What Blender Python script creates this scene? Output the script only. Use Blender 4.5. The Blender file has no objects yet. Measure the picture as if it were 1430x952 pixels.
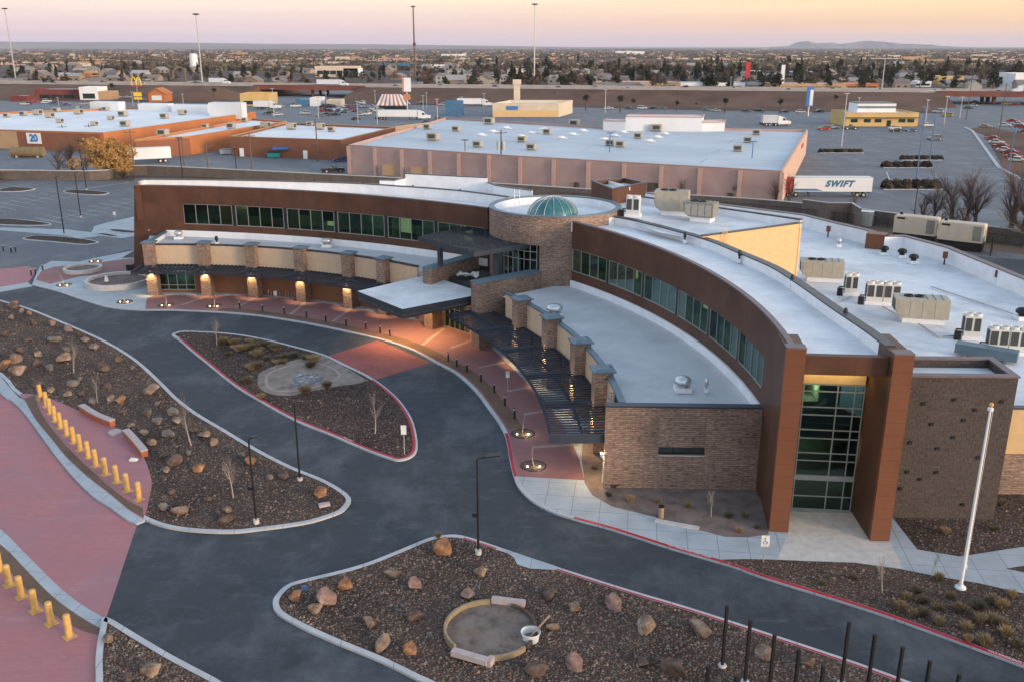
import bpy, bmesh, math, random
from mathutils import Vector, Matrix, geometry, noise
R = math.radians
random.seed(7)
SC = bpy.context.scene
COL = SC.collection
# ------------------------------------------------------------------ camera
CAM_H, FPX, PITCH = 30.0, 1286.0, R(17.7)
SP, CP = math.sin(PITCH), math.cos(PITCH)
def at(px, py, z=0.0):
    """point of the place at height z that the photo shows at px, py"""
    u = (px - 715) / FPX; v = (py - 476) / FPX
    t = (CAM_H - z) / (SP + v * CP)
    return Vector((u * t, (CP - v * SP) * t, z))
def height(px, yb, yt):
    b = at(px, yb); v = (yt - 476) / FPX
    return CAM_H - b.y * (SP + v * CP) / (CP - v * SP)
cam = bpy.data.cameras.new('camera'); cam.lens = FPX / 1430 * 36; cam.sensor_width = 36
cam.clip_start = 0.5; cam.clip_end = 120000
co = bpy.data.objects.new('camera', cam); COL.objects.link(co)
co.location = (0, 0, CAM_H); co.rotation_euler = (math.pi / 2 - PITCH, 0, 0); SC.camera = co
# ------------------------------------------------------------------ materials
MATS = {}
class NT:
    def __init__(s, name):
        s.m = bpy.data.materials.new(name); s.m.use_nodes = True
        s.t = s.m.node_tree; s.n = s.t.nodes; s.n.clear()
        s.out = s.n.new('ShaderNodeOutputMaterial'); MATS[name] = s.m
    def add(s, typ, **kw):
        n = s.n.new(typ)
        for k, v in kw.items():
            if k.startswith('i_'):
                n.inputs[k[2:].replace('_', ' ')].default_value = v
            else: setattr(n, k, v)
        return n
    def link(s, a, b): s.t.links.new(a, b)
    def coord(s, kind, scale=None):
        if kind == 'world': o = s.add('ShaderNodeNewGeometry').outputs['Position']
        elif kind == 'uv': o = s.add('ShaderNodeUVMap').outputs[0]
        else: o = s.add('ShaderNodeTexCoord').outputs['Object']
        if scale:
            mp = s.add('ShaderNodeMapping'); mp.inputs['Scale'].default_value = scale
            s.link(o, mp.inputs[0]); o = mp.outputs[0]
        return o
    def noise(s, co, scale, detail=5, rough=.6):
        n = s.add('ShaderNodeTexNoise', i_Scale=scale, i_Detail=detail, i_Roughness=rough)
        s.link(co, n.inputs['Vector']); return n.outputs[0]
    def ramp(s, fac, stops):
        r = s.add('ShaderNodeValToRGB'); e = r.color_ramp.elements
        while len(e) < len(stops): e.new(.5)
        for i, (p, c) in enumerate(stops):
            e[i].position = p; e[i].color = (*c, 1) if len(c) == 3 else c
        s.link(fac, r.inputs[0]); return r.outputs[0]
    def mix(s, fac, a, b, blend='MIX'):
        m = s.add('ShaderNodeMix', data_type='RGBA', blend_type=blend)
        for sock, v in ((m.inputs[0], fac), (m.inputs[6], a), (m.inputs[7], b)):
            if isinstance(v, (int, float)): sock.default_value = v
            elif isinstance(v, (tuple, list)): sock.default_value = (*v[:3], 1)
            else: s.link(v, sock)
        return m.outputs[2]
    def bsdf(s, color, rough=.7, metal=0., spec=.4, bump=None, bstr=.3, bdist=.05, emit=None, estr=0):
        b = s.add('ShaderNodeBsdfPrincipled')
        for sock, v in ((b.inputs['Base Color'], color), (b.inputs['Roughness'], rough)):
            if isinstance(v, (int, float)): sock.default_value = v
            elif isinstance(v, (tuple, list)): sock.default_value = (*v[:3], 1)
            else: s.link(v, sock)
        b.inputs['Metallic'].default_value = metal; b.inputs['Specular IOR Level'].default_value = spec
        if bump is not None:
            bp = s.add('ShaderNodeBump', i_Strength=bstr, i_Distance=bdist)
            s.link(bump, bp.inputs['Height']); s.link(bp.outputs[0], b.inputs['Normal'])
        if emit: b.inputs['Emission Color'].default_value = (*emit, 1); b.inputs['Emission Strength'].default_value = estr
        s.link(b.outputs[0], s.out.inputs[0]); return b
def sc(c, k): return tuple(min(1, x * k) for x in c)
def simple(name, c, rough=.7, var=.18, scale=1.5, metal=0., spec=.4, bump=.0, coord='obj', big=None, bdist=.03):
    """one colour with cloudy variation, optional broad stains and fine relief"""
    n = NT(name); co = n.coord(coord)
    f = n.noise(co, scale)
    col = n.ramp(f, [(.3, sc(c, 1 - var)), (.7, sc(c, 1 + var))])
    if big:
        g = n.noise(co, big[0], 3, .55)
        col = n.mix(n.ramp(g, [(.42, (0, 0, 0)), (.68, (1, 1, 1))]), col, big[1])
    n.bsdf(col, rough, metal, spec, f if bump else None, bump, bdist)
    return n.m
def glow(name, c, k):
    n = NT(name); n.bsdf(c, .5, emit=c, estr=k); return n.m
def bricky(name, c1, c2, c3, bw, rh, mortar, cm, rough=.85, bump=.6, var=.5, coord='uv', rot=0, off=.5, stretch=(2.2, 9, 1)):
    """coursed masonry: every unit its own shade"""
    n = NT(name); co = n.coord(coord)
    if rot:
        mp = n.add('ShaderNodeMapping'); mp.inputs['Rotation'].default_value = (0, 0, rot); n.link(co, mp.inputs[0]); co = mp.outputs[0]
    def br(a, b, w, h, m):
        t = n.add('ShaderNodeTexBrick', offset=off, i_Scale=1.0, i_Mortar_Size=m, i_Bias=0.0, i_Brick_Width=w, i_Row_Height=h, i_Mortar_Smooth=.3)
        t.inputs['Color1'].default_value = (*a, 1); t.inputs['Color2'].default_value = (*b, 1); t.inputs['Mortar'].default_value = (*cm, 1)
        n.link(co, t.inputs[0]); return t
    t1 = br(c1, c2, bw, rh, mortar)
    mp = n.add('ShaderNodeMapping'); mp.inputs['Scale'].default_value = stretch; n.link(co, mp.inputs[0])
    f = n.noise(mp.outputs[0], 1.0, 4, .7)
    col = n.mix(n.ramp(f, [(.45, (0, 0, 0)), (.62, (1, 1, 1))]), t1.outputs[0], c3)
    g = n.noise(co, .35, 4)
    col = n.mix(1.0, col, n.ramp(g, [(.3, (1 - var * .5,) * 3), (.7, (1 + var * .3,) * 3)]), 'MULTIPLY')
    col = n.mix(t1.outputs['Fac'], col, cm)
    h = n.mix(t1.outputs['Fac'], f, (0, 0, 0))
    n.bsdf(col, rough, 0, .25, h, bump, .05); return n.m
def gravel(name, cs, size=.09, pale=None):
    n = NT(name); co = n.coord('world')
    v = n.add('ShaderNodeTexVoronoi', i_Scale=1 / size); n.link(co, v.inputs['Vector'])
    sep = n.add('ShaderNodeSeparateColor'); n.link(v.outputs['Color'], sep.inputs[0])
    k = len(cs)
    col = n.ramp(sep.outputs[0], [(i / (k - 1), c) for i, c in enumerate(cs)])
    v2 = n.add('ShaderNodeTexVoronoi', i_Scale=.8 / size); n.link(co, v2.inputs['Vector'])
    s2 = n.add('ShaderNodeSeparateColor'); n.link(v2.outputs['Color'], s2.inputs[0])
    col = n.mix(n.ramp(s2.outputs[1], [(.90, (0, 0, 0)), (.94, (1, 1, 1))]), col, pale or cs[-1])
    g = n.noise(co, .16, 5, .65)
    col = n.mix(1., col, n.ramp(g, [(.3, (.62, .62, .64)), (.7, (1.3, 1.25, 1.2))]), 'MULTIPLY')
    n.bsdf(col, .95, 0, .15, v.outputs['Distance'], 1.0, .06); return n.m

# ground materials
def asphalt(name, c, dust, amt):
    n = NT(name); co = n.coord('world')
    col = n.ramp(n.noise(co, 14, 3), [(.3, sc(c, .8)), (.7, sc(c, 1.2))])
    g = n.noise(n.coord('world', (1, .6, 1)), .16, 9, .74)
    col = n.mix(n.ramp(g, [(.47, (0, 0, 0)), (.66, (amt,) * 3)]), col, dust)
    g2 = n.noise(n.coord('world', (.6, 2.2, 1)), .55, 8, .78)
    col = n.mix(n.ramp(g2, [(.54, (0, 0, 0)), (.74, (amt * .75,) * 3)]), col, sc(dust, 1.3))
    g3 = n.noise(co, .33, 7, .7)
    col = n.mix(n.ramp(g3, [(.56, (0, 0, 0)), (.64, (amt * .6,) * 3)]), col, sc(c, .6))
    n.bsdf(col, .8, 0, .35, n.noise(co, 30, 2), .15, .01); return n.m
asphalt('new_asphalt', (.036, .043, .052), (.10, .11, .122), .8)
asphalt('old_asphalt', (.125, .133, .148), (.21, .22, .232), .7)
asphalt('lot_asphalt', (.10, .108, .122), (.18, .19, .203), .7)
def concrete(name, c, jw, jh, rot=0.):
    n = NT(name); co = n.coord('world')
    col = n.ramp(n.noise(co, .5, 6, .65), [(.3, sc(c, .84)), (.7, sc(c, 1.12))])
    col = n.mix(n.ramp(n.noise(co, 7, 4), [(.5, (0, 0, 0)), (.8, (.3, .3, .3))]), col, sc(c, .7))
    mp = n.add('ShaderNodeMapping'); mp.inputs['Rotation'].default_value = (0, 0, rot); n.link(co, mp.inputs[0])
    t = n.add('ShaderNodeTexBrick', offset=0., i_Scale=1., i_Mortar_Size=.025, i_Brick_Width=jw, i_Row_Height=jh); n.link(mp.outputs[0], t.inputs[0])
    col = n.mix(t.outputs['Fac'], col, sc(c, .55))
    n.bsdf(col, .85, 0, .3); return n.m
concrete('walk_concrete', (.36, .40, .43), 1.9, 2.0, R(8))
concrete('kerb_concrete', (.43, .43, .44), 3., 30., 0)
simple('pale_concrete', (.48, .46, .44), .85, .15, 2, bump=.1)
def paving(name, c, c2, chalk):
    n = NT(name); co = n.coord('world')
    t = n.add('ShaderNodeTexBrick', offset=.5, i_Scale=1., i_Mortar_Size=.012, i_Brick_Width=.5, i_Row_Height=.25)
    t.inputs['Color1'].default_value = (*sc(c, .95), 1); t.inputs['Color2'].default_value = (*sc(c, 1.05), 1); t.inputs['Mortar'].default_value = (*sc(c, .86), 1)
    n.link(co, t.inputs[0])
    col = n.mix(n.ramp(n.noise(co, .18, 6, .65), [(.4, (0, 0, 0)), (.66, (.85,) * 3)]), t.outputs[0], c2)
    st = n.noise(n.coord('world', (.6, 2.2, 1)), .35, 6, .7)
    col = n.mix(n.ramp(st, [(.55, (0, 0, 0)), (.82, (.5,) * 3)]), col, chalk)
    n.bsdf(col, .8, 0, .3); return n.m
paving('rose_paving', (.37, .155, .158), (.30, .155, .178), (.44, .31, .33))
paving('walk_paving', (.26, .125, .12), (.20, .105, .11), (.33, .25, .25))
bricky('crossing_brick', (.33, .10, .085), (.25, .08, .075), (.30, .115, .10), .22, .11, .006, (.17, .07, .065), bump=.1, coord='world', rot=R(35))
bricky('band_brick', (.17, .105, .07), (.14, .085, .058), (.16, .10, .07), .3, .15, .008, (.09, .06, .045), bump=.1, coord='world')
gravel('brown_gravel', [(.048, .033, .028), (.070, .048, .039), (.09, .063, .051), (.115, .088, .074)], .07, (.23, .185, .16))
gravel('dark_gravel', [(.03, .02, .018), (.05, .034, .03), (.07, .048, .041), (.09, .066, .058)], .075, (.17, .135, .12))
gravel('grey_pebbles', [(.10, .11, .12), (.17, .18, .19), (.24, .25, .26)], .25, (.35, .36, .37))
simple('bare_soil', (.13, .095, .075), .95, .3, 2.2, spec=.1, coord='world', bump=.3)
simple('basin_soil', (.15, .115, .095), .95, .4, 2.0, spec=.1, coord='world', big=(1.1, (.21, .175, .155)), bump=.6)
simple('fine_soil', (.16, .12, .105), .95, .25, 1.2, spec=.1, coord='world', big=(.9, (.21, .17, .155)))
simple('dry_field', (.115, .068, .05), .95, .35, .05, spec=.1, coord='world', big=(.02, (.16, .10, .07)))
n = NT('desert_ground'); cc = n.coord('world')
c0 = n.ramp(n.noise(cc, .004, 8, .7), [(.3, (.06, .045, .04)), (.5, (.115, .082, .068)), (.7, (.17, .13, .11))])
n.bsdf(n.mix(n.ramp(n.noise(cc, .02, 4), [(.5, (0, 0, 0)), (.72, (.6,) * 3)]), c0, (.05, .045, .035)), .95, 0, .1)
simple('red_paint', (.36, .02, .035), .6, .25, 1.2, coord='world')
simple('white_paint', (.62, .62, .62), .6, .2, 3, coord='world')
simple('worn_white', (.46, .47, .48), .7, .3, 1., coord='world')
# building materials
bricky('ledge_stone', (.33, .20, .145), (.17, .115, .09), (.42, .32, .26), .7, .15, .008, (.075, .055, .047), bump=1.0, var=.7)
bricky('split_block', (.078, .062, .055), (.056, .045, .04), (.105, .085, .075), .4, .2, .006, (.05, .037, .032), bump=.7, var=.25, stretch=(9, 4, 1))
bricky('tan_block', (.17, .13, .11), (.14, .11, .095), (.19, .15, .13), .4, .2, .01, (.10, .08, .07), bump=.4, var=.5)
bricky('brown_panel', (.098, .045, .028), (.094, .043, .027), (.104, .048, .030), 3.0, 8.0, .012, (.04, .02, .014), rough=.5, bump=.05, var=.6, stretch=(.5, .12, 1))
bricky('copper_panel', (.17, .069, .037), (.155, .064, .034), (.18, .073, .039), 4.0, .82, .014, (.10, .038, .02), rough=.45, bump=.05, var=.2, stretch=(.3, .3, 1), off=0)
simple('brown_stucco', (.20, .085, .042), .85, .1, 3, bump=.1)
simple('tan_stucco', (.56, .415, .285), .85, .08, 2, bump=.1)
simple('amber_stucco', (.60, .405, .205), .85, .08, 2, bump=.1)
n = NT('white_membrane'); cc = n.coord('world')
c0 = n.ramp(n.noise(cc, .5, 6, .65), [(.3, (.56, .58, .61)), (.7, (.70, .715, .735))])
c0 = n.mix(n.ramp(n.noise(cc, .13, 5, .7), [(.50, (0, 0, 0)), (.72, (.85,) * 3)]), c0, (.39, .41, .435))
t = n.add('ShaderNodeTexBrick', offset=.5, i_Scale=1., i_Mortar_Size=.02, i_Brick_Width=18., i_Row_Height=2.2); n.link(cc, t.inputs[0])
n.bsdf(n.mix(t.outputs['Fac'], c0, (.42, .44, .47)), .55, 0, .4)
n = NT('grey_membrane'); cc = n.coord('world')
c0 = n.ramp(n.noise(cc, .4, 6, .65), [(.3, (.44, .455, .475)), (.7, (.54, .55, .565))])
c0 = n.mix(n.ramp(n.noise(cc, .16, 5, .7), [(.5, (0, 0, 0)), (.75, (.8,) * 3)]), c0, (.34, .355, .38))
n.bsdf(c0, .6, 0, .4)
simple('white_flashing', (.74, .75, .77), .5, .08, .8, coord='world')
simple('slate_metal', (.048, .060, .078), .45, .15, .7, metal=.3)
simple('slat_paint', (.034, .040, .052), .8, .15, .7, spec=.2)
simple('dark_coping', (.06, .062, .07), .45, .15, .7, metal=.3)
simple('blue_coping', (.12, .17, .205), .5, .15, .8, metal=.2)
simple('mauve_coping', (.15, .115, .12), .5, .15, .8, metal=.2)
simple('black_metal', (.018, .018, .02), .45, .2, 2, metal=.3)
simple('grey_metal', (.25, .26, .27), .45, .2, 2, metal=.5)
simple('silver_metal', (.55, .56, .57), .35, .12, 2, metal=.7)
simple('mullion_metal', (.36, .38, .37), .4, .1, 2, metal=.4)
simple('white_metal', (.72, .72, .71), .45, .06, 2)
simple('unit_tan', (.36, .33, .27), .6, .12, 1.5)
simple('unit_side', (.22, .21, .18), .6, .2, 3)
simple('unit_white', (.60, .60, .57), .6, .08, 1.5)
simple('grille', (.05, .055, .055), .6, .3, 8)
n = NT('window_glass')
a = n.add('ShaderNodeBsdfTransparent'); a.inputs[0].default_value = (.30, .43, .40, 1)
b = n.add('ShaderNodeBsdfGlossy'); b.inputs[0].default_value = (.62, .8, .76, 1); b.inputs['Roughness'].default_value = .03
lw = n.add('ShaderNodeLayerWeight', i_Blend=.25); mx = n.add('ShaderNodeMixShader')
mr = n.add('ShaderNodeMapRange', i_To_Min=.05, i_To_Max=.3); n.link(lw.outputs['Fresnel'], mr.inputs[0])
n.link(mr.outputs[0], mx.inputs[0]); n.link(a.outputs[0], mx.inputs[1]); n.link(b.outputs[0], mx.inputs[2]); n.link(mx.outputs[0], n.out.inputs[0])
simple('dark_glass', (.02, .035, .035), .08, .2, .5, spec=.6)
simple('dome_glass', (.025, .12, .125), .12, .3, 1.2, spec=.7)
simple('room_wall', (.34, .40, .36), .8, .3, .4)
simple('room_floor', (.18, .20, .18), .7, .3, .4)
glow('lamp_warm', (1., .72, .36), 14)
glow('lamp_white', (1., .93, .78), 8)
glow('room_light', (.95, .75, .42), .30)
glow('room_lamp', (1., .92, .75), 6)
glow('uplight', (1., .82, .55), 3)
# vegetation, rock
simple('bark', (.10, .07, .055), .9, .3, 4)
simple('pale_bark', (.36, .31, .27), .9, .2, 4)
simple('twig', (.135, .095, .078), .9, .25, 3)
simple('pale_twig', (.30, .25, .215), .9, .25, 3)
def leafy(name, a, b):
    n = NT(name); oi = n.add('ShaderNodeObjectInfo')
    f = n.noise(n.coord('obj'), .7, 3)
    col = n.ramp(f, [(.3, a), (.7, b)])
    col = n.mix(1., col, n.ramp(oi.outputs['Random'], [(0, (.7, .75, .8)), (1, (1.25, 1.15, 1.0))]), 'MULTIPLY')
    n.bsdf(col, .9, 0, .15)
leafy('evergreen_leaf', (.028, .032, .021), (.06, .063, .04))
leafy('russet_leaf', (.20, .118, .045), (.36, .22, .085))
leafy('brown_twigs', (.075, .055, .047), (.13, .098, .082))
leafy('dry_grass', (.22, .165, .095), (.40, .31, .19))
leafy('sage_leaf', (.12, .10, .065), (.20, .165, .11))
leafy('hedge_leaf', (.05, .042, .034), (.11, .09, .068))
def rock(name, a, b, c):
    n = NT(name); co = n.coord('obj')
    col = n.ramp(n.noise(co, 1.6, 8, .7), [(.32, a), (.5, b), (.66, c)])
    col = n.mix(n.ramp(n.noise(co, 5, 5, .7), [(.5, (0, 0, 0)), (.7, (.5,) * 3)]), col, sc(a, .7))
    n.bsdf(col, .95, 0, .2, n.noise(co, 4, 8, .75), .7, .12)
rock('rust_rock', (.12, .062, .04), (.29, .145, .075), (.44, .27, .16))
rock('tan_rock', (.10, .065, .048), (.24, .165, .12), (.42, .33, .26))
rock('pink_rock', (.13, .08, .065), (.26, .165, .135), (.36, .27, .235))
rock('brown_rock', (.06, .042, .033), (.12, .083, .065), (.19, .14, .115))
rock('grey_rock', (.085, .075, .068), (.16, .143, .13), (.25, .225, .205))
simple('yellow_paint', (.58, .35, .10), .65, .2, 5, big=(3, (.42, .27, .11)))
simple('block_red', (.36, .11, .06), .85, .15, 3)
simple('white_block', (.40, .335, .325), .8, .12, 3)
simple('pipe_yellow', (.27, .205, .12), .7, .2, 3)
simple('bag_white', (.6, .6, .6), .6, .1, 3)
simple('bucket_white', (.66, .67, .68), .4, .08, 3)
simple('wood', (.30, .21, .13), .8, .2, 5)
simple('pole_wood', (.13, .095, .075), .9, .25, 3)
simple('galvanised', (.42, .43, .44), .5, .12, 2, metal=.4)
simple('blue_pole', (.07, .15, .30), .5, .15, 2)
# ------------------------------------------------------------------ mesh builder
class MB:
    def __init__(s): s.v = []; s.f = []; s.uv = []; s.mi = []
    def quad(s, pts, uv=None, mi=0):
        i = len(s.v); s.v += [tuple(p) for p in pts]; s.f.append(tuple(range(i, i + len(pts)))); s.uv.append(uv); s.mi.append(mi)
    def mesh(s, vs, fs, mi=0):
        i = len(s.v); s.v += [tuple(p) for p in vs]
        for f in fs: s.f.append(tuple(i + k for k in f)); s.uv.append(None); s.mi.append(mi)
    def box(s, c, d, rz=0., mi=0, tilt=None, taper=1.):
        m = Matrix.Rotation(rz, 3, 'Z')
        if tilt: m = m @ Matrix.Rotation(tilt[1], 3, tilt[0])
        vs = []
        for z in (-.5, .5):
            k = taper if z > 0 else 1.
            for x, y in ((-.5, -.5), (.5, -.5), (.5, .5), (-.5, .5)):
                vs.append(Vector(c) + m @ Vector((x * d[0] * k, y * d[1] * k, z * d[2])))
        s.mesh(vs, [(3, 2, 1, 0), (4, 5, 6, 7), (0, 1, 5, 4), (1, 2, 6, 5), (2, 3, 7, 6), (3, 0, 4, 7)], mi)
        return s
    def base(s, c, d, rz=0., mi=0, taper=1.):      # box standing on c
        return s.box((c[0], c[1], c[2] + d[2] / 2), d, rz, mi, taper=taper)
    def tube(s, p0, p1, r0, r1=None, n=8, mi=0, caps=True):
        p0 = Vector(p0); p1 = Vector(p1); r1 = r0 if r1 is None else r1
        d = (p1 - p0); a = d.orthogonal().normalized(); b = d.cross(a).normalized()
        vs = [p + (a * math.cos(t) + b * math.sin(t)) * r for p, r in ((p0, r0), (p1, r1)) for t in [2 * math.pi * i / n for i in range(n)]]
        fs = [(i, (i + 1) % n, n + (i + 1) % n, n + i) for i in range(n)]
        if caps: fs += [tuple(range(n))[::-1], tuple(range(n, 2 * n))]
        s.mesh(vs, fs, mi); return s
    def path(s, pts, r, n=6, mi=0):
        for a, b in zip(pts, pts[1:]): s.tube(a, b, r, r, n, mi)
        return s
    def lathe(s, c, prof, n=24, mi=0, a0=0., a1=2 * math.pi):
        full = abs(a1 - a0 - 2 * math.pi) < 1e-6; k = n if full else n + 1
        c = Vector(c); vs = [c + Vector((r * math.cos(a0 + (a1 - a0) * i / n), r * math.sin(a0 + (a1 - a0) * i / n), z)) for r, z in prof for i in range(k)]
        fs = []
        for j in range(len(prof) - 1):
            for i in range(n):
                i2 = (i + 1) % k
                fs.append((j * k + i, j * k + i2, (j + 1) * k + i2, (j + 1) * k + i))
        s.mesh(vs, fs, mi); return s
    def prism(s, poly, z0, z1, mi=0, top=None, bottom=True):
        poly = [Vector((p[0], p[1], 0)) for p in poly]
        if sum(a.x * b.y - b.x * a.y for a, b in zip(poly, poly[1:] + poly[:1])) < 0: poly.reverse()
        tri = geometry.tessellate_polygon([poly]); k = len(poly)
        vs = [(p.x, p.y, z1) for p in poly]; s.mesh(vs, [t if True else t for t in tri], top if top is not None else mi)
        if z0 is not None:
            u = 0.
            for a, b in zip(poly, poly[1:] + poly[:1]):
                L = (b - a).length
                s.quad([(a.x, a.y, z0), (b.x, b.y, z0), (b.x, b.y, z1), (a.x, a.y, z1)], [(u, z0), (u + L, z0), (u + L, z1), (u, z1)], mi); u += L
            if bottom: s.mesh([(p.x, p.y, z0) for p in poly], tri, mi)
        return s
    def strip(s, pts, d0, d1, z0, z1, mi=0, closed=False, zt=None, ends=True):
        """solid ribbon along a plan line: from offset d0 to d1 (left positive), z0 to z1"""
        A = offset(pts, d0, closed); B = offset(pts, d1, closed); n = len(A); u = 0.
        seg = range(n if closed else n - 1)
        for i in seg:
            j = (i + 1) % n; a, b, c, d = A[i], A[j], B[j], B[i]; L = (b - a).length
            t1, t2 = (z1, z1) if zt is None else (zt[i], zt[j])
            U = [(u, z0), (u + L, z0), (u + L, t2), (u, t1)]
            s.quad([(a.x, a.y, z0), (b.x, b.y, z0), (b.x, b.y, t2), (a.x, a.y, t1)], U, mi)
            s.quad([(c.x, c.y, z0), (d.x, d.y, z0), (d.x, d.y, t1), (c.x, c.y, t2)], [U[1], U[0], U[3], U[2]], mi)
            V = [(u, d0), (u + L, d0), (u + L, d1), (u, d1)]
            s.quad([(a.x, a.y, t1), (b.x, b.y, t2), (c.x, c.y, t2), (d.x, d.y, t1)], V, mi)
            s.quad([(a.x, a.y, z0), (d.x, d.y, z0), (c.x, c.y, z0), (b.x, b.y, z0)], [V[0], V[3], V[2], V[1]], mi)
            u += L
        if not closed and ends:
            for k in (0, n - 1):
                t = z1 if zt is None else zt[k]
                a, b = A[k], B[k]; w = (b - a).length
                s.quad([(a.x, a.y, z0), (b.x, b.y, z0), (b.x, b.y, t), (a.x, a.y, t)], [(0, z0), (w, z0), (w, t), (0, t)], mi)
        return s
    def flat(s, pts, d0, d1, z, mi=0, closed=False):
        A = offset(pts, d0, closed); B = offset(pts, d1, closed); n = len(A); u = 0.
        for i in range(n if closed else n - 1):
            j = (i + 1) % n; L = (A[j] - A[i]).length
            s.quad([(A[i].x, A[i].y, z), (A[j].x, A[j].y, z), (B[j].x, B[j].y, z), (B[i].x, B[i].y, z)], [(u, d0), (u + L, d0), (u + L, d1), (u, d1)], mi); u += L
        return s
    def loft(s, A, B, za, zb, mi=0):
        """sheet between two plan lines of equal length"""
        for i in range(len(A) - 1):
            s.quad([(A[i][0], A[i][1], za), (A[i + 1][0], A[i + 1][1], za), (B[i + 1][0], B[i + 1][1], zb), (B[i][0], B[i][1], zb)], None, mi)
        return s
    def build(s, name, mats, parent=None, smooth=False, local=True, recalc=True):
        me = bpy.data.meshes.new(name); me.from_pydata(s.v, [], s.f)
        mats = [mats] if isinstance(mats, str) else mats
        for m in mats: me.materials.append(MATS[m])
        for p, i in zip(me.polygons, s.mi): p.material_index = i; p.use_smooth = smooth
        if recalc:
            bm = bmesh.new(); bm.from_mesh(me); L = bm.faces.layers.int.new('k')
            for i, f in enumerate(bm.faces): f[L] = i
            bmesh.ops.recalc_face_normals(bm, faces=bm.faces)
            bm.normal_update()
            ul = bm.loops.layers.uv.new('UVMap')
            for f in bm.faces:
                uv = s.uv[f[L]]
                if uv is not None:
                    d = {tuple(round(x, 4) for x in s.v[vi]): q for vi, q in zip(s.f[f[L]], uv)}
                    for lp in f.loops: lp[ul].uv = d.get(tuple(round(x, 4) for x in lp.vert.co), (0, 0))
                else:
                    nn = f.normal
                    if abs(nn.z) > .7:
                        for lp in f.loops: lp[ul].uv = lp.vert.co.xy
                    else:
                        t = Vector((-nn.y, nn.x, 0)).normalized()
                        for lp in f.loops: lp[ul].uv = (lp.vert.co.dot(t), lp.vert.co.z)
            bm.faces.layers.int.remove(bm.faces.layers.int['k'])
            bm.to_mesh(me); bm.free()
        o = bpy.data.objects.new(name, me); COL.objects.link(o)
        if parent is not None:
            o.parent = parent
            if not local: o.matrix_parent_inverse = chain(parent).inverted()
        return o
def chain(o):
    m = Matrix.Translation(o.location) @ o.rotation_euler.to_matrix().to_4x4() @ Matrix.Diagonal((*o.scale, 1))
    return m if o.parent is None else chain(o.parent) @ o.matrix_parent_inverse @ m
def offset(pts, d, closed=False):
    P = [Vector((p[0], p[1], 0)) for p in pts]
    if abs(d) < 1e-9: return P
    n = len(P); out = []
    for i in range(n):
        a = P[(i - 1) % n] if (closed or i > 0) else None; b = P[(i + 1) % n] if (closed or i < n - 1) else None
        ns = []
        if a is not None: t = (P[i] - a).normalized(); ns.append(Vector((-t.y, t.x, 0)))
        if b is not None: t = (b - P[i]).normalized(); ns.append(Vector((-t.y, t.x, 0)))
        m = ns[0] if len(ns) == 1 else (ns[0] + ns[1])
        if m.length < .2: m = ns[0]
        m = m.normalized(); k = 1 / max(.5, m.dot(ns[0]))
        out.append(P[i] + m * d * k)
    return out
def smooth(pts, k=4, closed=False):
    P = [Vector((p[0], p[1], 0)) for p in pts]; n = len(P); out = []
    for i in range(n if closed else n - 1):
        if closed: a, b, c, d = P[i - 1], P[i], P[(i + 1) % n], P[(i + 2) % n]
        else: a, b, c, d = P[max(0, i - 1)], P[i], P[i + 1], P[min(n - 1, i + 2)]
        for j in range(k):
            t = j / k
            out.append(.5 * ((2 * b) + (c - a) * t + (2 * a - 5 * b + 4 * c - d) * t * t + (3 * b - a - 3 * c + d) * t ** 3))
    if not closed: out.append(P[-1])
    return out
def px(*pts, z=0.): return [at(x, y, z) for x, y in pts]
def arc(c, r, a0, a1, n): return [Vector((c[0] + r * math.cos(R(a0 + (a1 - a0) * i / n)), c[1] + r * math.sin(R(a0 + (a1 - a0) * i / n)), 0)) for i in range(n + 1)]
# ------------------------------------------------------------------ things
def tag(o, label=None, cat=None, group=None, kind=None):
    if label: o['label'] = label
    if cat: o['category'] = cat
    if group: o['group'] = group
    if kind: o['kind'] = kind
    return o
def thing(name, label, cat, loc=(0, 0, 0), rz=0., group=None):
    o = bpy.data.objects.new(name, None); COL.objects.link(o); o.location = loc; o.rotation_euler = (0, 0, rz)
    o.empty_display_size = .3
    return tag(o, label, cat, group)
KIDS = {}
def copy_tree(o, loc=None, rz=None, scale=None, label=None, parent=None):
    c = o.copy(); COL.objects.link(c)
    if parent is not None: c.parent = parent
    for ch in [q for q in o.children]: copy_tree(ch, parent=c)
    if loc is not None: c.location = loc
    if rz is not None: c.rotation_euler = (0, 0, rz)
    if scale is not None: c.scale = scale if isinstance(scale, tuple) else (scale,) * 3
    if label: c['label'] = label
    return c
class Proto:
    """the first placing moves the prototype itself, later ones copy it with its parts"""
    def __init__(s, root): s.root = root; s.used = False
    def put(s, loc, rz=0., scale=1., label=None, group=None, color=None):
        if s.used: o = copy_tree(s.root, loc, rz, scale, label)
        else:
            o = s.root; s.used = True; o.location = loc; o.rotation_euler = (0, 0, rz)
            o.scale = scale if isinstance(scale, tuple) else (scale,) * 3
            if label: o['label'] = label
        if group: o['group'] = group
        if color:
            o.color = (*color, 1)
            for ch in o.children: ch.color = (*color, 1)
        return o
ORD = 'first second third fourth fifth sixth seventh eighth ninth tenth eleventh twelfth thirteenth fourteenth fifteenth sixteenth seventeenth eighteenth nineteenth twentieth'.split()
ORD += [t_ + '-' + o_ for t_ in ('twenty', 'thirty', 'forty', 'fifty', 'sixty') for o_ in ORD[:9]]
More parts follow.
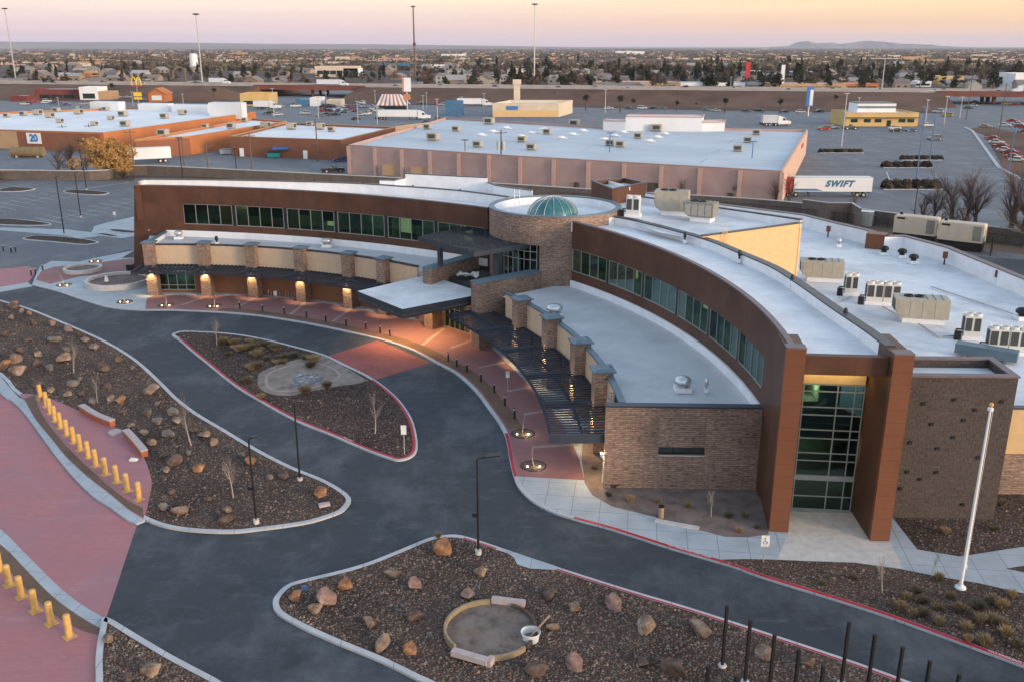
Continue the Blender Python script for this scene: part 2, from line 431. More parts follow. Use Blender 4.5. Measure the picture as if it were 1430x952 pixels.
def by_landmark(items, kind, marks):
    """label each (object, look) by how close it is to the nearest findable landmark"""
    b = {}
    for o, look in items:
        k = min(marks, key=lambda m: (marks[m] - o.location).length); b.setdefault(k, []).append(((marks[k] - o.location).length, o, look))
    for k, lst in b.items():
        lst.sort(key=lambda q: q[0])
        for i, (_, o, look) in enumerate(lst):
            o['label'] = f"{look}, {'' if i == 0 else ORD[i] + ' '}closest {kind} to {k}"
def structure(o): o['kind'] = 'structure'; return o
def light(kind, loc, energy, color, **kw):
    l = bpy.data.lights.new('lamp_light', kind); l.energy = energy; l.color = color
    for k, v in kw.items(): setattr(l, k, v)
    o = bpy.data.objects.new('lamp_light', l); COL.objects.link(o); o.location = loc; return o
WARM = (1., .66, .30)
# ================================================================== sky and light
SUN_EL, SUN_AZ = R(8), Vector((1, -.75, 0)).normalized()
w = bpy.data.worlds.new('World'); SC.world = w; w.use_nodes = True
t = w.node_tree; t.nodes.clear()
wo = t.nodes.new('ShaderNodeOutputWorld'); bg = t.nodes.new('ShaderNodeBackground'); t.links.new(bg.outputs[0], wo.inputs[0])
sky = t.nodes.new('ShaderNodeTexSky'); sky.sky_type = 'NISHITA'; sky.sun_disc = False
sky.sun_elevation = SUN_EL; sky.sun_rotation = math.atan2(SUN_AZ.x, SUN_AZ.y); sky.dust_density = 1.5; sky.ozone_density = 1.5
tc = t.nodes.new('ShaderNodeTexCoord'); sx = t.nodes.new('ShaderNodeSeparateXYZ'); t.links.new(tc.outputs['Generated'], sx.inputs[0])
def wramp(src, stops):
    r = t.nodes.new('ShaderNodeValToRGB'); e = r.color_ramp.elements
    while len(e) < len(stops): e.new(.5)
    for i, (p, c) in enumerate(stops): e[i].position = p; e[i].color = (*c, 1)
    t.links.new(src, r.inputs[0]); return r.outputs[0]
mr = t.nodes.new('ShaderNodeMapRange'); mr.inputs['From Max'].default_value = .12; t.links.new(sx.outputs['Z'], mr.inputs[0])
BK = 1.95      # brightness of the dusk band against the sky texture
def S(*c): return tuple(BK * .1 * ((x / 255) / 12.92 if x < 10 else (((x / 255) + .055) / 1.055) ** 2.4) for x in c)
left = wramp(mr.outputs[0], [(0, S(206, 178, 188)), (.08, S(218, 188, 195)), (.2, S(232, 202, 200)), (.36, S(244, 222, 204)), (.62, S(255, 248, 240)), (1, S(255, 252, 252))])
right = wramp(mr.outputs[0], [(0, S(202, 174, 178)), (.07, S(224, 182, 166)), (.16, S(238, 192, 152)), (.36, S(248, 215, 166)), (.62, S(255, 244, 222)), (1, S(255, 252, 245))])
ax = t.nodes.new('ShaderNodeMapRange'); ax.inputs['From Min'].default_value = -.35; ax.inputs['From Max'].default_value = .5; ax.interpolation_type = 'SMOOTHSTEP'; t.links.new(sx.outputs['X'], ax.inputs[0])
def wmix(f, a, b):
    m = t.nodes.new('ShaderNodeMix'); m.data_type = 'RGBA'; t.links.new(f, m.inputs[0]); t.links.new(a, m.inputs[6]); t.links.new(b, m.inputs[7]); return m.outputs[2]
band = wmix(ax.outputs[0], left, right)
# thin cloud streaks in the dusk band
mp = t.nodes.new('ShaderNodeMapping'); mp.inputs['Scale'].default_value = (3, 3, 110); t.links.new(tc.outputs['Generated'], mp.inputs[0])
nz = t.nodes.new('ShaderNodeTexNoise'); nz.inputs['Scale'].default_value = 1.2; nz.inputs['Detail'].default_value = 4; t.links.new(mp.outputs[0], nz.inputs[0])
st = wramp(nz.outputs[0], [(.3, (.955, .95, .965)), (.7, (1.04, 1.045, 1.03))])
mm = t.nodes.new('ShaderNodeMix'); mm.data_type = 'RGBA'; mm.blend_type = 'MULTIPLY'; mm.inputs[0].default_value = 1
t.links.new(band, mm.inputs[6]); t.links.new(st, mm.inputs[7]); band = mm.outputs[2]
hi = t.nodes.new('ShaderNodeMapRange'); hi.inputs['From Min'].default_value = .12; hi.inputs['From Max'].default_value = .6; hi.interpolation_type = 'SMOOTHSTEP'; t.links.new(sx.outputs['Z'], hi.inputs[0])
gain = t.nodes.new('ShaderNodeVectorMath'); gain.operation = 'SCALE'; gain.inputs['Scale'].default_value = SKYG = 1.0; hs_ = t.nodes.new('ShaderNodeHueSaturation'); hs_.inputs['Saturation'].default_value = .74; t.links.new(sky.outputs[0], hs_.inputs['Color']); t.links.new(hs_.outputs[0], gain.inputs[0])
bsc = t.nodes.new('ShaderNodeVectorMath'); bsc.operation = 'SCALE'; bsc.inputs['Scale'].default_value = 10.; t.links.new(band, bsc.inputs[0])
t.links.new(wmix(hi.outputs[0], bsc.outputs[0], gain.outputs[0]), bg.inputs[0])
bg.inputs[1].default_value = .15
sun = bpy.data.lights.new('sun', 'SUN'); sun.energy = .9; sun.angle = R(14); sun.color = (1, .72, .48)
so = bpy.data.objects.new('sun', sun); COL.objects.link(so); so.location = (300, -100, 200)
so.rotation_euler = (-(SUN_AZ * math.cos(SUN_EL) + Vector((0, 0, math.sin(SUN_EL))))).to_track_quat('-Z', 'Y').to_euler()
SC.view_settings.view_transform = 'Standard'; SC.view_settings.look = 'None'; SC.view_settings.gamma = 1.0
SC.view_settings.exposure = 2.1; SC.view_settings.use_curve_mapping = False
SC.render.engine = 'CYCLES'
cy = SC.cycles; cy.use_denoising = True; cy.max_bounces = 6; cy.diffuse_bounces = 3; cy.glossy_bounces = 3; cy.transmission_bounces = 4; cy.transparent_max_bounces = 16; cy.volume_bounces = 0
cy.sample_clamp_indirect = 4.0; cy.caustics_reflective = False; cy.caustics_refractive = False

# ================================================================== ground
def sheet(name, mat, poly, z):
    m = MB(); m.prism(poly, None, z); o = m.build(name, mat); return structure(o)
m = MB()
xs = [-60000, -20000, -6000, -2000, -700, 0, 700, 2000, 6000, 20000, 60000]
ys = [-3000, -400, 0, 250, 500, 1000, 2500, 6000, 20000, 70000]
for i in range(len(xs) - 1):
    for j in range(len(ys) - 1): m.quad([(xs[i], ys[j], -.06), (xs[i + 1], ys[j], -.06), (xs[i + 1], ys[j + 1], -.06), (xs[i], ys[j + 1], -.06)])
structure(m.build('ground', 'desert_ground'))
sheet('driveway', 'new_asphalt', [(-75, 5), (60, 5), (130, 20), (130, 110), (60, 140), (-60, 140), (-75, 100)], 0)
sheet('parking_lot', 'lot_asphalt', [(-260, 100), (-75.0, 100), (-60, 140), (60, 140), (130, 110), (130, 160), (70, 168.), (51, 178), (-54, 219), (-92, 222), (-260, 219)], -.004)
sheet('store_lot', 'old_asphalt', [(-420, 221), (-92, 226), (-53, 222), (52, 180), (68, 168.5), (132, 122), (560, 30), (560, 372), (228, 441), (100, 466), (-5, 506), (-165, 526), (-480, 590)], -.01)

KB = [(45, 399), (80, 408), (115, 420), (150, 430), (190, 434), (240, 434.5), (300, 437), (350, 441), (400, 448), (450, 457), (500, 468), (540, 478), (575, 490), (605, 506), (635, 522), (662, 546), (681, 571), (696, 592), (706, 612), (711, 640), (716, 662), (724, 682), (744, 702), (770, 716), (800, 726), (855, 741), (936, 767), (1018, 791), (1062, 807), (1166, 839), (1234, 861), (1298, 884), (1371, 911), (1430, 933), (1500, 960)]
kb = smooth(px(*KB), 4)
slab = [Vector(p) for p in kb] + [Vector((52, 40, 0)), Vector((62, 60, 0)), Vector((60, 100, 0)), Vector((40, 128, 0)), Vector((-30, 136, 0)), Vector((-58, 134, 0))] + px((187, 351), (140, 360), (110, 367), (72, 366), (56, 374), (50, 386))
m = MB(); m.prism(slab, -.05, .125); structure(m.build('sidewalk', 'walk_concrete'))
m = MB(); m.strip(kb, .004, .32, -.04, .137); structure(m.build('kerb', 'kerb_concrete'))
def near(p, line): return min(range(len(line)), key=lambda i: (line[i] - p).length)
def sub(a, b): return kb[near(at(*a), kb):near(at(*b), kb) + 1]
simple('strip_concrete', (.30, .235, .205), .85, .15, 2, coord='world')
# rose paving between kerb and building
INNER = px((816, 672), (808, 640), (790, 600), (760, 560), (720, 520), (690, 490), (662, 468), (626, 458), (560, 445), (494, 432), (430, 421), (362, 415), (293, 414), (217, 414), (205, 418))
P = [p for p in offset(sub((205, 434), (717, 668)), .32)] + INNER
sheet('rose_walk', 'walk_paving', P, .131)
sheet('rose_walk', 'walk_paving', px((50, 392), (58, 380), (75, 374), (112, 371), (187, 362), (188, 384), (150, 384), (110, 388), (70, 398)), .131)
sheet('crossing', 'rose_paving', px((-60, 392), (0, 376), (40, 372), (50, 376), (46, 386), (40, 394), (0, 401), (-60, 410)), .004)
sheet('road_apron', 'walk_concrete', px((-60, 410), (0, 401), (38, 394.5), (46, 400), (0, 408), (-60, 420)), .004)
sheet('crossing', 'crossing_brick', px((457, 497), (528, 475), (602, 506), (526, 529.5)), .005)
m = MB(); m.flat(sub((300, 437), (702, 603)), .5, 1.75, .136); structure(m.build('brick_band', 'band_brick'))
# radial concrete strips across the rose paving
m = MB(); kc = Vector((-45.7, 60.8, 0))
for a, b in (((293, 414), (238, 433)), ((430, 421), (398, 447)), ((362, 415), (318, 437)), ((494, 430), (455, 457)), ((620, 460), (580, 491)), ((715, 505), (645, 520)), ((750, 540), (682, 553)), ((765, 575), (702, 585)), ((808, 622), (712, 628)), ((668, 473), (612, 494))):
    A, B = at(*a), at(*b); d = (B - A).normalized(); B2 = B - d * 1.9
    m.flat([A, B2], -.22, .22, .1335)
structure(m.build('paving_strip', 'strip_concrete'))
m = MB()
m.flat(sub((707, 606), (717, 665)), .03, .30, .1415); m.flat(sub((803, 727), (1430, 933)), .03, .30, .1415)
structure(m.build('red_kerb', 'red_paint'))
# gravel beds round the building
for nm, pts, mat in (('gravel_bed', [(816, 600), (812, 640), (816.5, 676), (827, 693), (855, 709), (912, 723), (925, 727), (977, 742), (1013, 751.5), (1045, 752), (1073, 748), (1066, 680), (840, 676), (842, 610)], 'fine_soil'),
                 ('gravel_bed', [(1246, 724), (1281, 769), (1340, 779), (1430, 765), (1480, 758), (1480, 680), (1390, 690), (1380, 720)], 'brown_gravel'),
                 ('gravel_bed', [(1404, 796), (1440, 790), (1500, 786), (1500, 812), (1440, 803)], 'brown_gravel')):
    sheet(nm, mat, px(*pts), .134)
lo = px((1002, 783.5), (1040, 782.5), (1073, 783), (1131, 785.6), (1193, 787.6), (1254, 796), (1316, 808), (1365, 816), (1430, 830.6), (1500, 848))
sheet('gravel_bed', 'brown_gravel', lo + list(reversed(offset(sub((1012, 790), (1490, 956)), .34))), .134)
m = MB(); m.prism(px((1104, 716), (1196, 719), (1200, 735), (1216, 759), (1243, 760), (1262, 796), (1193, 787), (1131, 785), (1085, 783), (1098, 752)), None, .1295); structure(m.build('forecourt', 'pale_concrete'))
m = MB(); m.base((at(945, 735).x, at(945, 735).y, .13), (2.9, .35, .12), R(-22)); structure(m.build('bed_edging', 'pale_concrete'))

def bed(name, mat, outer, kerb=True, w=.34, red=None):
    pts = smooth(px(*outer), 3, True)
    m = MB(); m.prism(pts, -.04, .12); structure(m.build('bed_base', 'kerb_concrete'))
    ar = sum(a.x * b.y - b.x * a.y for a, b in zip(pts, pts[1:] + pts[:1])); sg = 1 if ar > 0 else -1
    m = MB(); m.strip(pts, .006 * sg, w * sg, .0, .14, closed=True); structure(m.build('kerb', 'kerb_concrete'))
    m = MB(); m.prism(offset(pts, w * sg, True), None, .128); structure(m.build(name, mat))
    return pts, sg
LEFT = [(-70, 398), (0, 420), (40, 431.5), (79, 447), (117, 463), (153, 480), (186, 500), (208, 518), (232, 541), (247, 556), (274, 577), (314, 601), (360, 628.5), (408, 653), (449, 669.5), (474, 683), (488, 694), (490, 701), (485, 709), (474, 717.7), (437, 730), (400, 736.5), (360, 741.5), (325, 745), (275, 743.5), (234, 738), (202, 727), (179, 712), (154, 691), (123, 667), (93, 639), (71, 612), (49, 585), (35, 560), (16, 544), (0, 525), (-70, 470)]
bed('gravel_bed', 'brown_gravel', LEFT)
RIGHT = [(381, 844), (386, 832), (400, 819), (421, 811.5), (477, 798), (514, 787), (557, 770), (600, 752.5), (624, 748.6), (643, 749), (668, 756), (714, 771.5), (780, 794), (871, 823), (962, 850), (1053, 879.5), (1143, 909), (1216, 934), (1262, 951), (1400, 1005), (1400, 1060), (760, 1060), (620, 970), (581, 950), (544, 931.5), (514, 918), (467, 899), (421, 878), (388, 859)]
pr, sg = bed('gravel_bed', 'brown_gravel', RIGHT)
m = MB()
i0, i1 = near(at(790, 798), pr), near(at(1262, 951), pr); m.flat(pr[i0:i1 + 1], sg * .2, sg * .33, .1445)
i0, i1 = near(at(648, 750), pr), near(at(700, 767), pr); m.flat(pr[i0:i1 + 1], sg * .2, sg * .33, .1445)
structure(m.build('red_kerb', 'red_paint'))
sheet('kerb_ramp', 'walk_concrete', px((700, 768), (714, 772.5), (775, 792), (776, 798), (740, 796), (722, 790), (718, 781)), .146)
ISL = [(240, 469.5), (245, 466), (257, 463.5), (300, 465), (340, 469), (381, 477), (422, 487.5), (455, 497), (482, 510), (515, 526), (537, 541), (558, 560), (575, 585), (582, 609), (583, 628), (575, 639), (558, 644), (542, 641), (504, 627), (463, 609), (422, 593), (389, 576.6), (362, 557.5), (340, 544), (328, 525), (300, 507), (273, 489), (254, 477)]
ISL[22:28] = [(362, 561), (335, 545), (312, 528), (289, 509), (268, 492), (252, 478)]
pi, sg = bed('gravel_bed', 'dark_gravel', ISL)
m = MB(); i0, i1 = near(at(520, 530), pi), near(at(250, 476), pi); m.flat(pi[i0:i1 + 1], sg * .16, sg * .40, .1445); structure(m.build('red_kerb', 'red_paint'))
LOW = [(148, 863), (192, 888), (234, 913), (275, 935), (305, 951), (340, 975), (360, 1010), (130, 1020), (134, 960), (134, 918), (140, 880)]
bed('gravel_bed', 'brown_gravel', LOW)
# concrete pad with pebbles in the island
c = at(424, 530)
pad = smooth(px((360, 531), (366, 520), (400, 507), (445, 498), (462, 504), (484, 515), (508, 530), (504, 536), (470, 541), (428, 549), (404, 554), (376, 551), (362, 542)), 4, True)
simple('pad_soil', (.185, .15, .125), .95, .35, 1.4, coord='world', big=(.9, (.25, .215, .19)), bump=.6)
sheet('soil_pad', 'pad_soil', pad, .133)
inn = smooth(px((374, 535), (380, 522), (410, 512), (445, 510), (468, 520), (470, 530), (440, 541), (405, 547), (382, 545)), 4, True)
m = MB(); m.strip(inn, 0, .28, .10, .16, closed=True); structure(m.build('pad_edging', 'strip_concrete'))
sheet('pebble_patch', 'grey_pebbles', smooth(px((408, 538), (410, 528), (424, 522), (444, 524), (452, 531), (440, 537), (424, 542)), 3, True), .138)
# rose paving at lower left, flush with the driveway
UP = [(-70, 470), (0, 549), (16, 560), (35, 579), (57, 609), (79, 639), (104, 669), (131, 695), (154, 710), (176, 726), (191, 733)]
LO = [(-70, 690), (0, 738), (27, 764), (63, 800), (93, 828), (124, 850), (148, 863)]
sheet('rose_plaza', 'rose_paving', smooth(px(*UP), 3) + px((176, 778), (157, 836)) + list(reversed(smooth(px(*LO), 3))), .004)
up = smooth(px(*UP), 3); upo = smooth(px((-50, 462), (16, 545), (35, 561), (49, 586), (71, 613), (93, 640), (123, 668), (154, 692), (179, 713), (203, 728)), 3)
m = MB(); lo_ = smooth(px(*LO), 3); loo = smooth(px((-70, 712), (0, 759), (36, 794.6), (71, 830), (104, 855), (128, 870), (141, 877)), 3)
P = up + list(reversed(upo)); m.prism(P, -.03, .135); structure(m.build('paving_edge', 'walk_concrete'))
m = MB(); m.prism(lo_ + list(reversed(loo)), -.03, .01); structure(m.build('paving_edge', 'walk_concrete'))
LENS = px((27, 551), (49, 552.5), (70, 558), (90, 566), (115, 577), (140, 587), (161, 598), (186, 615), (202, 642), (212, 672), (210, 691), (205, 715), (200, 726)) 
sheet('rose_plaza', 'rose_paving', smooth(LENS, 3) + list(reversed(upo[6:])), .142)
strip_in = smooth(px((49, 553), (60, 582), (90, 621), (123, 654), (153, 681), (178, 700), (200, 711)), 3)
m = MB(); m.prism(strip_in + list(reversed(smooth(px((34, 558), (49, 585), (71, 612), (93, 639), (123, 667), (154, 691), (179, 712), (201, 725)), 3))), None, .147); structure(m.build('brick_band', 'band_brick'))
sheet('rose_plaza', 'rose_paving', px((-70, 712), (0, 759), (36, 794.6), (71, 830), (104, 855), (128, 870), (141, 878), (134, 918), (135, 960), (134, 1040), (-100, 1040)), .006)
m = MB(); m.prism(loo + list(reversed(smooth(px((-70, 735), (0, 786), (30, 815), (64, 849), (98, 872), (121, 882), (138, 886)), 3))), None, .011); structure(m.build('brick_band', 'band_brick'))
# kerb lettering
def lettering(text, p0, p1, size, mat, z, parent=None, name='lettering'):
    cu = bpy.data.curves.new(name, 'FONT'); cu.body = text; cu.size = size; cu.align_x = 'LEFT'; cu.align_y = 'BOTTOM'
    o = bpy.data.objects.new(name, cu); COL.objects.link(o); cu.materials.append(MATS[mat])
    o.location = (p0.x, p0.y, z); o.rotation_euler = (0, 0, math.atan2(p1.y - p0.y, p1.x - p0.x)); return o
def as_mesh(o):
    """turn lettering into a mesh object of the same name, place and parent"""
    me = bpy.data.meshes.new_from_object(o); q = bpy.data.objects.new('lettering', me); COL.objects.link(q)
    q.parent = o.parent; q.location = o.location; q.rotation_euler = o.rotation_euler
    if o.parent: q.matrix_parent_inverse = o.matrix_parent_inverse
    c = o.data; bpy.data.objects.remove(o); bpy.data.curves.remove(c); q.name = 'lettering'; return q
for a, b, tx, gp in (((931, 764.6), (1018, 791), 'NO PARKING FIRE LANE', .06), ((1378, 913), (1430, 933), 'NO PARKING FIRE LANE', .06), ((475, 613.5), (504, 626.5), 'FIRE LANE', .19)):
    A, B = at(*a), at(*b); d = (B - A).normalized(); nn = Vector((-d.y, d.x, 0))
    o = lettering(tx, A + nn * gp, B + nn * gp, .26, 'white_paint', .146); o = as_mesh(o); o.name = 'kerb_lettering'; structure(o)
# ------------------------------------------------------------------ markings of the left lot
m = MB()
def stripe(a, b, w=.12, z=.002):
    A, B = at(*a), at(*b); m.flat([A, B], -w / 2, w / 2, z)
def stalls(c0, c1, k, hv, line=True):
    """stall lines crossing a centre line of the lot"""
    if line: stripe(c0, c1, .1, .002)
    for i in range(k + 1):
        x, y = c0[0] + (c1[0] - c0[0]) * i / k, c0[1] + (c1[1] - c0[1]) * i / k
        stripe((x - hv[0], y - hv[1]), (x + hv[0], y + hv[1]), .1, .0028)
stalls((-70, 305), (91, 271), 11, (20, 3.6)); stalls((70, 308), (190, 281), 8, (21, 3.8)); stalls((30, 322), (70, 309), 3, (16, 2.8), False); stalls((120, 263), (190, 254), 7, (9, -1.8), False); stalls((10, 262), (75, 252), 6, (12, 1.8), False)
structure(m.build('parking_line', 'worn_white'))
sheet('sidewalk', 'walk_concrete', px((0, 318), (40, 319), (95, 321), (130, 325), (140, 330), (110, 333), (95, 330), (40, 325), (0, 322)), .006)
sheet('sidewalk', 'walk_concrete', px((132, 316), (150, 311), (187, 303), (187, 330), (170, 333), (140, 330), (128, 324)), .0065)
for pts in ([(32, 335), (42, 331), (56, 329.5), (105, 333), (138, 338.5), (126, 342), (112, 342.5), (70, 338.5)], [(88, 269), (100, 266), (130, 267), (153, 270), (140, 273), (110, 272)], [(0, 265), (20, 262), (50, 264.5), (30, 268), (0, 268.5)], [(-10, 308), (10, 306), (60, 311), (72, 314), (50, 316), (-10, 314)], [(150, 322), (164, 321), (192, 324), (188, 327), (160, 325)], [(132, 327), (150, 327), (168, 331), (150, 331)]):
    P_ = smooth(px(*pts), 3, True); ar = sum(a.x * b.y - b.x * a.y for a, b in zip(P_, P_[1:] + P_[:1])); sg = 1 if ar > 0 else -1
    m = MB(); m.prism(P_, -.02, .13); structure(m.build('lot_island', 'kerb_concrete')); sheet('gravel_bed', 'dark_gravel', offset(P_, .3 * sg, True), .134)
# strip of bare soil under the stone fence, left
sheet('soil_strip', 'bare_soil', px((-120, 262), (0, 256), (40, 250), (187, 254), (187, 247), (0, 249), (-120, 252)), .003)
sheet('soil_strip', 'bare_soil', [(51, 177), (66, 166), (84, 147), (130, 108), (126, 100), (78, 136), (60, 155), (46, 168)], .003)
# ================================================================== the building
B = thing('civic_building', 'large curved two storey building with stone rotunda, brown metal walls and white roofs', 'building', (4.8, 102.8, 0))
def part(mb, name, mats, parent=None, **k): return mb.build(name, mats, parent or B, local=False, **k)
RFc, RFr = (-44.7, 60.2), 61.98
RF = arc(RFc, RFr, 34.6, -6.6, 40)
LFc, LFr = (-56.4, 35), 87.5
LF = arc(LFc, LFr, 85.8, 52.2, 40)
LWc, LWr = (-43, 64.6), 48.8
LW = arc(LWc, LWr, 93.5, 48.6, 30)
RWc, RWr = (-54.6, 59.1), 62.1
RW = arc(RWc, RWr, 29.7, .8, 24)
RB = smooth([at(x, y, 12.62) for x, y in ((861, 302), (897, 309), (984, 332), (1033, 351), (1080, 371), (1107, 387), (1135, 406), (1162, 425), (1189, 443), (1216, 461), (1244, 482))], 5)
LB = smooth([at(x, y, 13.2) for x, y in ((196, 252), (210, 250.5), (340, 252), (480, 255.5), (560, 260), (640, 266), (712, 275))], 6)
def resample(P, n):
    L = [0.]
    for a, b in zip(P, P[1:]): L.append(L[-1] + (b - a).length)
    out = []
    for i in range(n + 1):
        t = L[-1] * i / n; j = max(k for k in range(len(L)) if L[k] <= t + 1e-6); j = min(j, len(P) - 2)
        out.append(P[j].lerp(P[j + 1], (t - L[j]) / max(1e-6, L[j + 1] - L[j])))
    return out
flat3 = lambda P: [Vector((p.x, p.y, 0)) for p in P]
RB = resample(flat3(RB), 40); LB = resample(flat3(LB), 40)
# --- right upper wing
iw = 34                          # windows end where the stone wing meets the wall
m = MB(); m.strip(RF, 0, .4, 9.75, 12.5); part(m, 'upper_wall', 'brown_panel')
m = MB(); m.strip(RF[:iw + 1], .01, .4, 4.5, 7.3); part(m, 'lower_wall', 'brown_panel')
m = MB(); m.strip(RF[iw:], .005, .4, 0, 9.748); part(m, 'end_wall', 'brown_panel')
m = MB(); m.loft(RF, RB, 12.0, 11.7); part(m, 'roof', 'white_membrane')
m = MB(); m.strip(RF, .02, .42, 12.502, 12.62); part(m, 'edge_trim', 'mauve_coping')
m = MB(); m.strip(RF, .43, .50, 12.0, 12.5); part(m, 'roof_upstand', 'white_flashing')
m = MB(); m.strip(RB, -.3, 0, 11.5, 12.5); part(m, 'parapet', 'white_flashing')
m = MB(); m.strip(RB, -.36, .34, 12.502, 12.62); part(m, 'coping', 'dark_coping')
m = MB(); m.strip(RB[:33], 0.01, .3, 5, 12.45); part(m, 'back_wall', 'amber_stucco')
m = MB(); e0, e1 = RB[0], RF[0]; m.strip([RF[0], RB[0]], 0.0, .3, 11.5, 12.5); part(m, 'parapet', 'white_flashing')
# --- left upper wing
jl = 5                          # solid brown panel before the window strip
m = MB(); m.strip(LF, 0, .4, 10.2, 12.5); part(m, 'upper_wall', 'brown_panel')
m = MB(); m.strip(LF, .01, .4, 5, 7.5); part(m, 'lower_wall', 'brown_panel')
# battered solid end of the left wing
m = MB()
a, b = LF[0], LF[jl]; e = Vector((-1.5, -.15, 0))
for p0, p1, t0 in ((a, b, 0),):
    fr = [(a.x + e.x, a.y + e.y, 0), (b.x, b.y, 0), (b.x, b.y, 10.198), (a.x + e.x * .17, a.y, 10.198), (a.x, a.y, 12.49), (b.x, b.y, 12.49)]
    bk = [(x + .3, y + 9, z) for x, y, z in fr]
    m.mesh(fr + bk, [(0, 1, 2, 3), (6, 9, 8, 7), (0, 3, 9, 6), (1, 7, 8, 2), (3, 2, 8, 9)])
part(m, 'end_wall', 'brown_panel')
m = MB(); bk = LB[0]; m.mesh([(a.x + e.x * .17, a.y, 10.2), (a.x, a.y, 12.49), (bk.x, bk.y, 12.49), (bk.x + e.x * .17, bk.y, 10.2)], [(0, 1, 2, 3)])
m.strip([LB[0], LF[0]], 0, .3, 8, 12.5); part(m, 'end_wall', 'brown_panel')
m = MB(); m.loft(LF, LB, 12.1, 12.0); part(m, 'roof', 'white_membrane')
m = MB(); m.strip(LF, .02, .42, 12.502, 12.60); part(m, 'edge_trim', 'mauve_coping')
m = MB(); m.strip(LB, -.3, 0, 12.0, 13.15); part(m, 'parapet', 'white_flashing')
m = MB(); m.strip(LB, -.36, .06, 13.152, 13.26); part(m, 'coping', 'dark_coping')
m = MB(); m.strip(LB, .01, .3, 3, 13.1); part(m, 'back_wall', 'amber_stucco')
# back portion of the left wing: lower white roofs behind the parapet
bp = [at(x, y, 12.6) for x, y in ((530, 253.5), (552, 254), (566, 250.5), (668, 256), (680, 256.5), (692, 261), (712, 264), (742, 268))]
for (i0, i1, zt) in ((0, 2, 12.7), (2, 4, 13.3), (4, 7, 12.7)):
    m = MB(); P_ = [Vector((bp[i].x, bp[i].y, 0)) for i in range(i0, i1 + 1)]; m.strip(P_, 0, .3, 5, zt); part(m, 'parapet', 'white_flashing')
    m = MB(); m.strip(P_, -.05, .36, zt + .002, zt + .1); part(m, 'coping', 'dark_coping')
m = MB(); m.prism([p for p in LB[16:]] + [Vector((b.x, b.y, 0)) for b in reversed(bp)], None, 11.6); part(m, 'roof', 'white_membrane')
# --- window strips: each bay of panes is a part with its frame
def window_bay(P, z0, z1, d=.16, nb=True, rails=()):
    m = MB(); m.strip(P, d, d + .03, z0 + .08, z1 - .08); g = part(m, 'window', 'window_glass')
    m = MB()
    for p, q in zip(offset(P, d - .05), offset(P, d + .06)):
        v = (q - p); t = Vector((-v.y, v.x, 0)).normalized() * .035
        m.mesh([(*(p + t).xy, z0 + .08), (*(p - t).xy, z0 + .08), (*(q - t).xy, z0 + .08), (*(q + t).xy, z0 + .08), (*(p + t).xy, z1 - .08), (*(p - t).xy, z1 - .08), (*(q - t).xy, z1 - .08), (*(q + t).xy, z1 - .08)],
               [(0, 1, 5, 4), (1, 2, 6, 5), (2, 3, 7, 6), (3, 0, 4, 7)])
    m.strip(P, d - .06, d + .07, z0, z0 + .08); m.strip(P, d - .06, d + .07, z1 - .08, z1)
    for r in rails: m.strip(P, d - .04, d + .05, r - .035, r + .035)
    part(m, 'frame', 'mullion_metal', g); return g
simple('blind_pale', (.30, .31, .25), .9, .1, 2)
simple('blind_dark', (.05, .055, .055), .9, .1, 2)
BLR = random.Random(5)
def bays(F, n, z0, z1, braced):
    Q_ = resample(F, n * 13); Q = []
    for k in range(n): Q += [Q_[k * 13 + i] for i in (0, 3, 6, 9, 12)]
    Q.append(Q_[-1])
    for k in range(n):
        window_bay(Q[k * 5:k * 5 + 5], z0, z1)
        for i in range(4):
            if BLR.random() < .34:
                m = MB(); m.strip(Q[k * 5 + i:k * 5 + i + 2], .30, .33, z1 - (z1 - z0) * BLR.choice((.3, .5, .9)), z1 - .05); part(m, 'blind', BLR.choice(('blind_pale', 'blind_dark')))
        m = MB(); m.strip(Q[k * 5 + 4:k * 5 + 6], .12, .3, z0, z1); part(m, 'mullion_panel', 'black_metal')
        if k in braced:
            a_, b_, c_ = offset(Q[k * 5:k * 5 + 6], .42)[0], offset(Q[k * 5:k * 5 + 6], .42)[2], offset(Q[k * 5:k * 5 + 6], .42)[4]
            m = MB(); m.tube((a_.x, a_.y, z0), (b_.x, b_.y, z1), .13, n=4); m.tube((b_.x, b_.y, z1), (c_.x, c_.y, z0), .13, n=4); part(m, 'brace', 'mullion_metal')
bays(RF[:iw + 1], 6, 7.3, 9.75, (2,)); bays(LF[jl:], 6, 7.5, 10.2, (3,))
for F, zf, zc, nl in ((RF[:iw + 2], 7.0, 10.3, 16), (LF[jl - 1:], 7.2, 10.6, 16)):
    m = MB(); m.strip(F, 3.6, 3.8, zf, zc); part(m, 'room_wall', 'room_wall')
    m = MB(); m.strip(F, .42, 3.6, zf - .2, zf); part(m, 'room_floor', 'room_floor')
    m = MB(); m.strip(F, .42, 3.6, zc, zc + .15); part(m, 'room_ceiling', 'room_wall')
    Q = resample(offset(F, 2.), nl); m = MB(); random.seed(3)
    for i in range(1, nl):
        if random.random() < .55: m.box((Q[i].x, Q[i].y, zc - .06), (.9, .5, .05))
    part(m, 'ceiling_light', 'room_lamp')
    Q = resample(offset(F, 3.55), 30); m = MB()
    for i in (4, 9, 13, 20, 26): m.strip(Q[i:i + 2], -.06, 0, zf + .4, zf + 2.6)
    part(m, 'lit_panel', 'room_light')
m = MB()
for F, zf, zc in ((RF[:iw + 1], 7.0, 10.3), (LF[jl:], 7.2, 10.6)):
    Q = resample(offset(F, 2.6), 11)
    for p in Q[1:-1]: m.base((p.x, p.y, zf), (.35, .35, zc - zf))
part(m, 'column', 'room_wall')
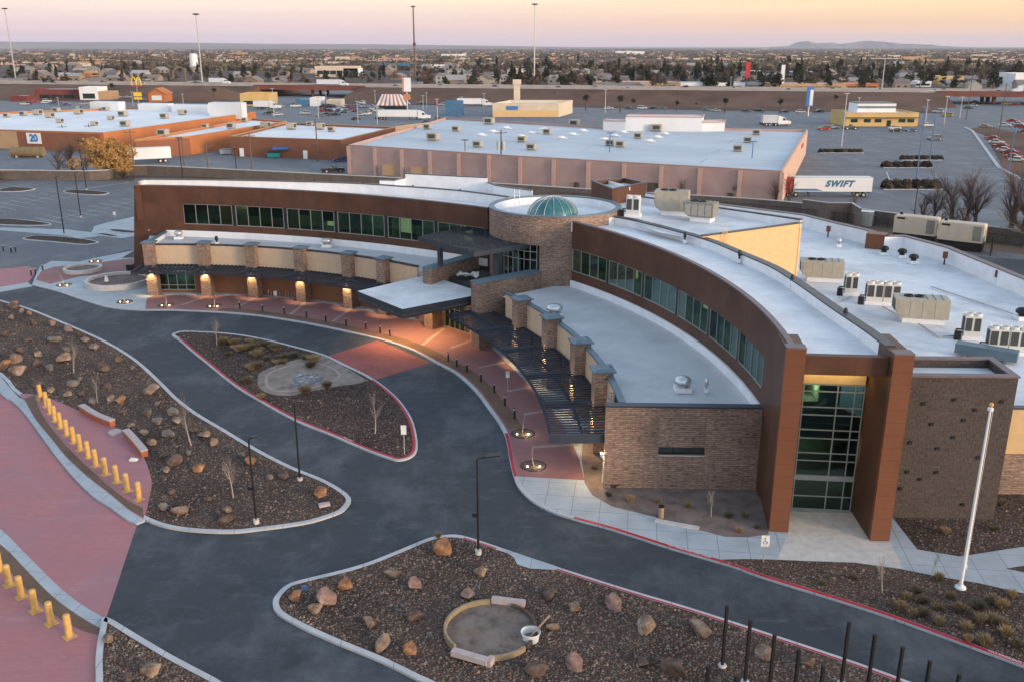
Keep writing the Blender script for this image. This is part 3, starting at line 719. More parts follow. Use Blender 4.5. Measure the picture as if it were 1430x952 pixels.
# --- low left wing
m = MB(); m.strip(LW, 0, .35, 3.7, 6.35); part(m, 'stucco_band', 'tan_stucco')
m = MB(); m.strip(LW, -.05, .42, 6.352, 6.5); part(m, 'coping', 'dark_coping')
rl = [p for p in LW] + [p for p in reversed(LF[:])]
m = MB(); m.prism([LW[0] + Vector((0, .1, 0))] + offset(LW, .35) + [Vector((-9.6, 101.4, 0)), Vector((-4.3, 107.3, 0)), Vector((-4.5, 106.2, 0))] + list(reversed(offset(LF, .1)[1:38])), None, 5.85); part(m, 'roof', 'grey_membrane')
m = MB(); m.strip(LF[1:], -.16, .0, 5.8, 6.65); part(m, 'roof_upstand', 'white_flashing')
le = [Vector((-46.2, 113.2, 0)), Vector((-46.6, 122.4, 0))]
m = MB(); m.strip(le, -.4, 0, 0, 6.35); part(m, 'end_wall', 'ledge_stone')
m = MB(); m.strip(le, -.5, .06, 6.352, 6.5); part(m, 'coping', 'blue_coping')
m = MB(); m.strip(le, -.47, -.4, 5.8, 6.34); part(m, 'roof_upstand', 'white_flashing')
# recessed ground floor of the left wing: storefront glass at the first bay, brown stucco beyond
QL = resample(LW, 34)
m = MB(); m.strip(QL[6:], .55, .8, .1, 3.7); part(m, 'lower_wall', 'brown_stucco')
window_bay(QL[1:6], .45, 3.5, .6, rails=(1.1, 2.9))
m = MB(); m.strip(QL[0:7], .55, .85, .1, .45); m.strip(QL[0:2], .55, .85, .45, 3.5); m.strip(QL[5:7], .55, .85, .45, 3.5); part(m, 'lower_wall', 'brown_stucco')
m = MB(); m.strip(QL[1:6], 3.0, 3.2, .1, 3.7); part(m, 'room_wall', 'room_wall')
m = MB(); m.strip(QL[1:6], .9, 3., .1, .2); part(m, 'room_floor', 'room_floor')
p = offset(QL, 1.9)[3]; m = MB(); m.box((p.x, p.y, 3.3), (1.2, .4, .1)); part(m, 'ceiling_light', 'lamp_white')
# --- low right wing
m = MB(); m.strip(RW, 0, .35, 3.7, 6.25); part(m, 'stucco_band', 'tan_stucco')
m = MB(); m.strip(RW, -.05, .45, 6.252, 6.42); part(m, 'coping', 'blue_coping')
m = MB(); m.strip(resample(RW, 24), .6, .85, .1, 3.7); part(m, 'lower_wall', 'brown_stucco')
QR = resample(RW, 24)
for i in (1, 6, 11, 16): window_bay(QR[i:i + 4], .6, 3.2, .5)
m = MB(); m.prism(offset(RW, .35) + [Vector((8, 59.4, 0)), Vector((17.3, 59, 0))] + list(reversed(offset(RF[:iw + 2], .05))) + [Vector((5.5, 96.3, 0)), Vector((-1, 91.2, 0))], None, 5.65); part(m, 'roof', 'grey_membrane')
m = MB(); m.strip(RF[:iw + 1], -.18, 0, 5.6, 6.35); part(m, 'roof_upstand', 'white_flashing')
m = MB(); m.strip(RW, .36, .42, 5.6, 6.24); part(m, 'roof_upstand', 'white_flashing')
SE = [Vector((6.5, 59.3, 0)), Vector((17.26, 58.94, 0))]
m = MB(); SQ = resample(SE, 20); m.strip(SQ[:8], 0, .5, 0, 6.3); m.strip(SQ[13:], 0, .5, 0, 6.3); m.strip(SQ[7:14], 0, .5, 0, 2.75); m.strip(SQ[7:14], 0, .5, 3.35, 6.3)
part(m, 'stone_wall', 'ledge_stone')
m = MB(); m.strip(SE, -.08, .6, 6.302, 6.42); part(m, 'coping', 'slate_metal')
m = MB(); m.strip(SQ[7:14], .25, .29, 2.75, 3.35); g = part(m, 'window', 'dark_glass')
m = MB(); m.strip(SQ[7:14], .18, .24, 2.75, 2.80); m.strip(SQ[7:14], .18, .24, 3.30, 3.35)
for q in (SQ[9], SQ[11]): m.base((q.x, q.y + .21, 2.8), (.06, .06, .5))
part(m, 'frame', 'black_metal', g)
m = MB(); m.strip(SQ[7:14], -.06, .2, 2.68, 2.748); part(m, 'sill', 'pale_concrete')
sw = [Vector((6.5, 59.3, 0)), Vector((6.9, 62.2, 0))]
m = MB(); m.strip(sw, -.5, 0.002, 0, 6.3); part(m, 'stone_wall', 'ledge_stone')
# --- stone piers with caps and wall lamps
def column(cx, cy, ang, wd, h, lamp=True, lamp_z=3.05):
    m = MB(); m.base((cx, cy, 0.1), (wd, wd, h - .1), ang); c = part(m, 'stone_column', 'ledge_stone')
    m = MB(); m.base((cx, cy, h), (wd + .36, wd + .36, .12), ang); m.base((cx, cy, h + .12), (wd + .22, wd + .22, .12), ang, taper=.6); part(m, 'cap', 'blue_coping', c)
    if lamp:
        d = Vector((-math.cos(ang), -math.sin(ang), 0)); q = Vector((cx, cy, lamp_z)) + d * (wd / 2 + .12)
        m = MB(); m.tube(q, q + Vector((0, 0, .42)), .11, n=10); m.box(q - d * .08 + Vector((0, 0, .25)), (.14, .14, .2), ang); wl = part(m, 'wall_lamp', 'white_metal', c)
        for sgn, dz in ((-1, -.02), (1, .46)):
            l = light('SPOT', q + d * .12 + Vector((0, 0, dz)), 120 if sgn < 0 else 10, WARM, spot_size=R(100), spot_blend=.6, shadow_soft_size=.08)
            l.rotation_euler = (d * -.35 + Vector((0, 0, sgn))).to_track_quat('-Z', 'Y').to_euler()
    return c
cols_L = [at(217, 412), at(293, 412), at(362, 413), at(430, 419), at(494, 429)]
for p in cols_L:
    a = math.atan2(p.y - LWc[1], p.x - LWc[0]); q = Vector(LWc) + Vector((math.cos(a), math.sin(a))) * (LWr - .25); column(q.x, q.y, a, 1.3, 6.75)
a = R(54.5); column(LWc[0] + math.cos(a) * (LWr - .25), LWc[1] + math.sin(a) * (LWr - .25), a, 1.3, 6.75)
for x, y in ((728, 417), (774, 442), (813, 476), (846, 515)):
    p = at(x, y, 6.75); a = math.atan2(p.y - RWc[1], p.x - RWc[0]); q = Vector(RWc) + Vector((math.cos(a), math.sin(a))) * (RWr - .25); column(q.x, q.y, a, 1.4, 6.7)
# --- slatted sun shades
def shade(C, r0, r1, angs, z, pitch=.48, tiltz=.02):
    """beams along the rim and at the piers, parallel slats in each bay"""
    m = MB(); a0, a1 = angs[0], angs[-1]
    rim = arc(C, r0, a0, a1, 24); inn_ = arc(C, r1, a0, a1, 24)
    for P_ in (rim, arc(C, (r0 + r1) / 2, a0, a1, 24), inn_): m.strip(P_, -.07, .07, z - .32, z - .06)
    pos = lambda r, a: Vector((C[0] + r * math.cos(R(a)), C[1] + r * math.sin(R(a)), 0))
    for a in angs: m.strip([pos(r0 - .05, a), pos(r1, a)], -.09, .09, z - .36, z + .05)
    s_ = part(m, 'sun_shade', 'slat_paint')
    m = MB()
    for a, b in zip(angs, angs[1:]):
        L = abs(R(b - a)) * (r0 + r1) / 2; n_ = max(2, int(L / pitch))
        for i in range(n_):
            aa = a + (b - a) * (i + .5) / n_
            p, q = pos(r0, aa), pos(r1 - .05, aa); d = (q - p).normalized(); t = Vector((-d.y, d.x, 0))
            c = (p + q) / 2
            # tilted blade
            hw, hz_ = .085, tiltz / 2
            m.mesh([(*(p - t * hw).xy, z - hz_), (*(p + t * hw).xy, z + hz_), (*(q + t * hw).xy, z + hz_), (*(q - t * hw).xy, z - hz_),
                    (*(p - t * hw).xy, z - hz_ + .05), (*(p + t * hw).xy, z + hz_ + .05), (*(q + t * hw).xy, z + hz_ + .05), (*(q - t * hw).xy, z - hz_ + .05)],
                   [(0, 3, 2, 1), (4, 5, 6, 7), (0, 1, 5, 4), (1, 2, 6, 5), (2, 3, 7, 6), (3, 0, 4, 7)])
    part(m, 'slats', 'slat_paint', s_); return s_
angL = [math.degrees(math.atan2(p.y - LWc[1], p.x - LWc[0])) for p in cols_L]
shade(LWc, 44.7, 48.75, [94.2] + angL + [54.5, 51.5], 3.95)
angR = [math.degrees(math.atan2(at(x, y, 6.6).y - RWc[1], at(x, y, 6.6).x - RWc[0])) for x, y in ((728, 417), (774, 442), (813, 476), (846, 515))]
shade(RWc, 57.3, 61.9, [33.0] + angR + [.6], 4.0)
pe = [Vector((RWc[0] + r * math.cos(R(.5)), RWc[1] + r * math.sin(R(.5)), 0)) for r in (57.2, 61.2)]
m = MB(); m.strip(pe, -.08, .08, 3.45, 4.1); part(m, 'fascia_beam', 'slate_metal')
for r in (58.6,):
    for a in angR[:0]: pass
# --- rotunda
RC = Vector((4.8, 102.8, 0)); RR = 7.35
A = [Vector((RC.x + RR * math.cos(R(a)), RC.y + RR * math.sin(R(a)), 0)) for a in range(207, -114, -6)]     # stone all round but the glazed opening
m = MB(); full = [Vector((RC.x + RR * math.cos(R(a)), RC.y + RR * math.sin(R(a)), 0)) for a in range(360, 0, -6)]
m.strip(full, 0, -.45, 10.0, 13.0, closed=True); part(m, 'rotunda_wall', 'ledge_stone')
gl = [Vector((RC.x + RR * math.cos(R(a)), RC.y + RR * math.sin(R(a)), 0)) for a in range(252, 205, -6)]
ot = [Vector((RC.x + RR * math.cos(R(a)), RC.y + RR * math.sin(R(a)), 0)) for a in range(207, -109, -6)]
m = MB(); m.strip(ot, 0, -.45, 0, 9.998); part(m, 'rotunda_wall', 'ledge_stone')
m = MB(); m.strip(gl, -.2, -.5, 0, 6.0); part(m, 'rotunda_wall', 'ledge_stone')
window_bay(list(reversed(gl)), 6.0, 10.0, .35, rails=(8.3, 9.2)); 
m = MB(); m.prism(offset(full, -4.2, True), 5.8, 6.0); m.prism(offset(full, -4.4, True), 6.0, 9.9); part(m, 'room_wall', 'room_wall')
m = MB(); m.strip(full, .06, -.55, 13.002, 13.12, closed=True); part(m, 'coping', 'blue_coping')
m = MB(); m.strip(full, -.455, -.52, 12.1, 12.99, closed=True); part(m, 'roof_upstand', 'white_flashing')
m = MB(); m.prism(offset(full, -.45, True), None, 12.15); part(m, 'roof', 'white_membrane')
dc = at(772, 300, 12.5); dr = 2.75
m = MB(); m.lathe((dc.x, dc.y, 12.15), [(dr + .12, 0), (dr + .12, .3), (dr, .34)], 32); part(m, 'dome_kerb', 'white_metal')
prof = [(dr * math.cos(t), .34 + 2.0 * math.sin(t)) for t in [i * math.pi / 18 for i in range(9)]] + [(.02, 2.34)]
m = MB(); m.lathe((dc.x, dc.y, 12.15), prof, 32); dm = part(m, 'dome', 'dome_glass', smooth=True)
m = MB()
for k in range(16):
    a = 2 * math.pi * k / 16
    m.path([(dc.x + r * 1.015 * math.cos(a), dc.y + r * 1.015 * math.sin(a), 12.15 + z * 1.01) for r, z in prof], .04, 4)
m.lathe((dc.x, dc.y, 12.15), [(dr * .72, 1.62), (dr * .74, 1.66), (dr * .72, 1.70)], 32)
part(m, 'ribs', 'silver_metal', dm)
# roof ladder on the rotunda
m = MB(); p = at(722, 281, 13.1)
for dx in (-.3, .3): m.tube((p.x + dx, p.y, 12.2), (p.x + dx, p.y, 14.3), .04, n=5); m.tube((p.x + dx, p.y + .9, 12.2), (p.x + dx, p.y + .9, 14.3), .04, n=5)
for z in (12.5, 12.9, 13.3, 13.7, 14.1): m.tube((p.x - .3, p.y, z), (p.x + .3, p.y, z), .03, n=5)
for dx in (-.3, .3): m.tube((p.x + dx, p.y, 14.3), (p.x + dx, p.y + .9, 14.3), .04, n=5)
part(m, 'roof_ladder', 'white_metal')
# --- upper slatted canopy over the entrance
uc = [at(583, 330, 10.1), at(683, 309, 10.1), at(775, 334, 10.1), at(662, 352, 10.1)]
uc = [Vector((p.x, p.y, 0)) for p in uc]
m = MB()
for a, b in ((0, 1), (1, 2), (2, 3), (3, 0)): m.strip([uc[a], uc[b]], 0, -.18 , 9.55, 10.05)
for k in range(1, 4):
    m.strip([uc[0].lerp(uc[1], k / 4), uc[3].lerp(uc[2], k / 4)], -.08, .08, 9.6, 9.95)
s_ = part(m, 'upper_canopy', 'slate_metal')
m = MB(); nsl = 24
for k in range(nsl):
    p, q = uc[0].lerp(uc[3], (k + .5) / nsl), uc[1].lerp(uc[2], (k + .5) / nsl)
    m.strip([p, q], -.08, .08, 10.06, 10.11)
part(m, 'slats', 'slat_paint', s_)
p = at(612, 375, 7.0); m = MB(); m.base((p.x + .2, p.y + .6, 7.1), (.45, .45, 2.5), R(45)); part(m, 'canopy_post', 'slate_metal')
p = at(695, 386, 7.0); m = MB(); m.base((p.x, p.y + 1., 5.5), (.7, .7, 4.1), R(45)); part(m, 'canopy_post', 'slate_metal')
# --- flanking entrance walls
def flank(P_, z, w0, w1):
    m = MB(); m.strip(P_, w0, w1, 0, z); part(m, 'stone_wall', 'ledge_stone')
    m = MB(); m.strip(P_, w0 - .12, w1 + .12, z + .002, z + .16); part(m, 'coping', 'blue_coping')
flank([at(590, 374, 7.0), at(668, 351, 7.0) + Vector((.5, .6, 0))], 6.9, -1.2, 0)
flank([at(668, 396, 7.2), at(797, 372, 7.2) + Vector((-.6, -.5, 0))], 7.1, 0, 1.3)
# flat entrance roof between them
m = MB(); er = [at(604, 383, 5.2), at(676, 408, 5.2), at(735, 384, 6), at(690, 368, 6)]; m.prism([Vector((q.x, q.y, 0)) for q in er] , 4.6, 5.45); part(m, 'entrance_roof', 'dark_coping')
# entrance glazing and walls
ev = [Vector(at(622, 457)), Vector(at(664, 471))]
window_bay(resample(ev, 6), .15, 3.3, 0, rails=(2.4,))
m = MB(); m.strip(ev, -.1, .3, 3.3, 4.2); part(m, 'entrance_beam', 'tan_stucco')
e2 = [Vector((-7.2, 99.6, 0)), Vector((-8.6, 101.2, 0))]; m = MB(); m.strip(e2, -.4, 0, .1, 4.6); part(m, 'entrance_wall', 'amber_stucco')
m = MB(); m.strip([Vector((-6.2, 102.4, 0)), Vector((0., 97.2, 0))], 0, .3, .1, 4.6); part(m, 'entrance_wall', 'amber_stucco')
m = MB(); m.prism([Vector((-7, 99.2, 0)), Vector((-4, 95.8, 0)), Vector((0, 97.4, 0)), Vector((-6, 102.4, 0))], .1, .14); part(m, 'room_floor', 'room_floor')
for x, y, wx, wy, h, rz in ((603, 452, 2.6, 1.3, 4.2, R(-38)), (555, 437, 1.2, 1.0, 4.2, R(-38)), (669, 478, 1.5, 1.4, 3.6, R(22)), (706, 492, 2.6, 1.0, 1.3, R(-60)), (572, 441, 2., .9, 1.5, R(-38)), (716, 503, .9, 2.2, 1.4, R(20))):
    q = at(x, y); m = MB(); m.base((q.x, q.y, .1), (wx, wy, h - .1), rz); part(m, 'stone_pier', 'ledge_stone')
# --- white roofed entrance canopy
ec = [at(499, 407, 5.3), at(597, 384, 5.3), at(678, 410, 5.3), at(562, 432, 5.3)]; ec = [Vector((q.x, q.y, 0)) for q in ec]
m = MB(); m.strip(ec + [ec[0]], 0, -.25, 4.3, 5.3, ends=False); cn = part(m, 'entrance_canopy', 'slate_metal')
m = MB(); m.prism(ec, 4.55, 4.65); part(m, 'soffit', 'amber_stucco', cn)
mid = sum(ec, Vector()) / 4
m = MB()
for a, b in zip(ec, ec[1:] + ec[:1]):
    m.quad([(*a.xy, 5.31), (*b.xy, 5.31), (*mid.lerp(b, .25).xy, 5.2), (*mid.lerp(a, .25).xy, 5.2)])
m.quad([(*mid.lerp(a, .25).xy, 5.2) for a in ec]); part(m, 'canopy_roof', 'white_membrane', cn)
m = MB(); m.strip([ec[1].lerp(ec[0], .04), ec[1], ec[1].lerp(ec[2], .22)], -.02, .3, 5.0, 5.75); part(m, 'roof_upstand', 'white_flashing', cn)
for f1, f2 in ((.3, .5), (.7, .35), (.55, .75), (.25, .2)):
    q = ec[0].lerp(ec[1], f1).lerp(ec[3].lerp(ec[2], f1), f2)
    m = MB(); m.tube((q.x, q.y, 4.5), (q.x, q.y, 4.56), .14, n=10); part(m, 'downlight', 'lamp_warm', cn)
    l = light('SPOT', (q.x, q.y, 4.4), 240, (1, .60, .26), spot_size=R(140), spot_blend=.8, shadow_soft_size=.15)
l = light('POINT', (-5.2, 99.4, 3.2), 40, (1, .72, .36), shadow_soft_size=.3)
# --- glazed end pavilion between the two copper fins
FL = [Vector((16.65, 53.1, 0)), Vector((17.85, 52.95, 0))]
def fin(P_, depth, h0=0.1, h1=12.55):
    d = (P_[1] - P_[0]).normalized(); nn = Vector((-d.y, d.x, 0))
    m = MB(); m.strip(P_, 0, .35, h0, h1); f_ = part(m, 'fin', 'copper_panel')
    m = MB(); m.strip([P_[0] + nn * .352, P_[0] + nn * depth], 0, -1.2, h0, h1 - .02); part(m, 'fin_side', 'brown_panel', f_)
    m = MB(); m.strip(P_, -.04, .8, h1 + .002, h1 + .1); part(m, 'coping', 'mauve_coping', f_)
fin(FL, 3.2); FR = [Vector((22.75, 51.9, 0)), Vector((23.95, 51.85, 0))]; fin(FR, 4.4)
m = MB(); m.strip([Vector((17.86, 53.0, 0)), Vector((22.74, 52.6, 0))], 0, .5, 10.95, 12.15); part(m, 'header_beam', 'brown_panel')
gp = [Vector((17.87, 56.1, 0)), Vector((22.74, 55.6, 0))]
m = MB(); m.strip(gp, -.05, .3, 9.3, 10.95); part(m, 'soffit_wall', 'amber_stucco')
m = MB(); m.strip([Vector((17.86, 53.85, 0)), Vector((22.74, 53.25, 0))], 0.01, 2.4, 10.96, 11.1); part(m, 'soffit', 'amber_stucco')
Gx = [gp[0].lerp(gp[1], f_) for f_ in (0, .22, .66, .88, 1)]
zr = (.28, 1.25, 2.45, 2.75, 3.85, 4.4, 5.45, 6.05, 7.1, 7.65, 8.75)
window_bay(Gx, .14, 9.28, .02, rails=zr)
m = MB(); m.strip(gp, -.08, .12, 2.45, 2.8); part(m, 'transom', 'mullion_metal')
for k in range(4):
    q = gp[0].lerp(gp[1], .15 + .23 * k); light('SPOT', (q.x, q.y - .5, 10.9), 28, (1, .78, .38), spot_size=R(120), spot_blend=.7, shadow_soft_size=.1)
# lobby seen through the glass
m = MB(); m.strip(gp, 5.5, 5.7, .14, 11); part(m, 'room_wall', 'room_wall')
for z in (.14, 4.6, 9.3): m = MB(); m.strip(gp, .35 if z < 1 else 2.2, 5.5, z - .2 + (.2 if z < 1 else 0), z + .02); part(m, 'room_floor', 'room_floor')
m = MB(); m.strip(gp, 2.15, 2.2, 4.7, 5.6); part(m, 'balustrade', 'dark_glass')
m = MB(); m.strip([gp[0].lerp(gp[1], .02), gp[0].lerp(gp[1], .2)], 5.3, 5.48, 4.95, 5.7); part(m, 'lit_panel', 'room_light')
for x, z in ((.24, 8.5), (.2, 8.1), (.21, 7.7)):
    q = gp[0].lerp(gp[1], x); m = MB(); m.lathe((q.x, q.y + 1.6, z), [(.02, -.12), (.11, -.06), (.12, 0), (.09, .08), (.02, .12)], 10); pl = part(m, 'pendant_lamp', 'lamp_white')
    m = MB(); m.tube((q.x, q.y + 1.6, z + .1), (q.x, q.y + 1.6, 11), .012, n=4); part(m, 'cord', 'black_metal', pl)
light('POINT', (20.5, 59.3, 7.8), 40, (1, .76, .42), shadow_soft_size=.3)
light('POINT', (20.5, 59.3, 3.2), 18, (1, .76, .42), shadow_soft_size=.3)
# --- dark block wing with small square openings
m = MB(); bw = [Vector((23.96, 54.95, 0)), Vector((32, 54.7, 0)), Vector((32.2, 58.5, 0)), Vector((23.96, 58.7, 0))]
m.strip(bw + [bw[0]], 0, .35, 0, 10.1, ends=False); part(m, 'block_wall', 'split_block')
m = MB(); m.strip(bw + [bw[0]], -.08, .43, 10.102, 10.22, ends=False); part(m, 'coping', 'mauve_coping')
m = MB(); m.prism(bw, None, 9.55); part(m, 'roof', 'white_membrane')
for x, z in ((25.2, 8.6), (26.3, 8.3), (28.2, 8.6), (31.2, 8.5), (25., 7.3), (27., 6.9), (29, 7.2), (29.6, 7.9), (25.8, 5.6), (27.6, 5.2), (28.5, 6.), (25.9, 3.5), (27.8, 3.5), (26.8, 3.), (25.6, 2.3), (29.8, 1.2), (30.3, 4.6)):
    m = MB(); y = 54.95 - (x - 23.96) * .031; m.box((x, y - .01, z), (.24, .12, .2)); part(m, 'wall_opening', 'black_metal')
# --- tan wing right of it, stone base
tw = [Vector((32.2, 58.45, 0)), Vector((60, 57.6, 0))]
m = MB(); m.strip(tw, 0, .4, 3.2, 6.5); part(m, 'stucco_band', 'amber_stucco')
m = MB(); m.strip(tw, -.1, .4, 0, 3.198); part(m, 'stone_base', 'ledge_stone')
m = MB(); m.strip(tw, -.06, .46, 6.502, 6.62); part(m, 'coping', 'dark_coping')
# --- big flat service roof behind
fp = [at(x, y, 7.4) for x, y in ((850, 266), (900, 270), (960, 281), (1040, 291), (1120, 301), (1160, 311), (1206, 321.5))]
fp2 = [at(x, y, 7.4) for x, y in ((1236, 331), (1262, 331), (1320, 346), (1430, 391), (1500, 424))]
fp = [Vector((q.x, q.y, 0)) for q in fp]; fp2 = [Vector((q.x, q.y, 0)) for q in fp2]
for P_ in (fp, [fp[-1], fp2[0]], fp2):
    m = MB(); m.strip(P_, 0, .35, 5.5, 7.4); part(m, 'parapet', 'white_flashing')
    m = MB(); m.strip(P_, .36, .7, 0, 7.38); part(m, 'back_wall', 'amber_stucco')
    m = MB(); m.strip(P_, -.06, .74, 7.402, 7.52); part(m, 'coping', 'mauve_coping')
m = MB(); m.prism(fp + fp2 + [Vector((62, 60, 0)), Vector((60, 57.9, 0)), Vector((32.2, 58.7, 0)), Vector((24, 58.8, 0))] + list(reversed(RB[:34])) + [Vector((9, 110, 0))], None, 5.7); part(m, 'roof', 'white_membrane')
q = at(1221, 326, 7.4); m = MB(); m.base((q.x, q.y - .9, 5.7), (2.3, 1.9, 1.9), R(-30)); part(m, 'scupper_box', 'copper_panel')
for x, y in ((1157, 316), (1320, 352), (1393, 378)):
    q = at(x, y, 7.2); m = MB(); m.base((q.x, q.y - .15, 6.5), (.5, .35, .75), R(-35)); dsp = part(m, 'rain_box', 'copper_panel')
    m = MB(); m.base((q.x, q.y - .15, 5.7), (.16, .16, .8), R(-35)); part(m, 'downpipe', 'dark_coping', dsp)
for a_, b_, c_ in (((1190, 414), (1160, 424), (1175, 436)), ((1283, 452), (1310, 470), (1345, 468)), ((1232, 428), (1262, 444), (1270, 446)), ((1300, 400), (1360, 420), (1420, 440))):
    m = MB(); m.path([at(*q_, 5.85) for q_ in (a_, b_, c_)], .07, 6); part(m, 'conduit', 'galvanised')
# --- tan penthouse with its own roof
PH = [at(984, 333, 12.75), at(986, 330, 12.75), at(1120, 312, 12.75), at(895, 275, 13.1), at(862, 270, 13.1)]; PH = [Vector((q.x, q.y, 0)) for q in PH]; PH[0] = PH[1] + (PH[1] - PH[2]).normalized() * .4
m = MB(); m.strip(PH[0:3], 0, .3, 5.7, 12.75); part(m, 'penthouse_wall', 'amber_stucco')
m = MB(); m.strip(PH[2:5], 0, .3, 5.7, 13.1); part(m, 'parapet', 'amber_stucco')
m = MB(); m.strip(PH[2:5], .302, .36, 12.3, 13.08); part(m, 'roof_upstand', 'white_flashing')
m = MB(); m.strip(PH[0:3], -.08, .36, 12.752, 12.86); part(m, 'coping', 'dark_coping')
m = MB(); m.strip(PH[2:5], -.08, .36, 13.102, 13.22); part(m, 'coping', 'dark_coping')
m = MB(); m.prism(PH + [Vector((11.9, 99, 0)), Vector((14.6, 91, 0))], None, 12.35); part(m, 'roof', 'white_membrane')
v = (PH[2] - PH[1]).normalized(); q = PH[1] + v * 10.2
m = MB(); m.box((q.x + .05, q.y - .05, 7.4), (1.0, .12, 1.0), math.atan2(v.y, v.x)); g = part(m, 'window', 'dark_glass')
m = MB(); m.box((q.x + .1, q.y - .35, 8.1), (1.3, .8, .08), math.atan2(v.y, v.x)); part(m, 'hood', 'black_metal', g)
q = PH[1] + v * 2.2; m = MB(); nn = Vector((v.y, -v.x, 0)) * .25
for k in (-.25, .25): m.tube((q + v * k + nn).to_tuple()[:2] + (9.5,), (q + v * k + nn).to_tuple()[:2] + (13.6,), .035, n=4)
for z in range(11): m.tube((q + v * -.25 + nn).to_tuple()[:2] + (9.7 + z * .36,), (q + v * .25 + nn).to_tuple()[:2] + (9.7 + z * .36,), .025, n=4)
part(m, 'roof_ladder', 'amber_stucco')
# brown stair head
sh = [at(x, y, 14.2) for x, y in ((826, 253.5), (855, 265), (902, 256), (872, 249.5))]; sh = [Vector((q.x, q.y, 0)) for q in sh]
m = MB(); m.strip(sh + [sh[0]], 0, .25, 8, 14.2, ends=False); part(m, 'stair_head', 'brown_panel')
m = MB(); m.strip(sh + [sh[0]], -.06, .3, 14.202, 14.3, ends=False); part(m, 'coping', 'dark_coping')
m = MB(); m.prism(sh, None, 13.7); part(m, 'roof', 'white_membrane')
m = MB(); m.strip([sh[0].lerp(sh[3], .5), sh[1].lerp(sh[2], .5)], -.1, .1, 13.7, 14.1); part(m, 'roof_upstand', 'white_flashing')
# small details: security light and camera on the stone wing
m = MB(); q = at(843, 617, 2.6); m.tube((6.6, 59.2, 2.9), (6.3, 58.8, 2.9), .05, n=6); m.box((6.3, 58.75, 2.85), (.18, .35, .16), R(20)); part(m, 'wall_camera', 'white_metal')
m = MB(); m.box((6.42, 60.2, 2.3), (.16, .3, .2)); part(m, 'wall_lamp', 'lamp_warm'); light('POINT', (6.05, 60.2, 2.2), 60, WARM, shadow_soft_size=.1)
# ================================================================== rooftop equipment (each unit rests on a roof)
def condenser(label, loc, rz, fans, w, group=None):
    t_ = thing('condenser_unit', label, 'air conditioner', loc, rz, group)
    m = MB()
    for k in range(fans // 2): m.base(((k - (fans // 2 - 1) / 2) * w / (fans / 2) , 0, .35), (w / (fans / 2) - .06, .95, 1.75))
    m.build('body', 'unit_white', t_)
    m = MB(); m.base((0, 0, 0), (w + .2, 1.2, .35)); m.build('plinth', 'white_flashing', t_)
    for k in range(fans):
        x = (k - (fans - 1) / 2) * w / fans
        m = MB(); m.lathe((x, 0, 2.1), [(.40, 0), (.40, .22), (.34, .22), (.32, .06), (.08, .05), (.01, .08)], 14); m.build('fan_hood', 'unit_white', t_, smooth=False)
        m = MB(); m.box((x, -.49, 1.4), (w / fans - .2, .03, 1.15)); m.build('grille', 'grille', t_)
        m = MB(); m.box((x, .49, 1.4), (w / fans - .2, .03, 1.15)); m.build('grille', 'grille', t_)
    m = MB(); m.box((-w / 2 - .03 + .02, 0, 1.4), (.04, .7, 1.15)); m.build('grille', 'grille', t_)
    m = MB(); m.path([(-w / 2, -.2, .6), (-w / 2 - .6, -.2, .6), (-w / 2 - .6, -.2, .05)], .07); m.path([(-w / 2, .1, .8), (-w / 2 - .45, .1, .8), (-w / 2 - .45, .1, .05)], .07); m.base((-w / 2 - .45, -.45, 0), (.5, .3, .8)); m.build('pipes', 'black_metal', t_)
    return t_
def rooftop_unit(label, loc, rz, w, d, h, mat='unit_tan'):
    t_ = thing('rooftop_unit', label, 'air conditioner', loc, rz)
    m = MB(); z0 = .55
    # housing with a slanted intake end
    pr = [(-w / 2, z0 + .55), (-w / 2 + .55, z0), (w / 2, z0), (w / 2, z0 + h), (-w / 2 - .1, z0 + h)]
    for sgn in (-1, 1): pass
    vs = [(x, -d / 2, z) for x, z in pr] + [(x, d / 2, z) for x, z in pr]
    m.mesh(vs, [(0, 1, 2, 3, 4), (9, 8, 7, 6, 5)] + [(i, (i + 1) % 5 , 5 + (i + 1) % 5, 5 + i) for i in range(5)]); m.build('housing', mat, t_)
    m = MB(); m.base((.2, 0, 0), (w - 1.0, d - .3, .545)); m.build('plinth', 'white_flashing', t_)
    m = MB()
    for k in range(4): m.box((-w / 2 + (k + .6) * w / 4.3, -d / 2 - .012, z0 + h * .5), (w / 4.3 - .1, .02, h * .78))
    m.build('access_panel', 'unit_tan', t_)
    m = MB(); m.box((-w / 2 - .07, 0, z0 + h * .62), (.05, d * .8, h * .55)); m.build('grille', 'grille', t_)
    for k in (0, 1): m = MB(); m.lathe((-w / 4 + k * .9, 0, z0 + h), [(.42, 0), (.42, .14), (.36, .14), (.34, .02), (.05, .03)], 14); m.build('fan', 'black_metal', t_)
    m = MB()
    for k in range(3): m.box((w * .08 + k * w * .15, 0, z0 + h + .03), (.06, d, .05))
    m.build('seam', 'unit_side', t_); return t_
def vent(label, loc, r=.45, dark=False):
    t_ = thing('roof_vent', label, 'roof vent', loc)
    m = MB(); m.base((0, 0, 0), (r * 2, r * 2, .35)); m.build('kerb', 'white_flashing', t_)
    m = MB(); m.lathe((0, 0, .35), [(r * .6, 0), (r * .6, .25), (r * 1.05, .28), (r * 1.1, .5), (r * .8, .72), (r * .1, .8)], 16); m.build('cowl', 'black_metal' if dark else 'silver_metal', t_, smooth=True)
    return t_
zr_ = 5.72
def rp(x, y, z=zr_): return at(x, y, z)
rooftop_unit('long tan rooftop unit at the foot of the yellow penthouse wall', rp(1146, 392), R(-14), 4.4, 2.0, 1.75)
rooftop_unit('largest tan rooftop unit, with twin black fans, between the two four fan condensers', rp(1283, 449), R(-14), 4.6, 2.1, 1.8)
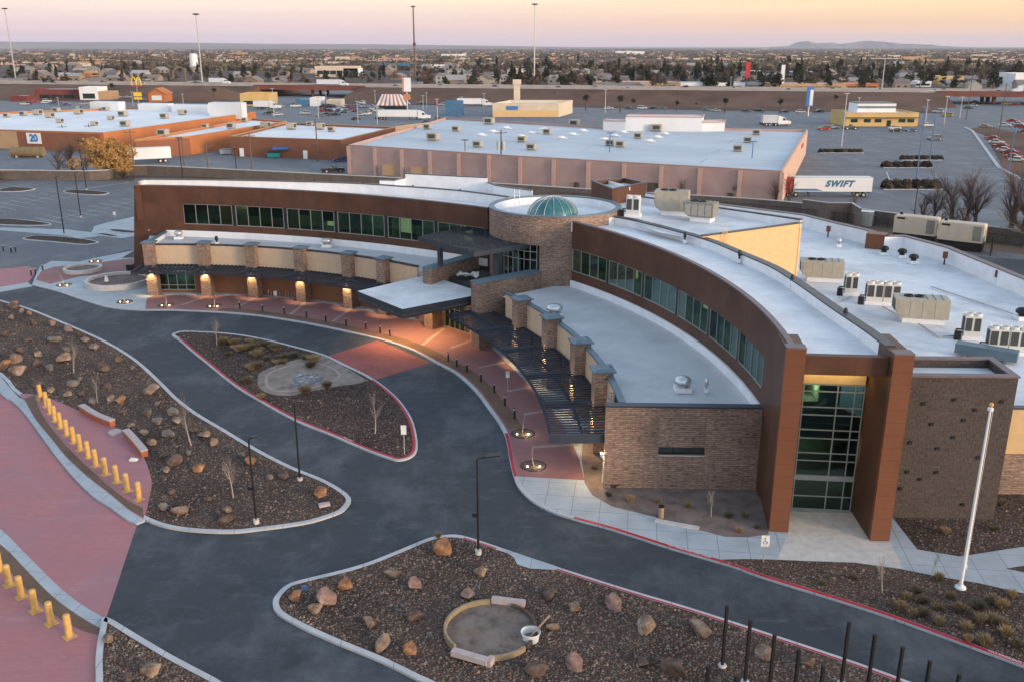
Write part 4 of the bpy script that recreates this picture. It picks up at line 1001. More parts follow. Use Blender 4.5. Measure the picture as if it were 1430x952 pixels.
condenser('small condenser between the long tan unit and a four fan condenser', rp(1187, 412), R(-12), 2, 1.3)
condenser('four fan white condenser beside the largest tan rooftop unit', rp(1231, 425), R(-12), 4, 3.2)
condenser('two fan condenser standing alone on the service roof behind the dark block wing', rp(1354, 473), R(-12), 2, 1.4)
condenser('four fan condenser nearest the pale duct behind the dark block wing', rp(1404, 493), R(-12), 4, 3.1)
o = thing('roof_duct', 'pale blue grey sheet metal duct lying behind the dark block wing', 'duct', rp(1376, 501), R(-35))
m = MB(); m.base((0, 0, .25), (4.6, 1.1, .8)); m.build('duct', 'blue_coping', o); m = MB(); m.base((-1.5, 0, 0), (.2, 1, .25)); m.base((1.5, 0, 0), (.2, 1, .25)); m.build('support', 'grey_metal', o)
zp = 12.37
condenser('white two fan condenser beside the rotunda parapet', at(884, 303, zp), R(-18), 2, 1.5)
rooftop_unit('pale green grey rooftop unit on the penthouse, the taller of its pair', at(938, 300, zp), R(-16), 3.6, 2.0, 2.1, 'unit_tan')
rooftop_unit('low dark grey rooftop unit on the penthouse beside the taller pale one', at(978, 309, zp), R(-30), 3.2, 1.9, 1.5, 'unit_side')
for x, y, z, lb, r_, dk in ((1234, 356, zr_, 'dark exhaust fan farthest from the camera in the trio near the parapet corner', .5, True), (1259, 360, zr_, 'dark exhaust fan in the middle of the trio near the parapet corner', .5, True), (1275, 368, zr_, 'dark exhaust fan nearest the camera in the trio near the parapet corner', .5, True),
      (1427, 446, zr_, 'dark exhaust fan at the far side of the service roof past the condensers', .6, True), (1171, 345, zr_, 'small white vent near the long white parapet', .3, False),
      (774, 441, 5.7, 'round silver vent by the second stone pier on the low curved roof', .75, False), (953, 545, 5.7, 'round silver vent near the stone end wall on the low curved roof', .6, False), (986, 548, 5.7, 'tiny pipe vent near the stone end wall on the low curved roof', .14, False),
      (457, 345, 5.9, 'round silver vent on the left low curved roof', .6, False), (250, 334, 5.9, 'pale box vent at the end parapet of the left low roof', .5, False), (303, 342, 5.9, 'tiny vent next to the box vent on the left low roof', .2, True)):
    q = at(x, y, z); vent(lb, q, r_, dk)
for i, (x, y, z) in enumerate(((440, 262.5, 12.1), (508, 266, 12.1), (577, 271, 12.1), (643, 277, 12.1), (956, 340, 11.8), (1032, 367, 11.8), (1105, 403, 11.8), (1179, 452, 11.8))):
    q = at(x, y, z); vent(f'short black roof drain pipe, {ORD[i]} along the brown curved wall from its far end', q, .14, True)['group'] = 'drain pipes on the high curved roof'
# snow-like pile of covers on the entrance roof
o = thing('cover_sheet', 'crumpled pale sheet lying on the low entrance roof between stone walls', 'tarpaulin', at(653, 388, 5.6))
m = MB(); random.seed(5)
g = [[(x * .35 - 1.2, y * .35 - .7, .1 + random.random() * .5) for x in range(8)] for y in range(5)]
for y in range(4):
    for x in range(7): m.quad([g[y][x], g[y][x + 1], g[y + 1][x + 1], g[y + 1][x]])
m.build('sheet', 'bag_white', o, recalc=True)

# ================================================================== boulders
def rock_mesh(seed, mat):
    bm = bmesh.new(); bmesh.ops.create_icosphere(bm, subdivisions=3, radius=.5); rnd = random.Random(seed)
    off = Vector((rnd.random() * 50, rnd.random() * 50, rnd.random() * 50))
    cuts = [(Vector((rnd.gauss(0, 1), rnd.gauss(0, 1), rnd.gauss(0, .8))).normalized(), rnd.uniform(.22, .37)) for _ in range(15)]
    for v in bm.verts:
        for nn, d in cuts:
            k = v.co.dot(nn)
            if k > d: v.co -= nn * (k - d) * .92
        v.co *= 1 + .16 * noise.noise(v.co * 2.2 + off) + .07 * noise.noise(v.co * 6 + off)
        v.co.z = v.co.z * .85 + .20
        if v.co.z < -.12: v.co.z = -.12
    me = bpy.data.meshes.new('boulder'); bm.to_mesh(me); bm.free(); me.materials.append(MATS[mat]); return me
TONE = {'rust': 'rust_rock', 'tan': 'tan_rock', 'pink': 'pink_rock', 'brown': 'brown_rock', 'grey': 'grey_rock'}
RM = {k: [rock_mesh(i * 10 + j, m_) for j in range(4)] for i, (k, m_) in enumerate(TONE.items())}
random.seed(11)
def boulders(lst, group, marks, z=.13):
    out = []
    for i, (x, y, w_, tone) in enumerate(lst):
        p = at(x, y, z); depth = p.y * CP + (CAM_H - z) * SP; wd = w_ * depth / FPX
        o = bpy.data.objects.new('boulder', random.choice(RM[tone])); COL.objects.link(o)
        o.location = (p.x, p.y + wd * .25, z + .02); o.rotation_euler = (random.uniform(-.2, .2), random.uniform(-.2, .2), random.random() * 6.28)
        s_ = wd * 1.12; o.scale = (s_ * random.uniform(.95, 1.1), s_ * random.uniform(.8, 1.0), s_ * random.uniform(.75, .95))
        tag(o, None, 'boulder', group); sz = 'large' if wd > 1.5 else 'medium' if wd > .95 else 'small'
        out.append((o, f"{sz} {tone} boulder"))
    by_landmark(out, 'boulder', marks); return out
BB = [(411, 838, 22, 'rust'), (438, 857, 26, 'tan'), (456, 846, 36, 'pink'), (481, 824, 25, 'rust'), (549, 808, 24, 'tan'), (615, 776, 36, 'rust'), (671, 805, 25, 'tan'), (581, 823, 25, 'pink'), (652, 836, 24, 'pink'), (579, 867, 27, 'brown'), (515, 876, 22, 'tan'), (531, 905, 28, 'tan'), (569, 914, 26, 'rust'), (766, 836, 24, 'brown'), (798, 855, 22, 'brown'), (774, 881, 21, 'tan'), (797, 934, 30, 'brown'), (749, 944, 32, 'brown'), (802, 856, 25, 'tan'), (859, 850, 29, 'pink'), (905, 881, 36, 'tan'), (980, 890, 38, 'tan'), (804, 934, 32, 'pink'), (899, 931, 23, 'brown'), (943, 946, 44, 'brown'), (1071, 917, 29, 'tan'), (1130, 932, 24, 'brown')]
del BB[14], BB[15]
marks_B = {'the bucket in the front bed': at(740, 892), 'the street lamp in the front bed': at(668, 773), 'the rounded kerb tip of the front bed': at(400, 842), 'the black fence posts': at(1030, 940), 'the round basin in the front bed': at(640, 885), 'the red kerb of the front bed': at(900, 845)}
boulders(BB, 'boulders in the front gravel bed', marks_B)
BL = [(22, 524, 30, 'tan'), (4, 515, 20, 'rust'), (18, 507, 24, 'tan'), (52, 497, 15, 'tan'), (27, 493, 15, 'brown'), (75, 479, 17, 'grey'), (71, 455, 15, 'pink'), (44, 455, 17, 'brown'), (95, 463, 14, 'pink'), (109, 470, 12, 'brown'), (117, 478, 15, 'pink'), (130, 489, 16, 'pink'), (84, 506, 24, 'tan'), (68, 518, 15, 'grey'), (49, 511, 14, 'brown'), (164, 506, 15, 'brown'), (183, 516, 9, 'grey'), (143, 519, 17, 'brown'), (110, 532, 12, 'grey'), (100, 540, 16, 'grey'), (70, 548, 16, 'tan'), (53, 540, 18, 'brown'), (92, 554, 13, 'tan'), (113, 553, 14, 'brown'), (127, 565, 15, 'grey'), (148, 544, 16, 'brown'), (155, 559, 17, 'tan'), (166, 563, 18, 'rust'), (207, 551, 26, 'tan'), (218, 567, 12, 'tan'), (205, 580, 19, 'brown'), (169, 578, 14, 'brown'), (240, 580, 16, 'grey'), (246, 592, 20, 'tan'), (218, 594, 17, 'grey'), (183, 597, 14, 'tan'), (201, 608, 17, 'grey'), (212, 621, 16, 'tan'), (232, 611, 18, 'grey'), (270, 604, 13, 'brown'), (285, 611, 17, 'tan'), (298, 622, 20, 'tan'), (227, 640, 16, 'brown'), (242, 650, 23, 'brown'), (232, 659, 16, 'tan'), (274, 658, 22, 'rust'), (336, 638, 14, 'grey'), (349, 650, 20, 'rust'), (375, 670, 13, 'grey'), (397, 670, 22, 'brown'), (447, 694, 25, 'rust'), (226, 713, 18, 'grey'), (252, 719, 26, 'tan'), (316, 716, 17, 'tan'), (312, 731, 22, 'brown'), (17, 431, 14, 'brown'), (28, 437, 11, 'pink'), (40, 440, 11, 'tan'), (43, 454, 13, 'brown'), (5, 470, 14, 'brown'), (90, 492, 12, 'grey'), (35, 478, 12, 'brown'), (238, 690, 15, 'brown'), (290, 700, 12, 'brown'), (262, 636, 13, 'grey'), (15, 446, 12, 'tan'), (60, 560, 13, 'tan')]
marks_L = {'the street lamp nearest the rose paving': at(352, 728), 'the far end of the yellow bollard row': at(57, 557), 'the rounded kerb end of the left bed': at(480, 700), 'the taller red block wall': at(140, 590), 'the shorter red block wall': at(192, 625), 'the driveway kerb by the left bed': at(240, 556), 'the left edge of the left bed': at(0, 480), 'the near end of the yellow bollard row': at(200, 700)}
boulders(BL, 'boulders in the large left gravel bed', marks_L)
boulders([(150, 897, 20, 'tan'), (209, 945, 34, 'tan'), (176, 953, 22, 'brown')], 'boulders in the corner bed', {'the point of the corner bed': at(140, 880)})
o = tag(bpy.data.objects.new('boulder', RM['rust'][2]), 'rusty red boulder alone at the kerb by the upper left driveway', 'boulder'); COL.objects.link(o); q = at(20, 425, .13); o.location = q; o.scale = (1.6, 1.2, .9)
# loose pebbles: countless
def ins(P_):
    P_ = smooth_closed(P_); ar = sum(a.x * b.y - b.x * a.y for a, b in zip(P_, P_[1:] + P_[:1])); return offset(P_, .45 if ar > 0 else -.45, True)
def smooth_closed(P_): return smooth(P_, 2, True)
random.seed(2)
def inside(x, y, poly):
    r = False; j = len(poly) - 1
    for i in range(len(poly)):
        if (poly[i].y > y) != (poly[j].y > y) and x < (poly[j].x - poly[i].x) * (y - poly[i].y) / (poly[j].y - poly[i].y) + poly[i].x: r = not r
        j = i
    return r
EXC = [list(LENS) + list(reversed(upo)), px((700, 768), (714, 772.5), (775, 792), (776, 798), (740, 796), (722, 790), (718, 781)), pad, px((1246, 724), (1246, 724.5), (1247, 724)), arc(at(685, 882).xy, 2.7, 0, 360, 20)]
def pebbles(polys, n_, mats, smin, smax, name, label):
    vs, fs, mi = [], [], []
    for poly, k in polys:
        xs_ = [p[0] for p in poly]; ys_ = [p[1] for p in poly]; c_ = 0; tries = 0
        while c_ < k and tries < k * 40:
            tries += 1; x, y = random.uniform(min(xs_), max(xs_)), random.uniform(min(ys_), max(ys_))
            ins = False; j = len(poly) - 1
            for i in range(len(poly)):
                if (poly[i][1] > y) != (poly[j][1] > y) and x < (poly[j][0] - poly[i][0]) * (y - poly[i][1]) / (poly[j][1] - poly[i][1]) + poly[i][0]: ins = not ins
                j = i
            if not ins or any(inside(x, y, e_) for e_ in EXC): continue
            c_ += 1; r_ = random.uniform(smin, smax) * (1 if random.random() < .9 else 1.8); i0 = len(vs); a = random.random() * 6; r = r_
            for t in (0, 1, 2, 3): vs.append((x + r * math.cos(a + t * 1.57) * random.uniform(.7, 1.2), y + r * math.sin(a + t * 1.57) * random.uniform(.7, 1.2), .125))
            vs.append((x + r * .2, y, .13 + r * random.uniform(.6, 1.)))
            for t in range(4): fs.append((i0 + t, i0 + (t + 1) % 4, i0 + 4)); mi.append(0)
            k_ = random.randrange(len(mats)); mi[-4:] = [k_] * 4
    me = bpy.data.meshes.new(name); me.from_pydata(vs, [], fs)
    for m_ in mats: me.materials.append(MATS[m_])
    for p, i in zip(me.polygons, mi): p.material_index = i
    o = bpy.data.objects.new(name, me); COL.objects.link(o); return tag(o, label, 'gravel', None, 'stuff')
pebbles([([p.xy for p in ins(px(*LEFT))], 8000), ([p.xy for p in ins(px(*[(max(-10, min(1440, a)), min(b, 965)) for a, b in RIGHT]))], 9000), ([p.xy for p in ins(px(*[(a, min(b, 965)) for a, b in LOW]))], 1200), ([p.xy for p in ins(px(*ISL))], 2200), ([p.xy for p in px((1010, 788), (1131, 790), (1254, 800), (1365, 820), (1430, 835), (1430, 925), (1298, 878), (1166, 833))], 1600), ([p.xy for p in px((1252, 728), (1283, 768), (1340, 777), (1430, 763), (1430, 695))], 700)], 0, ['brown_rock', 'grey_rock', 'pink_rock', 'brown_rock', 'tan_rock'], .03, .075, 'loose_gravel', 'loose brown and pale gravel stones strewn over the beds')

# ================================================================== trees, saplings, grasses
def branching(seed, h, r, levels=4, spread=.55, n0=5, upright=.35, first=.3):
    """tapered trunk and twigs; returns (trunk MB, twig MB)"""
    rnd = random.Random(seed); T, C_ = MB(), MB()
    def grow(p, d, L, r_, lev):
        q = p
        k = 3 if lev < 2 else 2
        for i in range(k):
            d2 = (d + Vector((rnd.gauss(0, .09), rnd.gauss(0, .09), rnd.gauss(0, .05)))).normalized()
            q2 = q + d2 * L / k; ra = r_ * (1 - .55 * i / k); rb = r_ * (1 - .55 * (i + 1) / k)
            (T if lev == 0 else C_).tube(q, q2, ra, rb, 6 if lev == 0 else 3, caps=False)
            if lev < levels:
                nb = n0 if lev == 0 else 3
                for _ in range(nb if (i > 0 or lev > 0) else (1 if first < .3 else 0)):
                    az = rnd.random() * 6.28; t_ = rnd.uniform(.35, 1.) * spread
                    a_ = d2.orthogonal().normalized(); b_ = d2.cross(a_)
                    nd = (d2 * math.cos(t_) + (a_ * math.cos(az) + b_ * math.sin(az)) * math.sin(t_) + Vector((0, 0, upright * .3))).normalized()
                    grow(q.lerp(q2, rnd.uniform(.2, 1)), nd, L * rnd.uniform(.42, .62), rb * .55, lev + 1)
            q = q2; d = d2
    grow(Vector((0, 0, 0)), Vector((0, 0, 1)), h * .62, r, 0); return T, C_
def bare_tree(seed, h, r, bark, twig, name='bare_tree', **k):
    t_ = thing(name, None, 'tree'); T, C_ = branching(seed, h, r, **k)
    T.build('trunk', bark, t_, recalc=False); C_.build('crown', twig, t_, recalc=False); return Proto(t_)
SAP = [bare_tree(21 + i, 1., .014, 'pale_bark', 'pale_twig', 'sapling', levels=2, n0=5, spread=.6) for i in range(2)]
for i, (x, y, yt, lb) in enumerate(((524, 605, 549, 'bare whitish sapling in the island near its white sign'), (303, 482, 443, 'bare whitish sapling at the far tip of the island'), (267, 622, 556, 'thin bare sapling by the driveway kerb, middle of the left bed'), (326, 695, 637, 'bare pale sapling near the street lamp in the left bed'), (103, 520, 478, 'faint thin sapling far up the left bed'), (136, 562, 523, 'faint leaning sapling above the taller red block wall'), (1232, 828, 772, 'reddish bare sapling in the strip before the copper fins'), (993, 721, 683, 'bare white sapling in front of the stone end wall'), (1302, 800, 765, 'tiny red twig sapling near the flagpole'))):
    h_ = height(x, y, yt); SAP[i % 2].put(at(x, y, .13), i * 1.3, h_ * 1.05, lb)
# saplings in round grates with uplights
TG = thing('tree_grate', None, 'tree grate'); m = MB(); m.lathe((0, 0, 0), [(.12, .012), (.95, .015), (1.0, .01), (1.0, 0)], 28); m.build('grate', 'brown_rock', TG)
m = MB(); m.lathe((0, 0, 0), [(.97, 0), (.97, .035), (1.05, .035), (1.05, 0)], 28); m.build('rim', 'black_metal', TG)
for a in (-.5, .5):
    m = MB(); m.tube((a, -.2, .0), (a, -.2, .09), .065, n=10); m.build('ground_light', 'uplight', TG)
TG = Proto(TG); GS = bare_tree(40, 1., .012, 'pale_bark', 'pale_twig', 'sapling', levels=1, n0=3, spread=.35)
nm = ['beside the low ring planter', 'by the cone bin at the far kerb corner', 'in front of the large ring planter', 'before the first stone pier', 'before the second stone pier', 'at the kerb nearest the black bollards', 'on the walk nearest the stone end wall']
for i, (x, y) in enumerate(((133, 365), (89.5, 398), (174, 421.5), (232, 426.5), (299, 427.5), (730, 605), (745, 650))):
    q = at(x, y, .135); TG.put(q, 0, .92, f'round tree grate with two small uplights {nm[i]}', 'tree grates along the walk'); GS.put(q, i, 2.3, f'very thin staked sapling {nm[i]}', 'saplings in grates')
    light('POINT', q + Vector((.35, -.25, .35)), 5, (1, .8, .5), shadow_soft_size=.08)
# grass clumps
def tuft_mesh(seed, n_, h, spread):
    rnd = random.Random(seed); m = MB()
    for _ in range(n_):
        a = rnd.random() * 6.28; r0 = rnd.random() * spread * .35; lean = rnd.uniform(.1, 1.) * spread; hh = h * rnd.uniform(.6, 1.1); b = rnd.random() * 6.28; w_ = .02
        p = Vector((r0 * math.cos(a), r0 * math.sin(a), 0)); q = p + Vector((lean * math.cos(a), lean * math.sin(a), hh)); s_ = Vector((math.cos(b), math.sin(b), 0)) * w_
        mid_ = p.lerp(q, .55) + Vector((0, 0, hh * .12))
        m.mesh([p - s_, p + s_, mid_ + s_, mid_ - s_, q], [(0, 1, 2, 3), (3, 2, 4)])
    return m
TU = []
for i, (mt, h_, sp_) in enumerate((('dry_grass', .62, .42), ('sage_leaf', .55, .5), ('dry_grass', .5, .55))):
    TU.append(tuft_mesh(60 + i, 260, h_ * .85, sp_).build('grass_tuft', mt, None, recalc=False))
TU = [Proto(o) for o in TU]
gt = [(1265, 834, 0), (1257, 848, 0), (1274, 857, 0), (1310, 868, 0), (1328, 832, 0), (1311, 848, 1), (1368, 866, 0), (1348, 876, 0), (1384, 866, 0), (1400, 870, 0), (1398, 846, 0), (1384, 838, 0), (1352, 892, 0), (1374, 896, 0), (1366, 846, 1), (1290, 838, 1), (1279, 824, 1), (1311, 806, 0), (1412, 830, 0), (1420, 900, 1), (1404, 885, 0), (1290, 856, 1), (1340, 850, 1)]
its = []
for i, (x, y, k) in enumerate(gt):
    o = TU[k].put(at(x, y + 3, .13), i * 2.1, random.uniform(.7, 1.1)); tag(o, None, 'grass tuft', 'grass tufts by the flagpole'); its.append((o, 'tall straw coloured grass tuft' if k == 0 else 'low olive grass tuft'))
by_landmark(its, 'tuft', {'the flagpole base': at(1342, 820), 'the red kerb of the flagpole bed': at(1300, 880)})
its = []; random.seed(8)
for i in range(34):
    u = random.random(); x = 315 + u * 130 + random.uniform(-12, 12); y = 478 + u * 32 + random.uniform(-8, 16 - 4 * u)
    if i > 24: x, y = random.choice(((352, 520), (368, 556), (420, 548), (395, 560), (440, 515), (465, 535), (352, 538))); x += random.uniform(-10, 10); y += random.uniform(-6, 6)
    o = TU[1 if i % 3 else 2].put(at(x, y, .13), i * 2.1, random.uniform(.8, 1.5)); tag(o, None, 'grass tuft', 'grass tufts in the island'); its.append((o, 'olive brown grass tuft' if i % 3 else 'straw coloured grass tuft'))
by_landmark(its, 'tuft', {'the far tip of the island': at(290, 475), 'the pebble patch': at(425, 530), 'the island sapling': at(524, 604), 'the far kerb of the island': at(400, 486), 'the red kerb of the island': at(350, 535)})
its = []
for i, (x, y) in enumerate(((880, 700), (850, 692), (962, 708), (1057, 737), (1032, 743), (1018, 722), (1040, 722), (858, 680), (920, 702), (830, 655), (1320, 745), (1390, 740), (1400, 705), (690, 372), (1150, 815), (1190, 808), (612, 750))):
    o = TU[i % 2].put(at(x, y, .13), i, random.uniform(.5, .9)); tag(o, None, 'plant', 'small plants in the building beds'); its.append((o, 'small dry bed plant'))
by_landmark(its, 'small plant', {'the stone end wall': at(930, 690), 'the left copper fin': at(1090, 745), 'the dark block wing': at(1320, 724), 'the security lamp': at(845, 640), 'the front bed tip': at(615, 755)})
# ================================================================== lamps, bollards, posts, signs
def street_lamp(label, x, y, yt, arm=1.1, r=.075, box=False, group='street lamps along the driveway', azi=.25):
    h = height(x, y, yt); t_ = thing('street_lamp', label, 'street lamp', at(x, y, .13 if box else .0), 0, group)
    m = MB(); m.tube((0, 0, .35), (0, 0, h), r, r * .75, 8); m.build('pole', 'black_metal', t_)
    m = MB(); m.tube((0, 0, 0), (0, 0, .3), .2, .2, 14); m.build('base', 'pale_concrete', t_)
    d = Vector((math.cos(azi), math.sin(azi), 0)); m = MB(); m.tube(Vector((0, 0, h - .05)), d * arm * .5 + Vector((0, 0, h + .05)), .04, n=6); m.box(d * arm * .75 + Vector((0, 0, h + .06)), (arm * .75, .32, .1), azi); hd = m.build('lamp_head', 'black_metal', t_)
    m = MB(); m.box(d * arm * .75 + Vector((0, 0, h + .0)), (arm * .55, .24, .02), azi); m.build('lens', 'unit_white', hd)
    if box: m = MB(); m.box((-.18, 0, h * .42), (.3, .2, .25)); m.build('camera_box', 'black_metal', t_)
    return t_
street_lamp('black street lamp in the front bed between two round boulders', 668, 773, 640, 1.2, box=True)
street_lamp('black street lamp at the left bed tip, nearest the camera of its bed', 358, 730, 612, .5, box=True)
street_lamp('black street lamp on the left bed kerb opposite the island', 419, 672, 562, .5)
street_lamp('tall black lamp in the near oval island of the left lot', 90, 329, 247, 1.2, .1, group='lamps of the left lot')
street_lamp('tall black lamp standing in the middle of the left lot', 113, 304, 241, 1.2, .1, group='lamps of the left lot')
street_lamp('tall black lamp in the far oval island of the left lot', 121, 266, 222, 1.2, .1, group='lamps of the left lot')
street_lamp('black service yard lamp in front of the left generator', 1272, 335, 262, .8, .09, group='service yard lamps')
street_lamp('black service yard lamp in front of the right generator', 1330, 344, 292, 1.4, .09, group='service yard lamps', azi=0)
YB = thing('yellow_bollard', None, 'bollard'); m = MB(); m.lathe((0, 0, .02), [(.19, 0), (.19, 1.25), (.15, 1.33), (.01, 1.36)], 14); m.build('post', 'yellow_paint', YB)
m = MB(); m.base((0, 0, 0), (.62, .62, .02)); m.build('base_plate', 'yellow_paint', YB); YB = Proto(YB)
up_row = [(57, 557), (65, 567), (70.5, 576.6), (77, 587.5), (84.7, 597), (93.4, 607), (103, 617.5), (112, 628), (123.5, 638.5), (134, 650), (147.5, 662), (163, 673), (178, 685), (194.5, 697)]
for i, (x, y) in enumerate(up_row): YB.put(at(x, y, .14), .9, 1.0, f'yellow bollard, {ORD[i]} from the far end of the long row', 'yellow bollards of the long row').rotation_euler[0] = random.uniform(-.03, .03)
lo_row = [(-14, 780), (0, 796), (13, 816.6), (30, 833), (49.5, 852.4), (71.6, 870), (97, 888)]
for i, (x, y) in enumerate(lo_row[1:]): YB.put(at(x, y, .01), .9, 1.0, f'yellow bollard, {ORD[5 - i]} from the near end of the short corner row', 'yellow bollards of the short row')
BLK = thing('walk_bollard', None, 'bollard'); m = MB(); m.lathe((0, 0, 0), [(.09, 0), (.09, .95), (.01, .97)], 12); m.build('post', 'black_metal', BLK); m = MB(); m.lathe((0, 0, 0), [(.095, .74), (.1, .75), (.1, .9), (.095, .91)], 12); m.build('light_band', 'silver_metal', BLK); BLK = Proto(BLK)
rowA = [(335, 431), (366.6, 435), (397, 438.5), (428, 443), (455, 449), (483.5, 454.5), (511, 459.5), (531, 465), (544.5, 469)]
rowB = [(626, 504.5), (638, 511.5), (652, 519), (671.5, 532.5), (690, 547.5), (705, 566), (718.5, 584)]
for i, (x, y) in enumerate(rowA): BLK.put(at(x, y, .135), 0, 1.0, f'slim dark bollard, {ORD[i]} along the kerb from the far walk to the crossing', 'slim bollards beyond the crossing')
for i, (x, y) in enumerate(rowB): BLK.put(at(x, y, .135), 0, 1.0, f'slim dark bollard, {ORD[i]} along the kerb from the crossing towards the camera', 'slim bollards before the crossing')
for i, (x, y) in enumerate(((44, 385), (50, 384), (60, 379), (16, 353), (22, 352), (5, 351))): BLK.put(at(x, y, .0), 0, 1.1, f'dark bollard, {ORD[i]} nearest the crosswalk at the far left corner', 'dark bollards at the far left corner')
BR = thing('rack_post', None, 'bike rack'); m = MB(); m.path([(-.3, 0, 0), (-.3, 0, .75), (-.15, 0, .9), (.15, 0, .9), (.3, 0, .75), (.3, 0, 0)], .03); m.build('hoop', 'silver_metal', BR); BR = Proto(BR)
for i, x in enumerate((377, 389, 401, 410, 417)): BR.put(at(x, 415 + i * .8, .135), 1.2, 1.0, f'thin metal bike hoop by the brown wall, {ORD[i]} from the sign', 'bike hoops by the wall')
def sign(label, x, y, yt, w_, h_, face, mark=None, rz=0., zb=.13):
    H_ = height(x, y, yt); t_ = thing('road_sign', label, 'sign', at(x, y, zb), rz)
    m = MB(); m.tube((0, 0, 0), (0, 0, H_ - zb), .035, n=6); m.build('pole', 'galvanised', t_)
    m = MB(); m.box((0, -.05, H_ - h_ / 2 - zb), (w_, .02, h_)); p_ = m.build('sign_panel', face, t_)
    if mark:
        o = lettering(mark, Vector((0, 0, 0)), Vector((1, 0, 0)), h_ * .62, 'black_metal', 0, name='symbol'); o.data.align_x = 'CENTER'; o.data.align_y = 'CENTER'; o.parent = p_; o.location = (0, -.065, H_ - h_ / 2 - zb); o.rotation_euler = (math.pi / 2, 0, 0)
    return t_
def pict(p_, z, k):      # wheelchair pictogram in strokes
    m = MB(); ring = [(k * (-.02 + .16 * math.cos(a)), -.066, z - k * .12 + k * .16 * math.sin(a)) for a in [2.2 + i * .45 for i in range(11)]]
    m.path(ring, k * .028, 4); m.path([(-.03 * k, -.066, z + .2 * k), (-.01 * k, -.066, z - .02 * k), (.13 * k, -.066, z - .02 * k), (.2 * k, -.066, z - .22 * k)], k * .03, 4); m.tube((-.03 * k, -.066, z + .24 * k), (-.03 * k, -.066, z + .33 * k), .05 * k, n=6)
    m.build('symbol', 'blue_pole', p_)
s1 = sign('white accessible parking sign on a pole by the left copper fin', 1066, 783, 744, .5, .75, 'white_paint'); pict([c for c in s1.children if c.name.startswith('sign_panel')][0], height(1066, 783, 744) - .5, .7)
sign('small white sign on a pole in the island tip', 565, 634, 591, .42, .75, 'white_paint')
s1 = sign('white sign on a thin pole on the rose walk before the sun shade', 709, 546, 516, .35, .6, 'white_paint')
s1 = sign('white sign on a thin pole by the bike hoops', 385, 418, 405, .4, .6, 'white_paint')
sign('small white sign at the far edge of the left lot', 161, 308, 296, .5, .6, 'white_paint', zb=0)
# flagpole
fh = height(1341, 820, 568); o = thing('flagpole', 'tall white bare flagpole with gold ball beside the paved walk', 'flagpole', at(1341, 820, .13))
m = MB(); m.tube((0, 0, .1), (0, 0, fh - .3), .105, .06, 14); m.build('pole', 'white_metal', o); m = MB(); m.lathe((0, 0, 0), [(.32, 0), (.3, .08), (.16, .14), (.14, .3)], 16); m.build('collar', 'white_metal', o)
m = MB(); m.lathe((0, 0, fh - .3), [(.06, 0), (.15, .05), (.15, .2), (.05, .24)], 12); m.build('truck', 'white_metal', o); m = MB(); m.lathe((0, 0, fh - .02), [(.02, -.06), (.1, .02), (.125, .11), (.09, .2), (.01, .23)], 14); m.build('ball', 'yellow_paint', o, smooth=True)
m = MB(); m.tube((.13, -.02, 1.4), (.13, -.02, fh - .2), .012, n=4); m.box((.14, -.02, 1.4), (.06, .06, .25)); m.build('halyard', 'white_metal', o)
# black fence posts in the front bed
FP = thing('fence_post', None, 'fence post'); m = MB(); m.base((0, 0, .0), (.13, .13, 3.5)); m.base((0, 0, 3.5), (.16, .16, .05)); m.build('post', 'black_metal', FP); m = MB(); m.lathe((0, 0, 0), [(.21, 0), (.21, .1), (.08, .12)], 12); m.build('footing', 'pale_concrete', FP); FP = Proto(FP)
rA = [(1015.5, 845), (1048, 866), (1082, 885.5), (1116, 907), (1150, 929.5), (1184, 952)]; rB = [(1186, 868), (1222, 885.5), (1261, 903), (1299, 922), (1340, 941)]; rC = [(989, 929.5), (1029, 943)]
for rw, nm_ in ((rA, 'inner'), (rB, 'outer')):
    for i, (x, y) in enumerate(rw): q = at(x, y, 3.68); q.z = .13; FP.put(q, .3, 1., f'unfinished black fence post, {ORD[i]} of the {nm_} row from its far end', f'black fence posts of the {nm_} row')
for i, (x, y) in enumerate(rC): q = at(x, y, 3.68); q.z = .13; FP.put(q, .3, 1., f'unfinished black fence post near the big brown boulder, {("farther", "closer")[i]} of two from the camera', 'black fence posts by the boulder')
# red block seat walls, slab, bag
for a, b, c_, lb in (((115, 575), (136, 588), (158, 597), 'longer low red block wall with white top beside the yellow bollards'), ((177, 610), (190, 624), (203, 640), 'shorter low red block wall with white top nearest the white bag')):
    t_ = thing('seat_wall', lb, 'low wall', at(*b, .14)); P_ = smooth([at(*a), at(*b), at(*c_)], 5)
    m = MB(); m.strip(P_, -.25, .25, .14, .62); m.build('wall', 'block_red', t_, local=False); m = MB(); m.strip(P_, -.27, .27, .622, .72); m.build('top_course', 'white_block', t_, local=False)
o = thing('round_slab', 'pale round slab on the ground between the two red block walls', 'slab', at(161, 605, .13)); m = MB(); m.lathe((0, 0, 0), [(.55, 0), (.55, .18), (.5, .22), (.01, .22)], 18); m.build('slab', 'white_block', o)
o = thing('white_bag', 'crumpled white bag at the foot of the shorter red block wall', 'bag', at(186, 643, .14)); me = rock_mesh(77, 'bag_white'); q = bpy.data.objects.new('sack', me); COL.objects.link(q); q.parent = o; q.scale = (.95, .6, .5)
